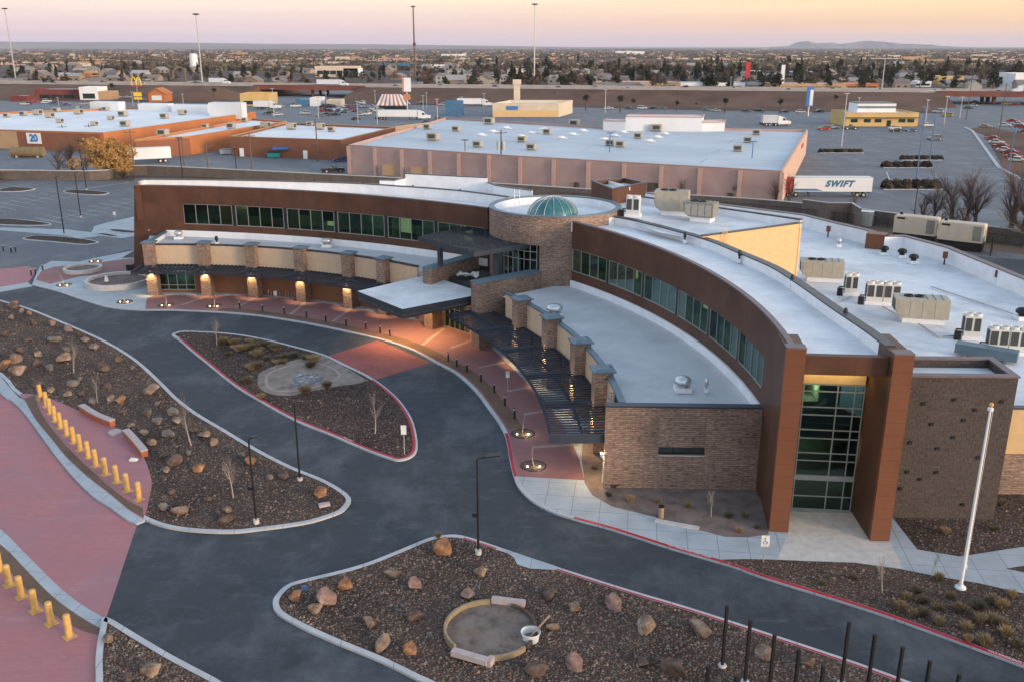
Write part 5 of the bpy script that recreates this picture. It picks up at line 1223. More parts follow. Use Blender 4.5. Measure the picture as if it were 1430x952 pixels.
# ring planters by the building
def ring(label, x, y, r, w_, h_, a0=0., a1=360.):
    q = at(x, y, .13); t_ = thing('ring_planter', label, 'planter', q); P_ = arc((0, 0), r, a0, a1, 40)[: -1 if a1 - a0 >= 360 else None]
    m = MB(); m.strip(P_, 0, -w_, 0, h_, closed=a1 - a0 >= 360); m.build('wall', 'pale_concrete', t_); m = MB(); m.prism(arc((0, 0), r, 0, 360, 40)[:-1], None, h_ * .45); m.build('soil', 'fine_soil', t_); return t_
ring('low round concrete ring planter, the farther and smaller of two', 116, 378, 2.2, .35, .5); ring('large round concrete ring planter beside the first stone pier', 166, 396, 3.7, .45, .7)
o = thing('cone_bin', 'small white cone inside the large ring planter', 'marker', at(149, 393, .6)); m = MB(); m.lathe((0, 0, 0), [(.28, 0), (.16, .7), (.02, .75)], 12); m.build('cone', 'white_metal', o)
o = thing('litter_bin', 'black litter bin by the brown end wall', 'litter bin', at(183, 381, .13)); m = MB(); m.base((0, 0, 0), (.9, .8, 1.1)); m.build('body', 'black_metal', o); m = MB(); m.base((0, 0, 1.1), (.98, .88, .12), taper=.8); m.build('lid', 'black_metal', o)
# round basin in the front bed
q = at(685, 882, .13); t_ = thing('round_basin', 'unfinished round basin of curved yellowed forms filled with soil', 'basin', q); rb = 2.5
for a0, a1 in ((95, 212), (-60, -115 + 360 - 300), (300, 345)):
    if a1 < a0: a0, a1 = a1, a0
m = MB(); m.strip(arc((0, 0), rb, 92, 222, 22), 0, .14, 0, .42); m.strip(arc((0, 0), rb, 268, 318, 12), 0, .14, 0, .3); m.build('rim_form', 'pipe_yellow', t_)
m = MB(); m.strip(arc((0, 0), rb, -38, 62, 18), 0, .14, 0, .34); m.build('rim_form', 'brown_rock', t_)
m = MB(); m.box((.95, 2.42, .3), (1.9, .35, .3), R(-12)); m.box((-1.0, -2.45, .28), (2.0, .4, .3), R(-24)); m.box((.05, -2.75, .2), (.25, .5, .4), R(-24)); m.build('slab', 'white_block', t_)
m = MB(); m.prism(arc((0, 0), rb, 0, 360, 40)[:-1], None, .14); m.build('soil', 'basin_soil', t_)
o = thing('bucket', 'white plastic bucket beside the round basin', 'bucket', at(741, 893, .13)); m = MB(); m.lathe((0, 0, 0), [(.42, 0), (.5, .55), (.53, .55), (.53, .5)], 20); m.lathe((0, 0, 0), [(.01, .1), (.44, .1)], 20); m.build('tub', 'bucket_white', o); m = MB(); m.path([(.5 * math.cos(a), .1, .55 + .28 * math.sin(a)) for a in [i * math.pi / 8 for i in range(9)]], .02, 4); m.build('handle', 'grey_metal', o)
o = thing('wood_stick', 'pale wooden stick leaning across the white bucket', 'stick', at(735, 897, .2)); m = MB(); m.tube((0, 0, .1), (1.25, 1.0, 1.0), .05, n=6); m.build('shaft', 'wood', o)
o = thing('blue_bag', 'small blue scrap beside the front bed kerb tip', 'litter', at(425, 822, .14)); m = MB(); m.box((0, 0, .1), (.4, .3, .2), .4, taper=.6); m.build('scrap', 'blue_pole', o)
o = thing('paver_block', 'pale block lying by the rusty boulder at the left bed tip', 'block', at(453, 706, .13)); m = MB(); m.base((0, 0, 0), (.75, .35, .2), .4); m.build('block', 'white_block', o)
o = thing('yard_pipe', 'brown capped pipe stub at the edging of the building bed', 'pipe', at(923, 722, .13)); m = MB(); m.tube((0, 0, 0), (0, 0, .8), .18, n=10); m.build('stub', 'wood', o); m = MB(); m.tube((0, 0, .8), (0, 0, .86), .22, n=10); m.build('cap', 'black_metal', o)
# ================================================================== beyond the fence
simple('pink_stucco', (.46, .305, .265), .85, .12, .15, coord='world', big=(.35, (.42, .265, .24)))
simple('pink_pilaster', (.44, .30, .26), .85, .08, 1)
simple('lit_pink_stucco', (.52, .36, .27), .85, .08, .3)  # pink stucco with warm low light from the right put into its colour
simple('orange_stucco', (.42, .15, .055), .85, .12, .15)
simple('russet_stucco', (.22, .09, .05), .85, .15, .15)
simple('sand_stucco', (.42, .27, .16), .85, .12, .2)
simple('cream_stucco', (.55, .47, .37), .85, .1, .3)
simple('yellow_stucco', (.53, .37, .15), .85, .1, .3)
simple('blue_siding', (.05, .14, .25), .7, .15, .5)
simple('dark_red', (.15, .04, .035), .8, .2, .4)
simple('sign_red', (.42, .03, .04), .5, .1, 1)
simple('sign_blue', (.04, .16, .42), .5, .1, 1)
simple('sign_yellow', (.75, .48, .03), .5, .08, 1)
simple('orange_stripe', (.50, .19, .09), .6, .1, 1)
n = NT('old_roof'); cc = n.coord('world')
c0 = n.ramp(n.noise(cc, .06, 6, .65), [(.3, (.38, .43, .475)), (.7, (.51, .55, .59))])
c0 = n.mix(n.ramp(n.noise(cc, .025, 5, .7), [(.5, (0, 0, 0)), (.75, (.7,) * 3)]), c0, (.36, .40, .45))
t = n.add('ShaderNodeTexBrick', offset=.5, i_Scale=1., i_Mortar_Size=.09, i_Brick_Width=60., i_Row_Height=11.); mp = n.add('ShaderNodeMapping'); mp.inputs['Rotation'].default_value = (0, 0, R(20)); n.link(cc, mp.inputs[0]); n.link(mp.outputs[0], t.inputs[0])
n.bsdf(n.mix(t.outputs['Fac'], c0, (.22, .25, .29)), .65, 0, .35)
simple('bright_roof', (.66, .68, .70), .65, .12, .06, coord='world')
bricky('fence_stone', (.15, .12, .10), (.11, .09, .078), (.19, .155, .13), .6, .3, .03, (.075, .062, .054), bump=.5)
simple('bridge_red', (.17, .062, .045), .8, .2, .1)
simple('barrier', (.36, .33, .31), .85, .15, .2, coord='world')
simple('tyre', (.02, .02, .02), .8, .1, 3)
simple('lens_red', (.4, .02, .02), .4, .1, 3)
n = NT('car_paint'); oi = n.add('ShaderNodeObjectInfo'); n.bsdf(oi.outputs['Color'], .3, .1, spec=.5)
n = NT('house_wall'); oi = n.add('ShaderNodeObjectInfo'); n.bsdf(n.ramp(oi.outputs['Random'], [(0, (.32, .27, .225)), (.35, (.22, .165, .13)), (.6, (.40, .365, .325)), (1, (.27, .20, .155))]), .9)
n = NT('house_roof'); oi = n.add('ShaderNodeObjectInfo'); n.bsdf(n.ramp(oi.outputs['Random'], [(0, (.17, .14, .13)), (.4, (.30, .28, .27)), (.65, (.13, .10, .09)), (1, (.42, .40, .39))]), .9)
def top(x, y, z): q = at(x, y, z); return Vector((q.x, q.y, 0))
def block(t_, P_, h, wall, roof, par=.6, cop=None, z0=0.):
    """closed flat-roofed block on a plan: wall, parapet rim and sunken roof as parts"""
    ar = sum(a.x * b.y - b.x * a.y for a, b in zip(P_, P_[1:] + P_[:1])); P_ = P_ if ar > 0 else list(reversed(P_))
    m = MB(); m.strip(P_, 0, .4, z0, h, closed=True); w_ = m.build('wall', wall, t_, local=False)
    m = MB(); m.prism(offset(P_, .39, True), None, h - par); r_ = m.build('roof', roof, t_, local=False)
    if cop: m = MB(); m.strip(P_, -.08, .48, h + .003, h + .12, closed=True); m.build('coping', cop, t_, local=False)
    return P_
def ctr(P_): c_ = sum(P_, Vector()) / len(P_); return (c_.x, c_.y, 0)
# --- stone fence wall along the back of the site, black railing in front
WL = [top(x, y, 2.2) for x, y in ((-150, 241), (0, 238), (140, 239), (185, 231.5), (300, 236), (400, 241), (520, 247), (700, 257), (860, 267), (1000, 275), (1080, 280.5), (1216, 294), (1330, 310), (1440, 324), (1560, 342))]
WL = resample(smooth(WL, 4), 60)
o = thing('stone_fence', 'long weathered stone block fence wall behind the curved building', 'wall', WL[30]); m = MB(); m.strip(WL, 0, .35, 0, 2.15); m.build('wall', 'fence_stone', o, local=False)
m = MB(); m.strip(WL, -.06, .41, 2.152, 2.3); m.build('coping', 'pale_concrete', o, local=False)
def railing(P_, label, h=1.7, step=2.4):
    t_ = thing('iron_fence', label, 'fence', P_[0]); L = sum((b - a).length for a, b in zip(P_, P_[1:])); Q = resample(P_, max(2, int(L / step)))
    m = MB(); m.strip(Q, -.02, .02, h - .12, h - .06); m.strip(Q, -.02, .02, .2, .26); m.build('rail', 'black_metal', t_, local=False)
    m = MB()
    for q in Q: m.base((q.x, q.y, 0), (.07, .07, h + .1))
    m.build('fence_posts', 'black_metal', t_, local=False)['kind'] = 'stuff'
    m = MB(); k = int(L / .22)
    for q in resample(Q, k): m.base((q.x, q.y, .2), (.02, .02, h - .15))
    m.build('pickets', 'black_metal', t_, local=False)['kind'] = 'stuff'
railing(px((-60, 250), (0, 252), (60, 247), (140, 248), (187, 252)), 'black iron picket fence behind the left parking lot')
railing([Vector((q.x - 1.4, q.y - 2.6, 0)) for q in WL[38:58]], 'black iron picket fence behind the generators')
# --- service yard: generators, enclosure
for (x, y), lb in (((1277, 338), 'left cream generator housing on a black base in the service yard'), ((1340, 348), 'right cream generator housing on a black base in the service yard')):
    q = at(x, y, 0); t_ = thing('generator', lb, 'generator', q, R(-36))
    m = MB(); m.base((0, 0, 0), (6.3, 2.2, 1.4)); m.build('fuel_base', 'black_metal', t_); m = MB(); m.base((0, 0, 1.4), (6.5, 2.4, 2.7)); m.base((0, 0, 4.1), (6.4, 2.3, .12), taper=.96); m.build('housing', 'cream_stucco', t_)
    m = MB(); m.box((2.3, -1.22, 2.8), (1.2, .04, 2.2)); m.build('louvre', 'unit_side', t_); m = MB()
    for k in range(3): m.box((-2.5 + k * 1.5, -1.215, 2.7), (1.35, .03, 2.2)); 
    m.build('door_panel', 'cream_stucco', t_); m = MB(); m.box((-2.2, -1.24, 3.8), (1.2, .03, .3)); m.build('name_plate', 'black_metal', t_)
    m = MB(); m.tube((-2.5, 0, 4.1), (-2.5, 0, 4.6), .25, n=10); m.build('exhaust', 'black_metal', t_)
    m = MB(); m.box((3.27, 0, 3.0), (.03, 1.0, 1.0), tilt=('X', .6)); m.build('emblem', 'unit_side', t_)
o = thing('yard_enclosure', 'tan block enclosure wall behind the service roof parapet', 'wall', at(1190, 318)); P_ = [Vector((q.x, q.y + 9, 0)) for q in px((1140, 316), (1178, 322), (1212, 322), (1225, 331))]
m = MB(); m.strip(P_, 0, .3, 0, 3.2); m.build('wall', 'tan_block', o, local=False); m = MB(); m.strip(P_, -.05, .35, 3.203, 3.3); m.build('coping', 'pale_concrete', o, local=False)
o = thing('transformer', 'pale grey ribbed transformer at the end of the tan enclosure', 'transformer', at(1233, 327) + Vector((0, 8, 0)), R(-30)); m = MB(); m.base((0, 0, 0), (2.2, 1.8, 2.4)); m.build('tank', 'galvanised', o); m = MB()
for k in range(4): m.base((.0, -.95 - .0, .3), (.1, .3, 1.6)) if k == 0 else m.base((-.9 + k * .5, -1.0, .3), (.1, .3, 1.6))
m.build('fins', 'galvanised', o); m = MB(); m.base((0, 0, 2.4), (2.3, 1.9, .1)); m.build('lid', 'silver_metal', o)
o = thing('yard_gate', 'dark metal yard gate right of the generators', 'gate', at(1392, 366) + Vector((1, 4, 0)), R(60)); m = MB(); m.base((0, 0, 0), (.15, .15, 3)); m.base((3.4, 0, 0), (.15, .15, 3)); m.build('post', 'black_metal', o); m = MB(); m.base((1.7, 0, .2), (3.2, .08, 2.5)); m.build('leaf', 'black_metal', o)
# --- pink store
PS = [top(487, 203, 7), top(722, 218.5, 7), top(1093, 240, 7), top(1128, 182, 7), top(842, 178, 7), top(622, 165, 7)]
T_ = thing('pink_store', 'wide pink windowless store with pilasters and a huge pale blue roof', 'store', ctr(PS))
block(T_, PS, 7, 'pink_stucco', 'old_roof', .5, 'pink_pilaster')
m = MB(); fr = [PS[0], PS[1], PS[2]]; N_ = 13
for i, q in enumerate(resample(fr, N_)): 
    m.base((q.x - .1, q.y - .12, 0), (.8, .5, 6.8), R(-18))
m.build('pilasters', 'pink_pilaster', T_, local=False)['kind'] = 'stuff'
m = MB(); m.strip([PS[2], PS[3]], .42, -.05, .1, 7.15); m.build('side_wall', 'lit_pink_stucco', T_, local=False)
d = (PS[2] - PS[1]).normalized()
for f_, w_, h_ in ((.55, 2.4, 3.2), (.83, 1.1, 2.2), (.25, 1.1, 2.2)):
    q = PS[1].lerp(PS[2], f_); m = MB(); m.base((q.x - .1, q.y - .14, 0), (w_, .25, h_), math.atan2(d.y, d.x)); m.build('door', 'brown_rock', T_, local=False)
for f_ in (.28, .46):
    q = PS[0].lerp(PS[1], f_); m = MB(); m.base((q.x - .1, q.y - .14, .4), (5.5, .12, 2.6), R(-18)); m.build('patch', 'sand_stucco', T_, local=False)
# false front towers at its far side
for (x0, y0), (x1, y1), z1, nm_ in (((873, 181), (980, 182), 10.5, 'front_tower'), ((980, 182), (1011, 181.5), 9.0, 'front_tower'), ((842, 180), (873, 181), 9.2, 'front_tower')):
    a, b = top(x0, y0, 7), top(x1, y1, 7); P_ = [a, b, b + Vector((2, 8, 0)), a + Vector((2, 8, 0))]; m = MB(); m.prism(P_, 5, z1); m.build(nm_, 'bright_roof', T_, local=False); m = MB(); m.strip(P_ + [P_[0]], -.2, .2, z1 + .003, z1 + .3, ends=False); m.build('coping', 'pink_pilaster', T_, local=False)
a, b = PS[2], PS[3]; dd = (b - a).normalized(); q = a.lerp(b, .72); m = MB(); m.box((q.x + .15, q.y, 5.2), (6, .15, 1.0), math.atan2(dd.y, dd.x)); m.build('red_sign', 'sign_red', T_, local=False)
# roof items of the pink store
RT = thing('rooftop_unit', None, 'air conditioner'); m = MB(); m.base((0, 0, .3), (2.2, 1.9, 1.2)); m.build('housing', 'unit_tan', RT); m = MB(); m.base((0, 0, 0), (1.8, 1.5, .3)); m.build('kerb', 'unit_side', RT); m = MB(); m.box((0, -.96, .9), (1.5, .03, .8)); m.build('grille', 'grille', RT); RT = Proto(RT)
pu = [(605, 197), (597, 181), (637, 184), (667, 206), (683, 174), (729, 199), (764, 188), (742, 210), (802, 177), (852, 204), (866, 206), (891, 194), (917, 184), (1030, 212), (1044, 200), (1056, 189)]
its = []
for i, (x, y) in enumerate(pu): o = RT.put(top(x, y, 6.5) + Vector((0, 0, 6.52)), R(-18), 1.0 if i % 4 else 1.35, None, 'units on the pink store roof'); its.append((o, 'boxy white rooftop unit' if i % 4 else 'bigger white rooftop unit'))
by_landmark(its, 'roof unit', {'the left corner of the pink store': PS[0], 'the right corner of the pink store': PS[2], 'the white false front': PS[4], 'the wooden transformer pole': top(700, 205, 6.5)})
SK = thing('skylight', None, 'skylight'); m = MB(); m.base((0, 0, 0), (2.6, 1.6, .25)); m.build('kerb', 'unit_white', SK); m = MB(); m.lathe((0, 0, .25), [(1.0, 0), (.9, .3), (.6, .5), (.05, .6)], 12); m.build('bubble', 'bright_roof', SK, smooth=True); SK = Proto(SK)
its = []
for i, (x, y) in enumerate(((671, 190), (687, 185), (706, 180), (727, 192), (743, 187), (759, 182), (783, 194), (799, 189), (813, 184), (843, 196), (857, 191), (869, 186), (906, 198.5), (917, 193), (927, 188))):
    o = SK.put(top(x, y, 6.5) + Vector((0, 0, 6.52)), R(-18), (1.3, 1.1, .9), None, 'skylight bubbles on the pink store roof'); its.append((o, 'white bubble skylight'))
by_landmark(its, 'skylight', {'the left corner of the pink store': PS[0], 'the right corner of the pink store': PS[2], 'the white false front': PS[4]})
# --- orange stores
def store(name, label, P_, h, wall, roof, cop=None): t_ = thing(name, label, 'store', ctr(P_)); return t_, block(t_, P_, h, wall, roof, .6, cop)
a0 = top(144, 186, 5.6); a1 = top(357, 157, 5.6); PA = [top(-60, 180, 5.6), a0, a1, top(210, 150, 5.6), top(-60, 160, 5.6)]
TA, _ = store('orange_store', 'largest orange and brown store with white roof and blue sign', PA, 5.6, 'orange_stucco', 'bright_roof', 'sand_stucco')
a, b = PA[0], PA[1]
for f0, f1, mt in ((.0, .42, 'sand_stucco'), (.425, .98, 'russet_stucco')):
    m = MB(); m.strip([a.lerp(b, f0), a.lerp(b, f1)], -.25, .1, 0, 5.2); m.build('front_wall', mt, TA, local=False)
q = a.lerp(b, .535); m = MB(); m.box((q.x, q.y - .4, 3.4), (5.2, .2, 3.2), math.atan2((b - a).y, (b - a).x)); sg_ = m.build('sign_panel', 'white_metal', TA, local=False)
o = lettering('20', Vector((0, 0, 0)), Vector((1, 0, 0)), 3.0, 'sign_blue', 0, name='lettering'); o.data.align_x = 'CENTER'; o.data.align_y = 'CENTER'; o.data.offset = .12; o.parent = sg_; o.location = (q.x, q.y - .55, 3.4); o.rotation_euler = (math.pi / 2, 0, math.atan2((b - a).y, (b - a).x)); o.data.extrude = .03; as_mesh(o)
for x0, x1, y0, z1 in ((126, 166, 152, 9.5), (193, 235, 153, 9.), (240, 290, 155, 9), (292, 338, 160, 11)):
    p, q = top(x0, y0, 5.6), top(x1, y0 + 1, 5.6); z1 -= 1.2; P_ = [p, q, q + Vector((0, 7, 0)), p + Vector((0, 7, 0))]; m = MB(); m.prism(P_, 4, z1); m.build('false_front', 'bright_roof', TA, local=False)
b0 = top(264, 191, 5.3); PB = [top(188, 196, 5.3), b0, top(401, 170, 5.3), top(352, 166, 5.3)]
TB, _ = store('orange_store', 'middle orange store with narrow white roof behind the parked white trailer', PB, 5.3, 'orange_stucco', 'bright_roof', 'sand_stucco')
m = MB(); m.strip([PB[0], PB[1]], -.2, .1, 0, 4.9); m.build('front_wall', 'russet_stucco', TB, local=False)
PC = [top(321, 191, 5.5), top(476, 196, 5.5), top(552, 178, 5.5), top(400, 172, 5.5)]
TC, _ = store('orange_store', 'right hand rust brown store of three, with purple awning and flat white roof', PC, 5.5, 'russet_stucco', 'bright_roof', 'sand_stucco')
q = PC[0].lerp(PC[1], .47); m = MB(); m.box((q.x, q.y - 1.2, 2.8), (4.5, 2.0, .2), 0, tilt=('X', .2)); m.build('awning', 'sign_blue', TC, local=False)
for f_ in (.1, .68): q = PC[0].lerp(PC[1], f_); m = MB(); m.base((q.x, q.y - .1, 0), (1.2, .3, 2.3)); m.build('door', 'white_metal', TC, local=False)
PD = [top(470, 189, 5), top(488, 196, 5), top(553, 179, 5), top(535, 176, 5)]
its = []
for i, (x, y) in enumerate(((10, 164), (33, 162), (53, 161), (79, 157), (110, 160), (70, 165), (84, 172), (155, 168), (172, 163), (132, 176), (147, 155), (175, 177), (110, 153), (230, 166), (255, 161), (287, 179), (323, 180), (342, 170), (371, 179), (407, 181), (433, 176), (447, 181), (463, 184), (228, 190))):
    o = RT.put(top(x, y, 5.0) + Vector((0, 0, 5.0)), R(-10) + random.choice((0, 1.57)), random.uniform(.8, 1.35), None, 'units on the orange store roofs'); its.append((o, 'boxy grey rooftop unit'))
by_landmark(its, 'roof unit', {'the blue sign of the orange store': at(50, 200), 'the white false fronts': at(200, 160, 6), 'the purple awning': at(395, 200), 'the parked white trailer': at(200, 222), 'the corner of the largest orange store': a0})
# --- simple low buildings placed by their front
def low(name, label, cat, x0, x1, yb, yt, depth, wall, roof, par=.5, glass=None, skew=0., cop=None, door=None):
    a, b = at(x0, yb), at(x1, yb); a.z = b.z = 0; h = height((x0 + x1) / 2, yb, yt); d = (b - a).normalized(); nn = Vector((-d.y, d.x, 0)); nn = (nn + d * skew)
    P_ = [a, b, b + nn * depth, a + nn * depth]; t_ = thing(name, label, cat, ctr(P_)); block(t_, P_, h, wall, roof, min(par, h * .2), cop)
    ang = math.atan2(d.y, d.x); L = (b - a).length
    if glass:
        f0, f1, z0, z1 = glass; k = max(1, int(L * (f1 - f0) / 6))
        for i in range(k): q = a.lerp(b, f0 + (f1 - f0) * (i + .5) / k); m = MB(); m.box((q.x - nn.x * .03, q.y - nn.y * .03, (z0 + z1) / 2 * h), (L * (f1 - f0) / k - .5, .1, (z1 - z0) * h), ang); m.build('window', 'dark_glass', t_, local=False)
    return t_, a, b, h, d, nn
t_, a, b, h, d, nn = low('tan_diner', 'cream flat roofed diner with amber window band behind the pink store', 'restaurant', 688, 780, 164, 145, 26, 'cream_stucco', 'bright_roof', 1., (.1, .95, .12, .4), .3, 'cream_stucco')
m = MB(); m.strip([a, b], -.15, 0, .1, h * .5); m.build('lower_wall', 'amber_stucco', t_, local=False)
q = a + nn * 30 + d * 2; m = MB(); m.base((q.x, q.y, 0), (3, 3, 13)); m.base((q.x, q.y, 13), (4, 4, 2.2)); m.build('sign_tower', 'cream_stucco', t_, local=False)
q = a.lerp(b, .3); m = MB(); m.box((q.x, q.y - .3, h * .68), (5, .2, 1.6), math.atan2(d.y, d.x)); m.build('sign_panel', 'sign_blue', t_, local=False)
t_, a, b, h, d, nn = low('yellow_diner', 'bright yellow drive-in diner with white upper storey at the big lot', 'restaurant', 1180, 1281, 177, 158, 18, 'yellow_stucco', 'bright_roof', .6, None, 0., 'yellow_stucco')
P_ = [a.lerp(b, .22) + nn * 6, a.lerp(b, .76) + nn * 6, a.lerp(b, .76) + nn * 16, a.lerp(b, .22) + nn * 16]; m = MB(); m.prism(P_, h - 1, h + 3.2); m.build('upper_storey', 'bright_roof', t_, local=False); m = MB(); m.strip([P_[0], P_[1]], -.2, 0, h + 1.4, h + 2.2); m.build('blue_band', 'blue_coping', t_, local=False); m_ = MB(); m_.box((*(a.lerp(b, .6) - nn * .06).xy, 1.2), (1.6, .12, 2.3), math.atan2(d.y, d.x)); m_.build('door', 'dark_glass', t_, local=False)
for f_ in (.12, .3, .45, .78, .9): m_ = MB(); m_.box((*(a.lerp(b, f_) - nn * .06).xy, 2.2), (2.6, .12, 1.3), math.atan2(d.y, d.x)); m_.build('window', 'dark_glass', t_, local=False)
m_ = MB(); m_.strip([a, b], -1.2, -.01, 3.3, 3.5); m_.build('awning', 'slate_metal', t_, local=False)
m = MB(); m.strip([P_[0], P_[1]], -.1, 10.1, h + 3.21, h + 3.5); m.build('roof_trim', 'dark_coping', t_, local=False)
low('dark_red_shop', 'long dark red shop with a flat roof at the far left', 'shop', 49, 111, 139, 125, 20, 'dark_red', 'old_roof', .5, (.1, .9, .1, .45))
low('white_shop', 'white and blue shop with tall front left of the yellow arches sign', 'shop', 112, 138, 140, 122, 14, 'bright_roof', 'bright_roof', .5, (.15, .85, .1, .5))
low('sand_shop', 'small sand coloured shop beside the white and blue shop', 'shop', 138, 155, 140, 128, 12, 'sand_stucco', 'old_roof', .5)
low('amber_shop', 'amber yellow shop with box truck at the corner by the left overpass', 'shop', 336, 377, 148, 131, 18, 'yellow_stucco', 'sand_stucco', .8, (.1, .9, .1, .4))
low('blue_shop', 'blue walled shop past the orange stores with white front', 'shop', 413, 433, 149, 139, 14, 'blue_siding', 'bright_roof', .5)
low('white_front_shop', 'white fronted low shop joined to the blue walled shop', 'shop', 433, 447, 149, 137, 14, 'bright_roof', 'orange_stucco', .5)
low('grey_shop', 'low pale grey shop right of the blue walled shop', 'shop', 456, 476, 149, 140, 12, 'cream_stucco', 'old_roof', .5)
low('red_shop', 'small dark red box shop at the far left edge', 'shop', 14, 40, 142, 134, 12, 'dark_red', 'bright_roof', .4)
t_, a, b, h, d, nn = low('blue_container', 'dark blue metal box building beside the white truck', 'building', 622, 646, 162, 142, 10, 'blue_siding', 'blue_siding', .3)
low('cream_annex', 'low white roofed annex with tan parapet left of the pink store', 'store', 470, 488, 196, 187, 60, 'sand_stucco', 'bright_roof', .5, None, .55)
# hut with gable, orange
def gable(name, label, cat, x0, x1, yb, yt, depth, wall, roof, over=.6):
    a, b = at(x0, yb), at(x1, yb); h = height((x0 + x1) / 2, yb, yt); w_ = b.x - a.x; t_ = thing(name, label, cat, ((a.x + b.x) / 2, a.y, 0)); e = h * .62
    m = MB(); m.mesh([(-w_ / 2, 0, 0), (w_ / 2, 0, 0), (w_ / 2, 0, e), (0, 0, h - .2), (-w_ / 2, 0, e), (-w_ / 2, depth, 0), (w_ / 2, depth, 0), (w_ / 2, depth, e), (0, depth, h - .2), (-w_ / 2, depth, e)], [(0, 1, 2, 3, 4), (9, 8, 7, 6, 5), (1, 6, 7, 2), (0, 4, 9, 5)]); m.build('wall', wall, t_)
    m = MB(); k = w_ / 2 + over
    for s_ in (-1, 1): m.mesh([(0, -over, h), (s_ * k, -over, e - .3), (s_ * k, depth + over, e - .3), (0, depth + over, h), (0, -over, h + .25), (s_ * k, -over, e - .05), (s_ * k, depth + over, e - .05), (0, depth + over, h + .25)], [(0, 1, 2, 3), (4, 5, 6, 7), (0, 1, 5, 4), (1, 2, 6, 5), (2, 3, 7, 6)])
    m.build('roof', roof, t_); m = MB(); m.box((0, -.05, e * .5), (w_ * .6, .1, e * .55)); m.build('window', 'bright_roof', t_); return t_
gable('orange_hut', 'orange gabled hut beside the yellow arches sign', 'restaurant', 208, 231, 143, 124, 12, 'orange_stucco', 'orange_stucco')
# striped A-frame restaurant
a, b = at(526, 154), at(569, 154); w_ = b.x - a.x; hh = height(548, 154, 133); t_ = thing('striped_restaurant', 'restaurant with steep orange and white striped roof', 'restaurant', ((a.x + b.x) / 2, a.y, 0))
ns = 13
for k in range(ns):
    x0, x1 = -w_ / 2 + w_ * k / ns, -w_ / 2 + w_ * (k + 1) / ns; sl = .62; tx = lambda x: x * sl - w_ * .06
    m = MB(); m.mesh([(x0, 0, 2.2), (x1, 0, 2.2), (tx(x1), 7, hh), (tx(x0), 7, hh), (x0, 14, 2.2), (x1, 14, 2.2), (x0, .3, 1.9), (x1, .3, 1.9), (tx(x1), 7, hh - .4), (tx(x0), 7, hh - .4), (x0, 13.7, 1.9), (x1, 13.7, 1.9)], [(0, 1, 2, 3), (3, 2, 5, 4), (6, 9, 8, 7), (9, 10, 11, 8), (0, 3, 9, 6), (3, 4, 10, 9), (1, 7, 8, 2), (2, 8, 11, 5)]); m.build('roof_stripe', 'orange_stripe' if k % 2 else 'bright_roof', t_)
m = MB(); m.base((0, 7, 0), (w_ - 1, 12.5, 2.0)); m.build('wall', 'dark_glass', t_)
# --- poles, masts and pylon signs
def pole(name, label, cat, x, yb, yt, r, mat, head=None, group=None):
    h = height(x, yb, yt); q = at(x, yb); t_ = thing(name, label, cat, q, 0, group); m = MB(); m.tube((0, 0, 0), (0, 0, h), r, r * .6, 8); m.build('pole', mat, t_)
    if head == 'mast': m = MB(); m.lathe((0, 0, h), [(.2, -1.2), (.3, -.2), (2.2, 0), (2.4, .5), (1.9, .8), (.2, .9)], 10); m.build('lamp_ring', 'black_metal', t_)
    elif head == 'lot': m = MB(); m.box((0, 0, h), (r * 9, .5, .22)); m.build('lamp_head', mat, t_)
    elif head == 'wood': m = MB(); m.box((0, 0, h - .8), (2.8, .15, .18), .4); m.build('cross_arm', 'pole_wood', t_)
    return t_, h
for x, yb, yt, lb in ((23, 117, 13, 'tall pale lighting mast leaning into the far left sky'), (284, 128, 21, 'tall pale lighting mast rising from the brown mound by the left overpass'), (746, 122, 7, 'tall pale lighting mast above the cream diner')): pole('light_mast', lb, 'light mast', x, yb, yt, .55, 'galvanised', 'mast')
t_, h = pole('cell_tower', 'tall dark cell tower with antennas halfway up', 'tower', 580, 113, 10, .9, 'pole_wood', 'mast'); m = MB(); [m.box((.9 * math.cos(k * 2.1), .9 * math.sin(k * 2.1), h * .50), (1.0, .8, 2.4), k * 2.1) for k in range(3)]; m.build('antenna_panels', 'black_metal', t_)
wp = [(90, 201, 174), (127, 200, 173), (187, 230, 181), (258, 236, 191), (292, 248, 200), (352, 236, 186), (444, 226, 167), (700, 258, 181), (1349, 168, 90), (1394, 193, 116)]
wl = ['at the left front of the largest orange store', 'beside the blue sign', 'beside the parked white trailer', 'in front of the middle orange store', 'behind the left stone fence', 'before the rust brown store', 'at the right end of the rust brown store', 'carrying grey transformers before the pink store', 'beyond the yellow diner', 'standing on the bare brown verge at the right']
for (x, yb, yt), l_ in zip(wp, wl):
    t_, h = pole('utility_pole', 'wooden utility pole ' + l_, 'utility pole', x, yb, yt, .22, 'pole_wood', 'wood', 'wooden utility poles')
    if x == 700:
        for k in (-.6, .5): m = MB(); m.tube((k, -.3, h - 4.5), (k, -.3, h - 2.6), .42, n=10); m.build('transformer', 'galvanised', t_)
        m = MB(); m.base((0, 0, h - 7.5), (1.0, .8, 1.6)); m.build('switch_box', 'grey_metal', t_)
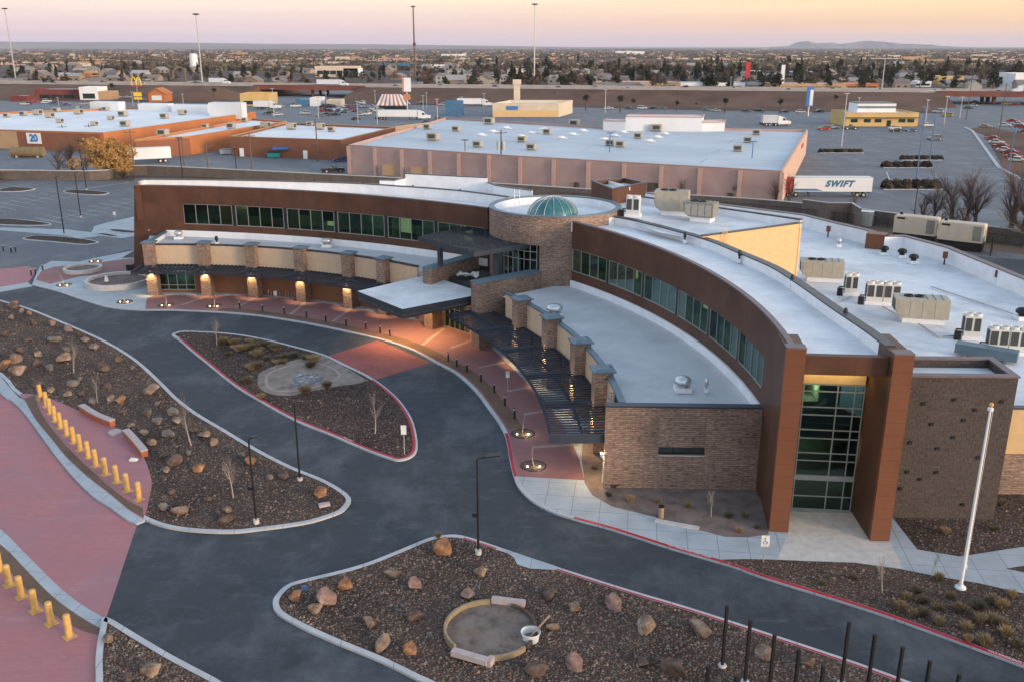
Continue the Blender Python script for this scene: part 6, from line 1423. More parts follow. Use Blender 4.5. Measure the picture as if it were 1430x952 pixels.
lp = [(82, 148, 137, 'galvanised', 'left of the white false fronts'), (186, 148, 129, 'galvanised', 'between two white false fronts'), (256, 145, 132, 'galvanised', 'behind the white false fronts'), (383, 164, 124, 'galvanised', 'beside the white box truck'), (456, 149, 130, 'galvanised', 'between the blue and grey shops'), (445, 166, 141, 'galvanised', 'in the lot left of the cream annex'), (524, 144, 127, 'galvanised', 'left of the striped roof'), (500, 173, 142, 'galvanised', 'in the car rows left of the long white truck'), (527, 175, 149, 'galvanised', 'at the tail of the long white truck'), (591, 154, 134, 'galvanised', 'just right of the striped roof'), (596, 152, 130, 'galvanised', 'behind the cab of the long white truck'), (611, 173, 139, 'galvanised', 'before the dark blue box building'), (645, 161, 136, 'galvanised', 'at the corner of the dark blue box building'), (676, 156, 131, 'galvanised', 'left of the cream diner'), (770, 138, 121, 'galvanised', 'behind the cream diner'), (845, 158, 126, 'galvanised', 'above the white false front'), (1019, 138, 108, 'galvanised', 'on the verge near the red pylon'), (1175, 206, 131, 'galvanised', 'rising from the shrub island'), (1198, 158, 137, 'galvanised', 'behind the yellow diner'), (1318, 175, 135, 'galvanised', 'on the street past the yellow diner'), (1340, 166, 136, 'galvanised', 'next to the tall wooden pole'), (1292, 172, 140, 'galvanised', 'at the right end of the yellow diner'),
      (850, 252, 186, 'blue_pole', 'in front of the pink store near its middle'), (1047, 262, 198, 'blue_pole', 'in front of the pink store near its right end'), (1278, 262, 150, 'blue_pole', 'in the long hedge of the big lot'), (1297, 232, 165, 'blue_pole', 'near the second shrub island'), (1408, 240, 180, 'blue_pole', 'at the far right of the big lot'), (650, 250, 196, 'pole_wood', 'against the left part of the pink wall')]
for x, yb, yt, mt, l_ in lp: pole('lot_light', {'galvanised': 'pale grey lot light pole ', 'blue_pole': 'blue lot light pole ', 'pole_wood': 'dark lot light pole '}[mt] + l_, 'light pole', x, yb, yt, .17, mt, 'lot', 'parking lot light poles')
for x, yb, yt, l_ in ((115, 238, 196, 'left one of two before the bare tree'), (121, 240, 198, 'right one of two before the bare tree'), (255, 250, 193, 'before the orange corner'), (331, 248, 208, 'before the rust brown store')): pole('lot_light', 'slim black light pole behind the stone fence, ' + l_, 'light pole', x, yb, yt, .13, 'black_metal', 'lot', 'black poles behind the fence')
# arches sign
t_, h = pole('arches_sign', 'pole sign with two yellow arches above small yellow boards', 'sign', 194, 148, 110, .35, 'grey_metal'); t_.location.z = 0
m = MB()
for s_ in (-1, 1): m.path([(s_ * 1.25 + 1.25 * math.cos(a), -.1, h - 3.4 + 4.0 * math.sin(a)) for a in [i * math.pi / 10 for i in range(11)]], .32, 6)
m.build('arches', 'sign_yellow', t_); m = MB(); m.box((0, -.1, h - 3.8), (5.4, .4, .6)); m.build('sign_panel', 'sign_red', t_); m = MB(); m.box((0, -.1, h * .42), (4.2, .4, 2.0)); m.box((0, -.1, h * .27), (4.2, .4, 1.1)); m.build('sign_board', 'sign_yellow', t_)
for x, yb, yt, w_, hs, mt, lb in ((1128, 163, 121, 3.0, 8.5, 'sign_blue', 'tall blue and white pylon sign on the verge behind the pink store'), (1042, 127, 87, 3.4, 11, 'sign_red', 'tall red pylon sign on a dark post by the freeway'), (1091, 127, 91, 2.6, 28, 'bright_roof', 'slim white pylon by the brown motel'), (569, 155, 109, 4.2, 6.5, 'bright_roof', 'white and red pole sign beside the striped roof')):
    t_, h = pole('pylon_sign', lb, 'sign', x, yb, yt, .4, 'blue_siding' if mt == 'sign_red' else 'galvanised'); m = MB(); m.box((0, -.5, h - hs / 2), (w_, .6, hs)); p_ = m.build('sign_panel', mt, t_)
    if mt == 'sign_blue': m = MB(); m.box((.6, -.85, h - hs / 2 - .6), (1.4, .1, hs * .8)); m.build('panel_face', 'bright_roof', p_)
    if lb.startswith('white and red'): m = MB(); m.box((-1.6, -.85, h - hs / 2), (.7, .1, hs)); m.box((0, -.6, h * .42), (3.5, .3, 2.5)); m.build('panel_face', 'orange_stripe', p_)
t_, h = pole('road_light', 'tall grey street light mast with twin arm before the motel', 'street lamp', 1230, 136, 82, .35, 'galvanised'); m = MB(); m.box((0, 0, h), (18, .4, .4)); m.build('arm', 'galvanised', t_)
# gantry over the freeway, left
a, b = at(243, 117), at(313, 110); t_ = thing('sign_gantry', 'pale green tubular sign gantry spanning the freeway at the left', 'gantry', a); hg = 13
m = MB(); p, q = a - a, b - a; q.y = 18; q.z = 0; m.path([p, p + Vector((0, 0, hg - 3)), p + Vector((3, 1, hg)), q + Vector((-3, -1, hg)), q + Vector((0, 0, hg - 3)), q], .8, 8); m.build('frame', 'sage_leaf', t_)
# ================================================================== freeway on its embankment
FO = Vector((-5, 506, 0)); FD = Vector((.977, -.212, 0)).normalized(); FN = Vector((-FD.y, FD.x, 0))
def fw(s, nn, z=0.): return FO + FD * s + FN * nn + Vector((0, 0, z))
m = MB(); m.prism([fw(-700, -2), fw(330, -2), fw(330, 32), fw(-700, 32)], None, .02); structure(m.build('dry_field', 'dry_field'))
m = MB(); m.prism([fw(-700, 100), fw(900, 100), fw(900, 160), fw(-700, 160)], None, .02); structure(m.build('dry_field', 'dry_field'))
gaps = [(-172, -105), (232, 420)]
segs = [(-1100, gaps[0][0]), (gaps[0][1], gaps[1][0]), (gaps[1][1], 1100)]
FZ = 6.0
m = MB()
for s0, s1 in segs:
    A = [fw(s0, 28), fw(s1, 28), fw(s1, 62, FZ), fw(s0, 62, FZ), fw(s1, 98, FZ), fw(s0, 98, FZ), fw(s1, 125), fw(s0, 125)]
    m.mesh(A, [(0, 1, 2, 3), (3, 2, 4, 5), (5, 4, 6, 7), (0, 3, 5, 7), (1, 6, 4, 2)])
structure(m.build('embankment', 'dry_field'))
m = MB(); m.strip([fw(-1100, 80), fw(1100, 80)], -16, 16, FZ + .02, FZ + .1); structure(m.build('freeway', 'old_asphalt'))
m = MB()
for d_ in (-8, 8, -4, 4, -12, 12): m.flat([fw(-1100, 80), fw(1100, 80)], d_ - .15, d_ + .15, FZ + .11)
structure(m.build('lane_line', 'worn_white'))
for d_, l_ in ((-16.4, 'near'), (0, 'middle'), (16.4, 'far')):
    o = thing('concrete_barrier', f'long pale concrete barrier along the {l_} edge of the freeway' if d_ else 'long pale concrete barrier in the middle of the freeway', 'barrier', fw(0, 80 + d_, FZ)); m = MB(); m.strip([fw(-1100, 80 + d_), fw(1100, 80 + d_)], -.25, .25, FZ + .1, FZ + 1.1); m.build('barrier', 'barrier', o, local=False)
for (g0, g1), lb in zip(gaps, ('red brown road overpass of the freeway beside the pale gantry', 'long red brown road overpass at the right above the street')):
    o = thing('overpass', lb, 'bridge', fw((g0 + g1) / 2, 80)); m = MB(); m.strip([fw(g0 - 4, 80), fw(g1 + 4, 80)], -16.9, 16.9, FZ - 1.7, FZ + .01); m.build('deck', 'bridge_red', o, local=False)
    m = MB(); m.strip([fw(g0 - 4, 80), fw(g1 + 4, 80)], -17.2, -16.91, FZ - 1.9, FZ + 1.1); m.build('side_beam', 'bridge_red', o, local=False)
    k = max(2, int((g1 - g0) / 25))
    for i in range(1, k):
        s_ = g0 + (g1 - g0) * i / k; m = MB()
        for d_ in (-12, 0, 12): q = fw(s_, 80 + d_); m.base((q.x, q.y, 0), (1.4, 1.4, FZ - 1.7), taper=1.15)
        m.build('pier', 'bridge_red', o, local=False)
m = MB(); m.prism([fw(-158, -40), fw(-118, -40), fw(-118, 400), fw(-158, 400)], None, .05); structure(m.build('road', 'old_asphalt'))
m = MB(); m.prism(px((1330, 170), (1430, 185), (1600, 200), (1700, 150), (1500, 120), (1290, 135)), None, .06); structure(m.build('road', 'old_asphalt'))
# big brown mound beside the left overpass, bare verge at the right
bm_ = MB(); q = fw(-195, 34); bm_.lathe((q.x, q.y, -.05), [(30, 0), (20, 3.2), (9, 6.4), (.1, 7.6)], 20); structure(bm_.build('mound', 'dry_field', smooth=True))
m = MB(); m.prism(px((1352, 181), (1374, 188), (1405, 239), (1480, 262), (1600, 240), (1440, 190), (1376, 177)), -.02, .1); structure(m.build('verge', 'dry_field'))
m = MB(); P_ = px((1345, 178), (1356, 183), (1392, 234), (1430, 254)); m.strip(P_, 0, .9, -.02, .13); structure(m.build('kerb', 'kerb_concrete'))
# lot markings and shrub islands of the big lot
m = MB()
for k in range(12): m.flat([at(1125 - k * .4, 214 + k * 4.2), at(1163 - k * .2, 214 + k * 4.2)], -.09, .09, .0)
for k in range(12): m.flat([at(1316 + k * 7, 178 + k * 7.2), at(1336 + k * 7, 178 + k * 7.2)], -.09, .09, .0)
for a_, b_ in (((1205, 226), (1262, 232)), ((1238, 240), (1242, 251)), ((1160, 207), (1240, 213))): m.flat([at(*a_), at(*b_)], -.12, .12, .0)
structure(m.build('parking_line', 'worn_white'))
def shrub_row(x0, x1, y, hgt, k, where):
    a_, b_ = at(x0, y), at(x1, y); m = MB(); m.strip([a_, b_], -1.6, 1.6, -.02, .14); structure(m.build('lot_island', 'kerb_concrete'))
    out = []
    for i in range(k): o = HD.put(a_.lerp(b_, (i + .5) / k) + Vector((0, 0, .13)), i * 1.1, ((b_ - a_).length / k * .62, 1.5, hgt), f'dark rounded shrub, {ORD[i]} from the left {where}', 'shrubs of the big lot'); out.append(o)
rnd = random.Random(4); m = MB()
for _ in range(700):
    v = Vector((rnd.gauss(0, 1), rnd.gauss(0, 1), abs(rnd.gauss(0, .9)))).normalized() * rnd.uniform(.65, 1.05); s_ = .13; a_ = Vector((rnd.gauss(0, 1), rnd.gauss(0, 1), rnd.gauss(0, 1))).normalized() * s_; b_ = a_.orthogonal().normalized() * s_
    v.z = max(.02, v.z); m.mesh([v - a_, v + b_, v + a_, v - b_], [(0, 1, 2, 3)])
m.lathe((0, 0, 0), [(.7, 0), (.75, .4), (.45, .75), (.02, .8)], 10)
HD = thing('shrub', None, 'shrub'); m.build('foliage', 'hedge_leaf', HD, recalc=False); HD = Proto(HD)
shrub_row(1143, 1204, 213.5, 1.0, 9, 'in the far island'); shrub_row(1257, 1313, 223.5, 1.1, 8, 'in the island beyond the longest hedge'); shrub_row(1231, 1300, 234, 1.5, 5, 'in the island between the two others'); shrub_row(1231, 1312, 264, 2.0, 6, 'in the island nearest the white trailer')
# ================================================================== vehicles
def wheel(parent, x, y, r, w_=.22):
    m = MB(); m.tube((x, y - w_ / 2, r), (x, y + w_ / 2, r), r, n=12); m.tube((x, y - w_ / 2 - .01, r), (x, y + w_ / 2 + .01, r), r * .55, n=8, mi=1); m.build('wheel', ['tyre', 'silver_metal'], parent)
def car_proto(kind):
    t_ = thing('parked_car', None, {'car': 'car', 'suv': 'suv', 'pickup': 'pickup truck'}[kind]); L, W_, H_ = {'car': (4.6, 1.8, 1.42), 'suv': (4.8, 1.95, 1.8), 'pickup': (5.6, 2.0, 1.85)}[kind]; b = .55 * H_ / 1.42 * .5
    def hull(sec, mat, nm_):
        m = MB(); k = len(sec)
        vs = [(x, s_ * w_ / 2, z) for s_ in (-1, 1) for x, z, w_ in sec]
        m.mesh(vs, [tuple(range(k)), tuple(range(2 * k - 1, k - 1, -1))] + [(i, (i + 1) % k, k + (i + 1) % k, k + i) for i in range(k)]); return m.build(nm_, mat, t_)
    hz0 = .32; belt = H_ * .6
    hull([(-L / 2, hz0, W_ * .95), (L / 2, hz0, W_ * .95), (L / 2 + .05, hz0 + .3, W_), (L / 2 - .15, belt - .08, W_), (L * .22, belt, W_), (-L / 2 + .1, belt, W_), (-L / 2 - .03, hz0 + .3, W_)], 'car_paint', 'body')
    rear = -L * .44 if kind == 'suv' else (-L * .02 if kind == 'pickup' else -L * .36)
    hull([(rear, belt - .02, W_ * .93), (L * .24, belt - .02, W_ * .93), (L * .08, H_ - .06, W_ * .80), (rear + (.15 if kind != 'car' else .55), H_ - .06, W_ * .80)], 'dark_glass', 'windows')
    hull([(rear + (.1 if kind != 'car' else .5), H_ - .07, W_ * .8), (L * .1, H_ - .07, W_ * .8), (L * .06, H_, W_ * .76), (rear + (.2 if kind != 'car' else .6), H_, W_ * .76)], 'car_paint', 'roof')
    if kind == 'pickup': m = MB(); m.box((-L * .28, 0, belt + .012), (L * .38, W_ * .8, .03)); m.build('bed', 'black_metal', t_)
    for x in (-L * .31, L * .31):
        for y in (-W_ / 2 + .08, W_ / 2 - .08): wheel(t_, x, y, .34 if kind == 'car' else .39)
    m = MB(); m.box((L / 2 + .02, -W_ * .34, .68), (.06, .35, .14)); m.build('headlight', 'unit_white', t_); m = MB(); m.box((L / 2 + .02, W_ * .34, .68), (.06, .35, .14)); m.build('headlight', 'unit_white', t_)
    m = MB(); m.box((-L / 2 - .02, 0, .75), (.06, W_ * .9, .12)); m.build('tail_light', 'lens_red', t_)
    return Proto(t_)
CARS = {k: car_proto(k) for k in ('car', 'suv', 'pickup')}
PAINT = {'white': (.6, .6, .6), 'silver': (.36, .37, .39), 'grey': (.13, .135, .14), 'black': (.014, .014, .016), 'red': (.36, .02, .018), 'blue': (.03, .07, .18), 'maroon': (.12, .02, .02), 'tan': (.3, .24, .17), 'orange': (.5, .16, .03), 'yellow': (.55, .35, .03)}
cl = []
def cars(lst, group, rz, z=.0, jit=.06):
    for x, y, col, kind in lst:
        p = at(x, y, z); o = CARS[kind].put(p, rz + random.gauss(0, jit) + (math.pi if random.random() < .5 else 0), 1.0, None, group, PAINT[col]); o['category'] = {'car': 'car', 'suv': 'suv', 'pickup': 'pickup truck'}[kind]; cl.append((o, f'{col} {"suv" if kind == "suv" else "pickup" if kind == "pickup" else "car"}'))
FA = math.atan2(FD.y, FD.x); random.seed(9)
cars([(1151, 182, 'red', 'suv'), (1163, 180, 'silver', 'car'), (1187, 181, 'black', 'pickup'), (1249, 181, 'white', 'car'), (1251, 184.5, 'black', 'car'), (1272, 184, 'blue', 'car'), (1295, 177, 'white', 'car'), (1305, 196, 'grey', 'suv'), (1068, 174, 'maroon', 'car')], 'cars in the big lot', .15)
cars([(1414, 171, 'red', 'car'), (1420, 175, 'white', 'car'), (1426, 180, 'red', 'suv'), (1403, 177, 'white', 'car'), (1376, 179, 'tan', 'car'), (1430, 186, 'red', 'car'), (1322, 163, 'yellow', 'suv'), (1358, 149, 'white', 'car'), (1362, 144, 'silver', 'car'), (1405, 147, 'yellow', 'suv'), (1416, 148, 'red', 'suv'), (1352, 153, 'black', 'car'), (1310, 158, 'white', 'suv')], 'cars on the right hand street', -.6)
cars([(1041, 157, 'black', 'car'), (1060, 157, 'black', 'suv'), (1095, 158, 'black', 'car'), (1118, 158, 'white', 'car'), (1143, 158, 'black', 'suv'), (1000, 156, 'silver', 'car'), (986, 155, 'grey', 'car'), (1184, 160, 'grey', 'car')], 'cars on the frontage road', FA)
cars([(35, 147, 'white', 'car'), (48, 144, 'silver', 'car'), (66, 143, 'white', 'suv'), (165, 137, 'white', 'car'), (178, 137, 'silver', 'car'), (200, 141, 'silver', 'car'), (28, 128, 'white', 'car'), (40, 129, 'black', 'car'), (238, 140, 'blue', 'car'), (249, 139, 'white', 'suv'), (375, 160, 'black', 'suv'), (388, 162, 'white', 'car'), (426, 160, 'silver', 'suv'), (467, 162, 'black', 'pickup'), (413, 150, 'white', 'pickup'), (455, 161, 'black', 'car'), (447, 163, 'grey', 'car'), (392, 150, 'silver', 'car'), (472, 155, 'white', 'car'), (365, 152, 'black', 'car'), (481, 158, 'tan', 'car')], 'cars by the orange stores', .3)
cars([(483 + k * 7.6, 158 - (k % 4) * 4.2, random.choice(['white', 'black', 'silver', 'blue', 'grey', 'red']), random.choice(['car', 'suv', 'car'])) for k in range(8)] + [(497, 168, 'black', 'car'), (513, 161, 'white', 'suv'), (505, 161.5, 'white', 'car'), (530, 166, 'maroon', 'suv'), (595, 173, 'black', 'car'), (612, 168, 'grey', 'car')], 'cars by the striped restaurant', 1.2)
cars([(465, 241, 'black', 'pickup'), (478, 226, 'blue', 'car')], 'cars in the lot behind the fence', .3)
rc = random.Random(12); cc_ = lambda: rc.choice(['white', 'black', 'silver', 'blue', 'grey', 'red', 'white', 'black']); ck = lambda: rc.choice(['car', 'suv', 'car', 'pickup'])
cars([(452 + k * 6.2 + rc.uniform(-1, 1), yy, cc_(), ck()) for yy in (156.5, 150.5) for k in range(14) if rc.random() < .62], 'cars by the striped restaurant', 1.3)
cars([(590 + k * 7 + rc.uniform(-1, 1), 147 + rc.uniform(-1, 1), cc_(), ck()) for k in range(7) if rc.random() < .6], 'cars by the striped restaurant', .2)
cars([(1385 + k * 6, 196 + k * 5 + rc.uniform(-1, 1), rc.choice(['red', 'white', 'red', 'silver']), 'car') for k in range(7)], 'cars on the right hand street', -.6)
cars([(20 + k * 9 + rc.uniform(-2, 2), 146 + rc.uniform(-2, 2), cc_(), ck()) for k in range(12) if rc.random() < .5], 'cars by the orange stores', .3)
cars([(800 + k * 16 + rc.uniform(-4, 4), 153, cc_(), ck()) for k in range(10) if rc.random() < .6], 'cars on the frontage road', FA)
fx = [(-620, -6), (-560, 6), (-520, -10), (-430, 10), (-380, -6), (-330, -10), (-300, 6), (-262, -6), (-232, 10), (-85, -6), (-60, 6), (-20, -10), (18, -6), (38, 6), (60, -10), (92, 10), (120, -6), (151, -10), (176, 6), (200, -6), (228, -10), (236, 6), (262, -6), (290, 10), (306, -10), (330, 6), (352, -6)]
for s_, d_ in fx:
    col = random.choice(['black', 'white', 'silver', 'grey', 'maroon', 'black']); k_ = random.choice(['car', 'suv', 'car', 'pickup']); o = CARS[k_].put(fw(s_, 80 + d_, FZ + .1), FA + (0 if d_ < 0 else math.pi), 1.0, None, 'cars on the freeway', PAINT[col]); o['category'] = {'car': 'car', 'suv': 'suv', 'pickup': 'pickup truck'}[k_]; cl.append((o, f'{col} {"car" if k_ == "car" else k_}'))
by_landmark(cl, 'vehicle', {'the yellow diner': at(1230, 177), 'the white trailer by the pink store': at(1165, 278), 'the nearest shrub island': at(1270, 264), 'the striped roof': at(548, 154), 'the blue walled shop': at(423, 149), 'the yellow arches sign': at(194, 148), 'the dark red long shop': at(80, 139), 'the blue and white pylon': at(1128, 163), 'the brown motel': at(1150, 127), 'the cell tower': at(580, 113), 'the right overpass': fw(310, 80), 'the left overpass': fw(-138, 80), 'the pale green gantry': at(278, 114), 'the red pylon': at(1042, 127), 'the bare verge at the right': at(1390, 190), 'the amber yellow shop': at(356, 148), 'the rust brown store': at(460, 222), 'the cream diner': at(734, 164), 'the long white truck': at(560, 168)})
def truck(label, loc, rz, L=15.5, cab='bright_roof', box='bright_roof', tractor=True, text=None, group=None):
    t_ = thing('semi_truck' if tractor else 'trailer', label, 'truck' if tractor else 'trailer', loc, rz, group)
    m = MB(); m.base((0, 0, 1.15), (L, 2.6, 2.9)); tb = m.build('trailer_box', box, t_); m = MB(); m.box((0, 0, 4.07), (L, 2.66, .06)); m.box((0, -1.31, 1.3), (L, .04, .16)); m.box((L / 2 + .01, 0, 2.6), (.03, .1, 2.6)); m.build('trim', 'silver_metal', tb)
    for x in (-L / 2 + 1.6, -L / 2 + 2.9):
        for y in (-1.05, 1.05): wheel(t_, x, y, .5, .5)
    m = MB(); m.box((-L / 2 + .3, 0, .9), (.15, 2.3, .2)); m.box((L / 2 - 3.5, -.6, .6), (.15, .15, 1.1)); m.box((L / 2 - 3.5, .6, .6), (.15, .15, 1.1)); m.box((-L * .05, 0, 1.05), (L * .9, 1.0, .18)); m.build('chassis', 'black_metal', t_)
    if tractor:
        x0 = L / 2 + .3
        m = MB(); pr = [(x0, .7), (x0 + 5.2, .7), (x0 + 5.3, 1.8), (x0 + 3.4, 2.1), (x0 + 2.6, 3.2), (x0 + .4, 3.95), (x0, 3.9)]; k = len(pr); m.mesh([(x, -1.2, z) for x, z in pr] + [(x, 1.2, z) for x, z in pr], [tuple(range(k)), tuple(range(2 * k - 1, k - 1, -1))] + [(i, (i + 1) % k, k + (i + 1) % k, k + i) for i in range(k)]); cb = m.build('cab', cab, t_)
        m = MB(); m.mesh([(x0 + 3.38, -1.05, 2.16), (x0 + 3.38, 1.05, 2.16), (x0 + 2.72, .95, 3.1), (x0 + 2.72, -.95, 3.1)], [(0, 1, 2, 3)]); m.mesh([(x0 + 1.9, -1.22, 2.1), (x0 + 3.2, -1.22, 2.1), (x0 + 2.6, -1.22, 2.95), (x0 + 1.9, -1.22, 2.95)], [(0, 1, 2, 3)]); m.build('windscreen', 'dark_glass', cb)
        for x in (x0 + 4.2, x0 + .6, x0 - .9):
            for y in (-1.0, 1.0): wheel(t_, x, y, .5, .4)
    return t_, tb
q = (at(1118, 277) + at(1214, 276.5)) / 2; t_, tb = truck('white trailer with dark lettering and red tractor parked behind the stone fence', q + Vector((-.3, 2.2, 0)), math.pi - .03, 16.2, 'sign_red', 'bright_roof', True)
o = lettering('SWIFT', Vector((0, 0, 0)), Vector((1, 0, 0)), 1.75, 'blue_siding', 0, name='lettering'); o.data.shear = .35; o.data.space_character = 1.2; o.data.align_x = 'CENTER'; o.data.align_y = 'CENTER'; o.data.offset = .1; o.parent = tb; o.location = (-1.2, 1.34, 2.75); o.rotation_euler = (math.pi / 2, 0, math.pi); as_mesh(o)
m = MB(); m.mesh([(8.0, 1.325, 1.3), (2.0, 1.325, 1.3), (3.5, 1.325, 1.75), (8.0, 1.325, 1.75)], [(0, 1, 2, 3)]); m.build('blue_stripe', 'blue_pole', tb)
truck('white trailer with its tractor backed to the middle orange store', at(204, 228), R(207), 13, 'bright_roof')
truck('long white semi truck standing left of the dark blue box building', at(555, 168) + Vector((0, 2, 0)), -.05, 17)
truck('short white box truck at the left overpass shop', at(366, 153), -.1, 8, 'bright_roof')
truck('white truck beyond the dark blue box building', at(655, 150) + Vector((0, 6, 0)), -.05, 13)
truck('white semi truck crossing the right overpass', fw(281, 74, FZ + .1), FA + math.pi, 13, 'bright_roof', 'old_roof')
truck('silver tanker like trailer truck crossing the left overpass', fw(-130, 74, FZ + .1), FA, 15, 'bright_roof', 'bright_roof')
truck('white semi cab parked beside the pink store corner', at(1098, 176) + Vector((-7, 0, 0)), .1, 6, 'bright_roof', 'old_roof')
truck('white box truck on the freeway left of the gantry', fw(-215, 86, FZ + .1), FA, 9, 'bright_roof', 'bright_roof')
# dumpsters behind the orange stores
DU = thing('dumpster', None, 'dumpster'); m = MB(); m.base((0, 0, .2), (3.4, 1.9, 1.3), taper=1.08); m.build('bin', 'car_paint', DU); m = MB(); m.box((0, 0, 1.6), (3.5, 2.0, .1), tilt=('X', .08)); m.build('lid', 'black_metal', DU); DU = Proto(DU)
for x, y, c_, lb in ((317, 216, (.5, .5, .48), 'white dumpster left of the rust brown store'), (333, 214, (.48, .5, .48), 'pale dumpster at the corner of the rust brown store'), (383, 221, (.03, .25, .25), 'teal dumpster below the purple awning'), (428, 218, (.5, .5, .5), 'white dumpster by the right part of the rust brown wall')): DU.put(at(x, y), .1, 1., lb, 'dumpsters', c_)
o = thing('storage_tank', 'pale green horizontal tank behind the stone fence at the left', 'tank', at(40, 220)); m = MB(); m.tube((-4.5, 0, 1.5), (4.5, 0, 1.5), 1.4, n=16); m.build('tank', 'sage_leaf', o); m = MB(); m.base((-3, 0, 0), (.4, 2, .6)); m.build('saddle', 'pale_concrete', o); m = MB(); m.base((3, 0, 0), (.4, 2, .6)); m.build('saddle', 'pale_concrete', o)
# ================================================================== trees near the fence
def crown_tree(seed, n_, leaf, rx, rz_, zc, lf=.3, trunk_h=1., r=.15, bark='bark', name='tree', cone=0., shell=.35, lobes_n=9):
    rnd = random.Random(seed); t_ = thing(name, None, 'tree'); m = MB(); m.tube((0, 0, 0), (0, 0, zc), r, r * .4, 6)
    m.build('trunk', bark, t_); m = MB(); lobes = [(Vector((rnd.gauss(0, .42) * rx, rnd.gauss(0, .42) * rx, zc + rnd.gauss(0, .38) * rz_)), rnd.uniform(.35, .62)) for _ in range(lobes_n)]
    for _ in range(n_):
        c_, s_ = rnd.choice(lobes); d = Vector((rnd.gauss(0, 1), rnd.gauss(0, 1), rnd.gauss(0, 1))).normalized() * (shell + (1 - shell) * rnd.random() ** .5)
        p = c_ + Vector((d.x * rx * s_, d.y * rx * s_, d.z * rz_ * s_)); k = max(.12, 1 - cone * (p.z - zc + rz_) / (2 * rz_)) if cone else 1
        p.x *= k; p.y *= k; p.z = max(.15, p.z)
        a_ = Vector((rnd.gauss(0, 1), rnd.gauss(0, 1), rnd.gauss(0, 1))).normalized() * lf * rnd.uniform(.6, 1.3); b_ = a_.orthogonal().normalized() * a_.length * .7
        m.mesh([p - a_, p + b_, p + a_, p - b_], [(0, 1, 2, 3)])
    m.build('crown', leaf, t_, recalc=False); return Proto(t_)
BT = [bare_tree(31, 1., .034, 'bark', 'twig', 'bare_tree', levels=4, n0=4, spread=.62, first=.1), bare_tree(32, 1., .032, 'bark', 'twig', 'bare_tree', levels=4, n0=4, spread=.55, first=.1), bare_tree(35, 1., .032, 'bark', 'twig', 'bare_tree', levels=4, n0=5, spread=.7, first=.1)]
its = []
for i, (x, y, yt) in enumerate(((905, 272, 236), (952, 284, 250), (1022, 285, 252), (1082, 290, 252), (1100, 288, 246), (1300, 322, 256), (1325, 330, 244), (1344, 330, 240), (1358, 332, 246), (1410, 338, 240), (1424, 340, 236), (1440, 344, 250), (1286, 322, 270), (1190, 303, 272))):
    h_ = height(x, y, yt); o = BT[i % 3].put(at(x, y), i * 1.7, (h_ * 1.25, h_ * 1.25, h_ * 1.05), None, 'bare trees along the stone fence'); its.append((o, 'bare winter tree' if h_ < 8 else 'tall bare winter tree'))
by_landmark(its, 'bare tree', {'the white trailer': at(1165, 278), 'the brown stair head': at(862, 262), 'the left generator': at(1274, 345), 'the right generator': at(1345, 350), 'the yard gate': at(1400, 350)})
RT_ = crown_tree(51, 4200, 'russet_leaf', 3.4, 2.4, 3.0, .2, r=.3, bark='bark', name='russet_tree', lobes_n=22); RT_.put(at(156, 246), 0, 1.5, 'round golden russet tree in front of the orange stores')
o = BT[2].put(at(104, 244), .5, (11, 11, 8.5), 'wide pale bare tree left of the golden russet tree'); o = BT[0].put(at(84, 246), 2.5, (9, 9, 7.5), 'second pale bare tree at the far left of the fence')
SAGE = crown_tree(52, 500, 'sage_leaf', 1.3, .8, .8, .12, r=.05, name='fence_shrub')
its = []
for i, x in enumerate((2, 38, 48, 62, 150, 172)): o = SAGE.put(at(x, 249 + (i % 2)), i, random.uniform(.9, 1.5), None, 'shrubs at the iron fence'); o['category'] = 'shrub'; its.append((o, 'dark low shrub'))
by_landmark(its, 'shrub', {'the golden russet tree': at(156, 246), 'the left edge of the iron fence': at(0, 250)})
# palms
def palm():
    t_ = thing('palm_tree', None, 'palm tree'); m = MB(); m.tube((0, 0, 0), (0, 0, 6.5), .35, .25, 8); m.build('trunk', 'bark', t_); m = MB(); rnd = random.Random(3)
    for k in range(46):
        a_ = rnd.random() * 6.28; e_ = rnd.uniform(-1.1, 1.2); L = rnd.uniform(1.6, 2.4); d = Vector((math.cos(a_) * math.cos(e_), math.sin(a_) * math.cos(e_), math.sin(e_))); s_ = Vector((-math.sin(a_), math.cos(a_), 0)) * .32; p = Vector((0, 0, 6.6)); q = p + d * L * .6; r_ = p + d * L + Vector((0, 0, -.5)); m.mesh([p, q - s_, r_, q + s_], [(0, 1, 2, 3)])
    m.build('crown', 'evergreen_leaf', t_, recalc=False); return Proto(t_)
PM_ = palm(); its = []
for i, (x, y, yt) in enumerate(((66, 130, 108), (76, 131, 111), (158, 134, 115), (300, 140, 122), (774, 141, 128), (818, 155, 131), (866, 157, 132), (884, 154, 137), (945, 156, 140), (1012, 158, 136), (1089, 158, 137), (1117, 139, 127), (816, 130, 126), (972, 150, 143), (543, 127, 116), (1166, 148, 132), (190, 122, 110))):
    h_ = height(x, y, yt); o = PM_.put(at(x, y), i, h_ / 8.3, None, 'palms among the shops'); its.append((o, 'stout palm' if h_ < 12 else 'tall palm'))
by_landmark(its, 'palm', {'the cream diner': at(734, 164), 'the white false front': at(925, 180), 'the dark red long shop': at(80, 139), 'the yellow arches sign': at(194, 148), 'the blue and white pylon': at(1128, 163), 'the striped roof': at(548, 154)})
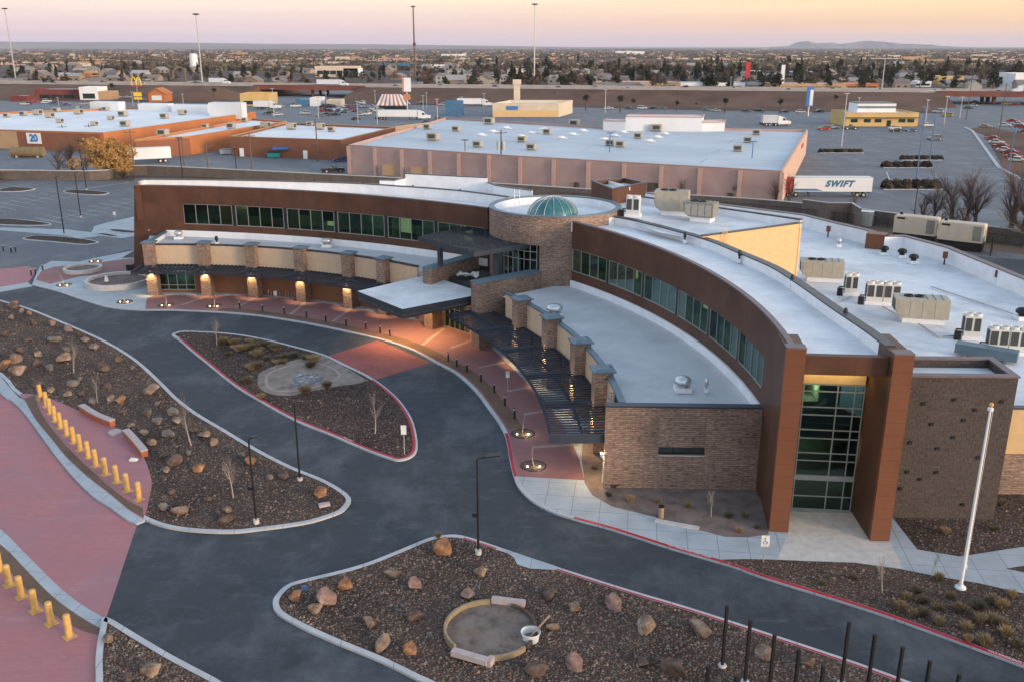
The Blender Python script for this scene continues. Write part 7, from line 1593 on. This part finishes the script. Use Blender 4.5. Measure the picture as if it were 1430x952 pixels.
# ================================================================== the far town
random.seed(77)
EG = [crown_tree(70 + i, 260, 'evergreen_leaf', 3.2, 3.6 + i, 5 + i, .75, r=.3, name='evergreen_tree', cone=(.0, .7, .3)[i]) for i in range(3)]
BTW = [crown_tree(80 + i, 280, 'brown_twigs', 4.2, 3.2, 4.8, .62, r=.25, name='winter_tree', shell=.1) for i in range(2)]
def hs(kind):
    t_ = thing('house', None, 'house'); m = MB(); w_, d_, e, h_ = ((14, 9, 3., 5.4), (18, 10, 3.2, 5.2), (11, 9, 5.6, 8.2))[kind]
    m.base((0, 0, 0), (w_, d_, e)); m.mesh([(-w_ / 2, -d_ / 2, e), (-w_ / 2, d_ / 2, e), (-w_ / 2, 0, h_ - .2)], [(0, 1, 2)]); m.mesh([(w_ / 2, -d_ / 2, e), (w_ / 2, d_ / 2, e), (w_ / 2, 0, h_ - .2)], [(0, 1, 2)]); m.build('wall', 'house_wall', t_)
    m = MB()
    for s_ in (-1, 1): m.mesh([(-w_ / 2 - .5, s_ * (d_ / 2 + .5), e - .25), (w_ / 2 + .5, s_ * (d_ / 2 + .5), e - .25), (w_ / 2 + .5, 0, h_), (-w_ / 2 - .5, 0, h_)], [(0, 1, 2, 3)])
    m.build('roof', 'house_roof', t_, recalc=False); m = MB(); m.box((-w_ * .25, -d_ / 2 - .03, e * .5), (2., .08, 1.3)); m.build('window', 'dark_glass', t_); m = MB(); m.box((w_ * .22, -d_ / 2 - .03, e * .5), (2., .08, 1.3)); m.build('window', 'dark_glass', t_); return Proto(t_)
HS = [hs(k) for k in range(3)]
def ok(p):      # keep clear of the freeway and roads
    r_ = p - FO; nn = r_.dot(FN); s_ = r_.dot(FD)
    return nn > 150 and not (-165 < s_ < -110 and nn < 420)
spots = []
while len(spots) < 660:
    y = 660 * (1 / (1 - random.random() * .62)); x = random.uniform(-.60, .60) * y
    p = Vector((x, y, 0))
    if ok(p): spots.append(p)
spots.sort(key=lambda p: p.length)
hn = tn = 0
for i, p in enumerate(spots):
    right_ = p.x > -.05 * p.y
    if i % 7 < 2 and hn < 170:
        hn += 1; k = random.randrange(3); o = HS[k].put(p, random.choice((0, 1.57)) + FA + random.gauss(0, .1), random.uniform(.9, 1.3), ('low gabled house of the far neighbourhood', 'wide low gabled house of the far neighbourhood', 'two storey gabled house of the far neighbourhood')[k], ('low houses beyond the freeway', 'wide houses beyond the freeway', 'two storey houses beyond the freeway')[k])
    else:
        tn += 1
        if random.random() < (.55 if right_ else .3): k = random.randrange(3); o = EG[k].put(p, random.random() * 6, random.uniform(.8, 1.5) * (1 if right_ else .75), ('round dark evergreen tree beyond the freeway', 'pointed dark evergreen tree beyond the freeway', 'tall dark evergreen tree beyond the freeway')[k], ('round evergreens', 'pointed evergreens', 'tall evergreens')[k] + ' beyond the freeway')
        else: k = random.randrange(2); o = BTW[k].put(p, random.random() * 6, random.uniform(.8, 1.35) * (1 if right_ else .7), ('brown leafless tree beyond the freeway', 'spreading brown leafless tree beyond the freeway')[k], ('leafless trees beyond the freeway', 'spreading leafless trees beyond the freeway')[k])
# larger low buildings across the freeway
extra = []
while len(extra) < 200:
    y = random.uniform(670, 1150); x = random.uniform(-.1 if random.random() < .8 else -.58, .60) * y; p = Vector((x, y, 0))
    if ok(p) and min((p - q).length for q in spots) > 6: extra.append(p)
for p in extra:
    k = random.randrange(2)
    if random.random() < .62 and p.x > -.1 * p.y: BTW[k].put(p, random.random() * 6, random.uniform(.8, 1.5), ('brown leafless tree beyond the freeway', 'spreading brown leafless tree beyond the freeway')[k], ('leafless trees beyond the freeway', 'spreading leafless trees beyond the freeway')[k])
    else: EG[k * 2].put(p, random.random() * 6, random.uniform(.7, 1.25), ('round dark evergreen tree beyond the freeway', '', 'tall dark evergreen tree beyond the freeway')[k * 2], ('round evergreens', '', 'tall evergreens')[k * 2] + ' beyond the freeway')
lst = [(1077, 1180, 128, 117, 'sand_stucco', 'old_roof', 'long brown motel with pale roof across the freeway, left wing', 'motel'), (1180, 1226, 127, 117, 'orange_stucco', 'old_roof', 'shorter brown motel wing beside the tall street light mast', 'motel'), (950, 1040, 127, 116, 'bright_roof', 'old_roof', 'long pale blue flat roofed hall left of the red pylon', 'hall'), (1415, 1470, 128, 103, 'bright_roof', 'old_roof', 'tall white building at the far right edge', 'building'), (520, 596, 97, 89, 'blue_siding', 'old_roof', 'long blue warehouse behind the cell tower', 'warehouse'), (598, 640, 99, 91, 'bright_roof', 'old_roof', 'white warehouse right of the blue warehouse', 'warehouse'), (440, 500, 108, 93, 'cream_stucco', 'old_roof', 'cream and green works by the left overpass', 'works'), (396, 410, 103, 94, 'sage_leaf', 'old_roof', 'small teal green shed beside the cream works', 'shed'), (480, 502, 108, 96, 'bright_roof', 'sand_stucco', 'small white building right of the cream works', 'building'), (616, 650, 80, 76, 'bright_roof', 'bright_roof', 'distant white flat building near the horizon', 'building'), (860, 900, 76, 72, 'bright_roof', 'bright_roof', 'distant long white building close to the horizon', 'building'), (830, 950, 127, 115, 'sand_stucco', 'old_roof', 'low sand coloured yard building right of the apartments', 'building'), (60, 115, 110, 104, 'orange_stucco', 'sand_stucco', 'low orange house block at the left beyond the freeway', 'building'), (118, 146, 107, 100, 'sand_stucco', 'sand_stucco', 'small sand house block at the left beyond the freeway', 'building'), (1310, 1345, 118, 107, 'yellow_stucco', 'bright_roof', 'yellow and white petrol station far right', 'petrol station'), (1270, 1300, 122, 114, 'bright_roof', 'bright_roof', 'small pale shed left of the petrol station', 'shed'), (1350, 1410, 112, 106, 'yellow_stucco', 'bright_roof', 'long yellow walled hall far right', 'hall')]
for x0, x1, yb, yt, wl_, rf_, lb, ct in lst:
    low(ct.replace(' ', '_'), lb, ct, x0, x1, yb, yt, 24 if yb > 90 else 40, wl_, rf_, .5, (.05, .95, .25, .6) if yb > 100 else None)
t_, h = pole('water_tower', 'pale round water standpipe tower behind the gantry', 'tower', 272, 100, 76, 3, 'bright_roof'); m = MB(); m.lathe((0, 0, 0), [(5, 0), (5, h - 1), (4.2, h + .5), (.1, h + 1)], 16); m.build('tank', 'bright_roof', t_, smooth=True)
AP = thing('apartment_block', None, 'apartments'); m = MB(); m.base((0, 0, 0), (14, 11, 7)); m.build('wall', 'cream_stucco', AP); m = MB(); m.mesh([(-7.6, -6, 7), (7.6, -6, 7), (7.6, 6, 7), (-7.6, 6, 7), (-5, 0, 9), (5, 0, 9)], [(0, 1, 5, 4), (1, 2, 5), (2, 3, 4, 5), (3, 0, 4)]); m.build('roof', 'house_roof', AP)
for z in (1.2, 4.4):
    for x in (-4.5, -1.2, 1.2, 4.5): m = MB(); m.box((x, -5.53, z + .8), (1.4, .08, 1.5)); m.build('window', 'dark_glass', AP)
AP = Proto(AP)
for i, x in enumerate((618, 634, 650, 664, 680, 720, 736, 752, 770, 786, 800, 818, 704)): AP.put(at(x, 122 - (i % 3) * 1.8 - (8 if i % 2 else 0)) + Vector((0, 45, 0)), FA, random.uniform(.9, 1.15), f'cream hip roofed apartment block, {ORD[i]} of the row between the cell tower and the mast', 'cream apartment blocks')
# countless far trees and roofs
def mass(name, label, cat, k, y0, y1, mats, leaf):
    rnd = random.Random(len(name)); vs, fs, mi = [], [], []
    for _ in range(k):
        y = y0 / (1 - rnd.random() * (1 - y0 / y1)); x = rnd.uniform(-.62, .62) * y
        if noise.noise(Vector((x * .0022, y * .0016, 3))) < (-.12 if leaf else -.3): continue
        g = 1 + y / 9000
        if leaf:
            q = rnd.randrange(len(mats)); w_, h_ = rnd.uniform(2.5, 5) * g, rnd.uniform(3, 7.5)
            for _ in range(7):
                p = Vector((x + rnd.gauss(0, w_ * .5), y + rnd.gauss(0, w_ * .5), abs(rnd.gauss(h_ * .5, h_ * .28)))); a_ = Vector((rnd.gauss(0, 1), rnd.gauss(0, .6), rnd.gauss(0, .8))).normalized() * w_ * .45; b_ = a_.orthogonal().normalized() * w_ * .4; i0 = len(vs); vs += [p - a_, p + b_, p + a_, p - b_]; fs.append((i0, i0 + 1, i0 + 2, i0 + 3)); mi.append(q)
        else:
            w_, d_, h_ = rnd.uniform(7, 15) * (1 + y / 16000), rnd.uniform(8, 12), rnd.uniform(2.6, 4.8)
            if rnd.random() < .05: w_ *= 3.5; h_ *= 1.6
            i0 = len(vs); vs += [Vector((x + sx_ * w_ / 2, y + sy_ * d_ / 2, z)) for z in (0, h_) for sx_, sy_ in ((-1, -1), (1, -1), (1, 1), (-1, 1))]
            fs += [(i0, i0 + 1, i0 + 5, i0 + 4), (i0 + 1, i0 + 2, i0 + 6, i0 + 5), (i0 + 3, i0, i0 + 4, i0 + 7), (i0 + 4, i0 + 5, i0 + 6, i0 + 7)]; q = rnd.randrange(len(mats) // 2); mi += [q] * 3 + [q + len(mats) // 2]
    me = bpy.data.meshes.new(name); me.from_pydata(vs, [], fs)
    for m_ in mats: me.materials.append(MATS[m_])
    for p, i in zip(me.polygons, mi): p.material_index = i
    o = bpy.data.objects.new(name, me); COL.objects.link(o); tag(o, label, cat, None, 'stuff')
mass('far_woods', 'dark and brown tree mass covering the plain to the horizon', 'woods', 17000, 1250, 14000, ['evergreen_leaf', 'brown_twigs', 'brown_twigs', 'evergreen_leaf', 'sage_leaf'], True)
mass('far_roofs', 'countless pale roofs and walls of the town out to the horizon', 'far town', 2300, 1500, 13000, ['sand_stucco', 'tan_block', 'pink_stucco', 'cream_stucco', 'unit_side', 'grey_metal', 'bark', 'old_roof'], False)
# low shrubs dotting the dry fields by the freeway are part of the field; scrub as mass
# ridge on the left horizon, mountains at the right
simple('ridge_soil', (.15, .115, .105), .95, .3, .0015, coord='world', big=(.0006, (.20, .16, .15)))
def ridge(name, y, x0, x1, prof, mat, depth):
    m = MB(); n_ = 90; rows = []
    for j, (dy, k) in enumerate(((0, 0), (.35 * depth, .75), (.6 * depth, 1.), (depth, .2))):
        rows.append([(x0 + (x1 - x0) * i / n_, y + dy + (600 * noise.noise(Vector((i * .3, j, 0)))), k * prof(i / n_) * (1 + (.25 * noise.noise(Vector((i * .45, j * 3, 7))) if j < 2 else 0)) - .1) for i in range(n_ + 1)])
    for a_, b_ in zip(rows, rows[1:]):
        for i in range(n_): m.quad([a_[i], a_[i + 1], b_[i + 1], b_[i]])
    structure(m.build(name, mat))
ridge('ridge', 13000, -11000, 3500, lambda t: 135 * (1 - t) ** .8 * (1 + .04 * math.sin(t * 23)) * min(1, (1 - t) * 4), 'ridge_soil', 5000)
def peaks(t):
    v = max(0, math.sin(math.pi * t)) ** .5 * (.36 + .10 * noise.noise(Vector((t * 4, 1, 2)))); v += .5 * math.exp(-((t - .2) / .045) ** 2) + .24 * math.exp(-((t - .3) / .06) ** 2) + .42 * math.exp(-((t - .52) / .11) ** 2) + .1 * math.exp(-((t - .75) / .1) ** 2)
    return 190 * v * (1 + .12 * noise.noise(Vector((t * 26, 5, 2))))
ridge('mountains', 20000, 5400, 10000, peaks, 'ridge_soil', 1500)
# ================================================================== the air
hz_ = NT('haze'); v = hz_.add('ShaderNodeVolumePrincipled'); v.inputs['Color'].default_value = (.82, .87, 1.0, 1); v.inputs['Density'].default_value = 3.0e-5; v.inputs['Anisotropy'].default_value = .0
hz_.link(v.outputs[0], hz_.out.inputs[1])
m = MB(); m.base((0, 15000, -1.1), (40000, 34000, 331)); o = m.build('haze', 'haze'); o['kind'] = 'stuff'; o['label'] = 'thin pale evening haze over the plain'; o['category'] = 'haze'
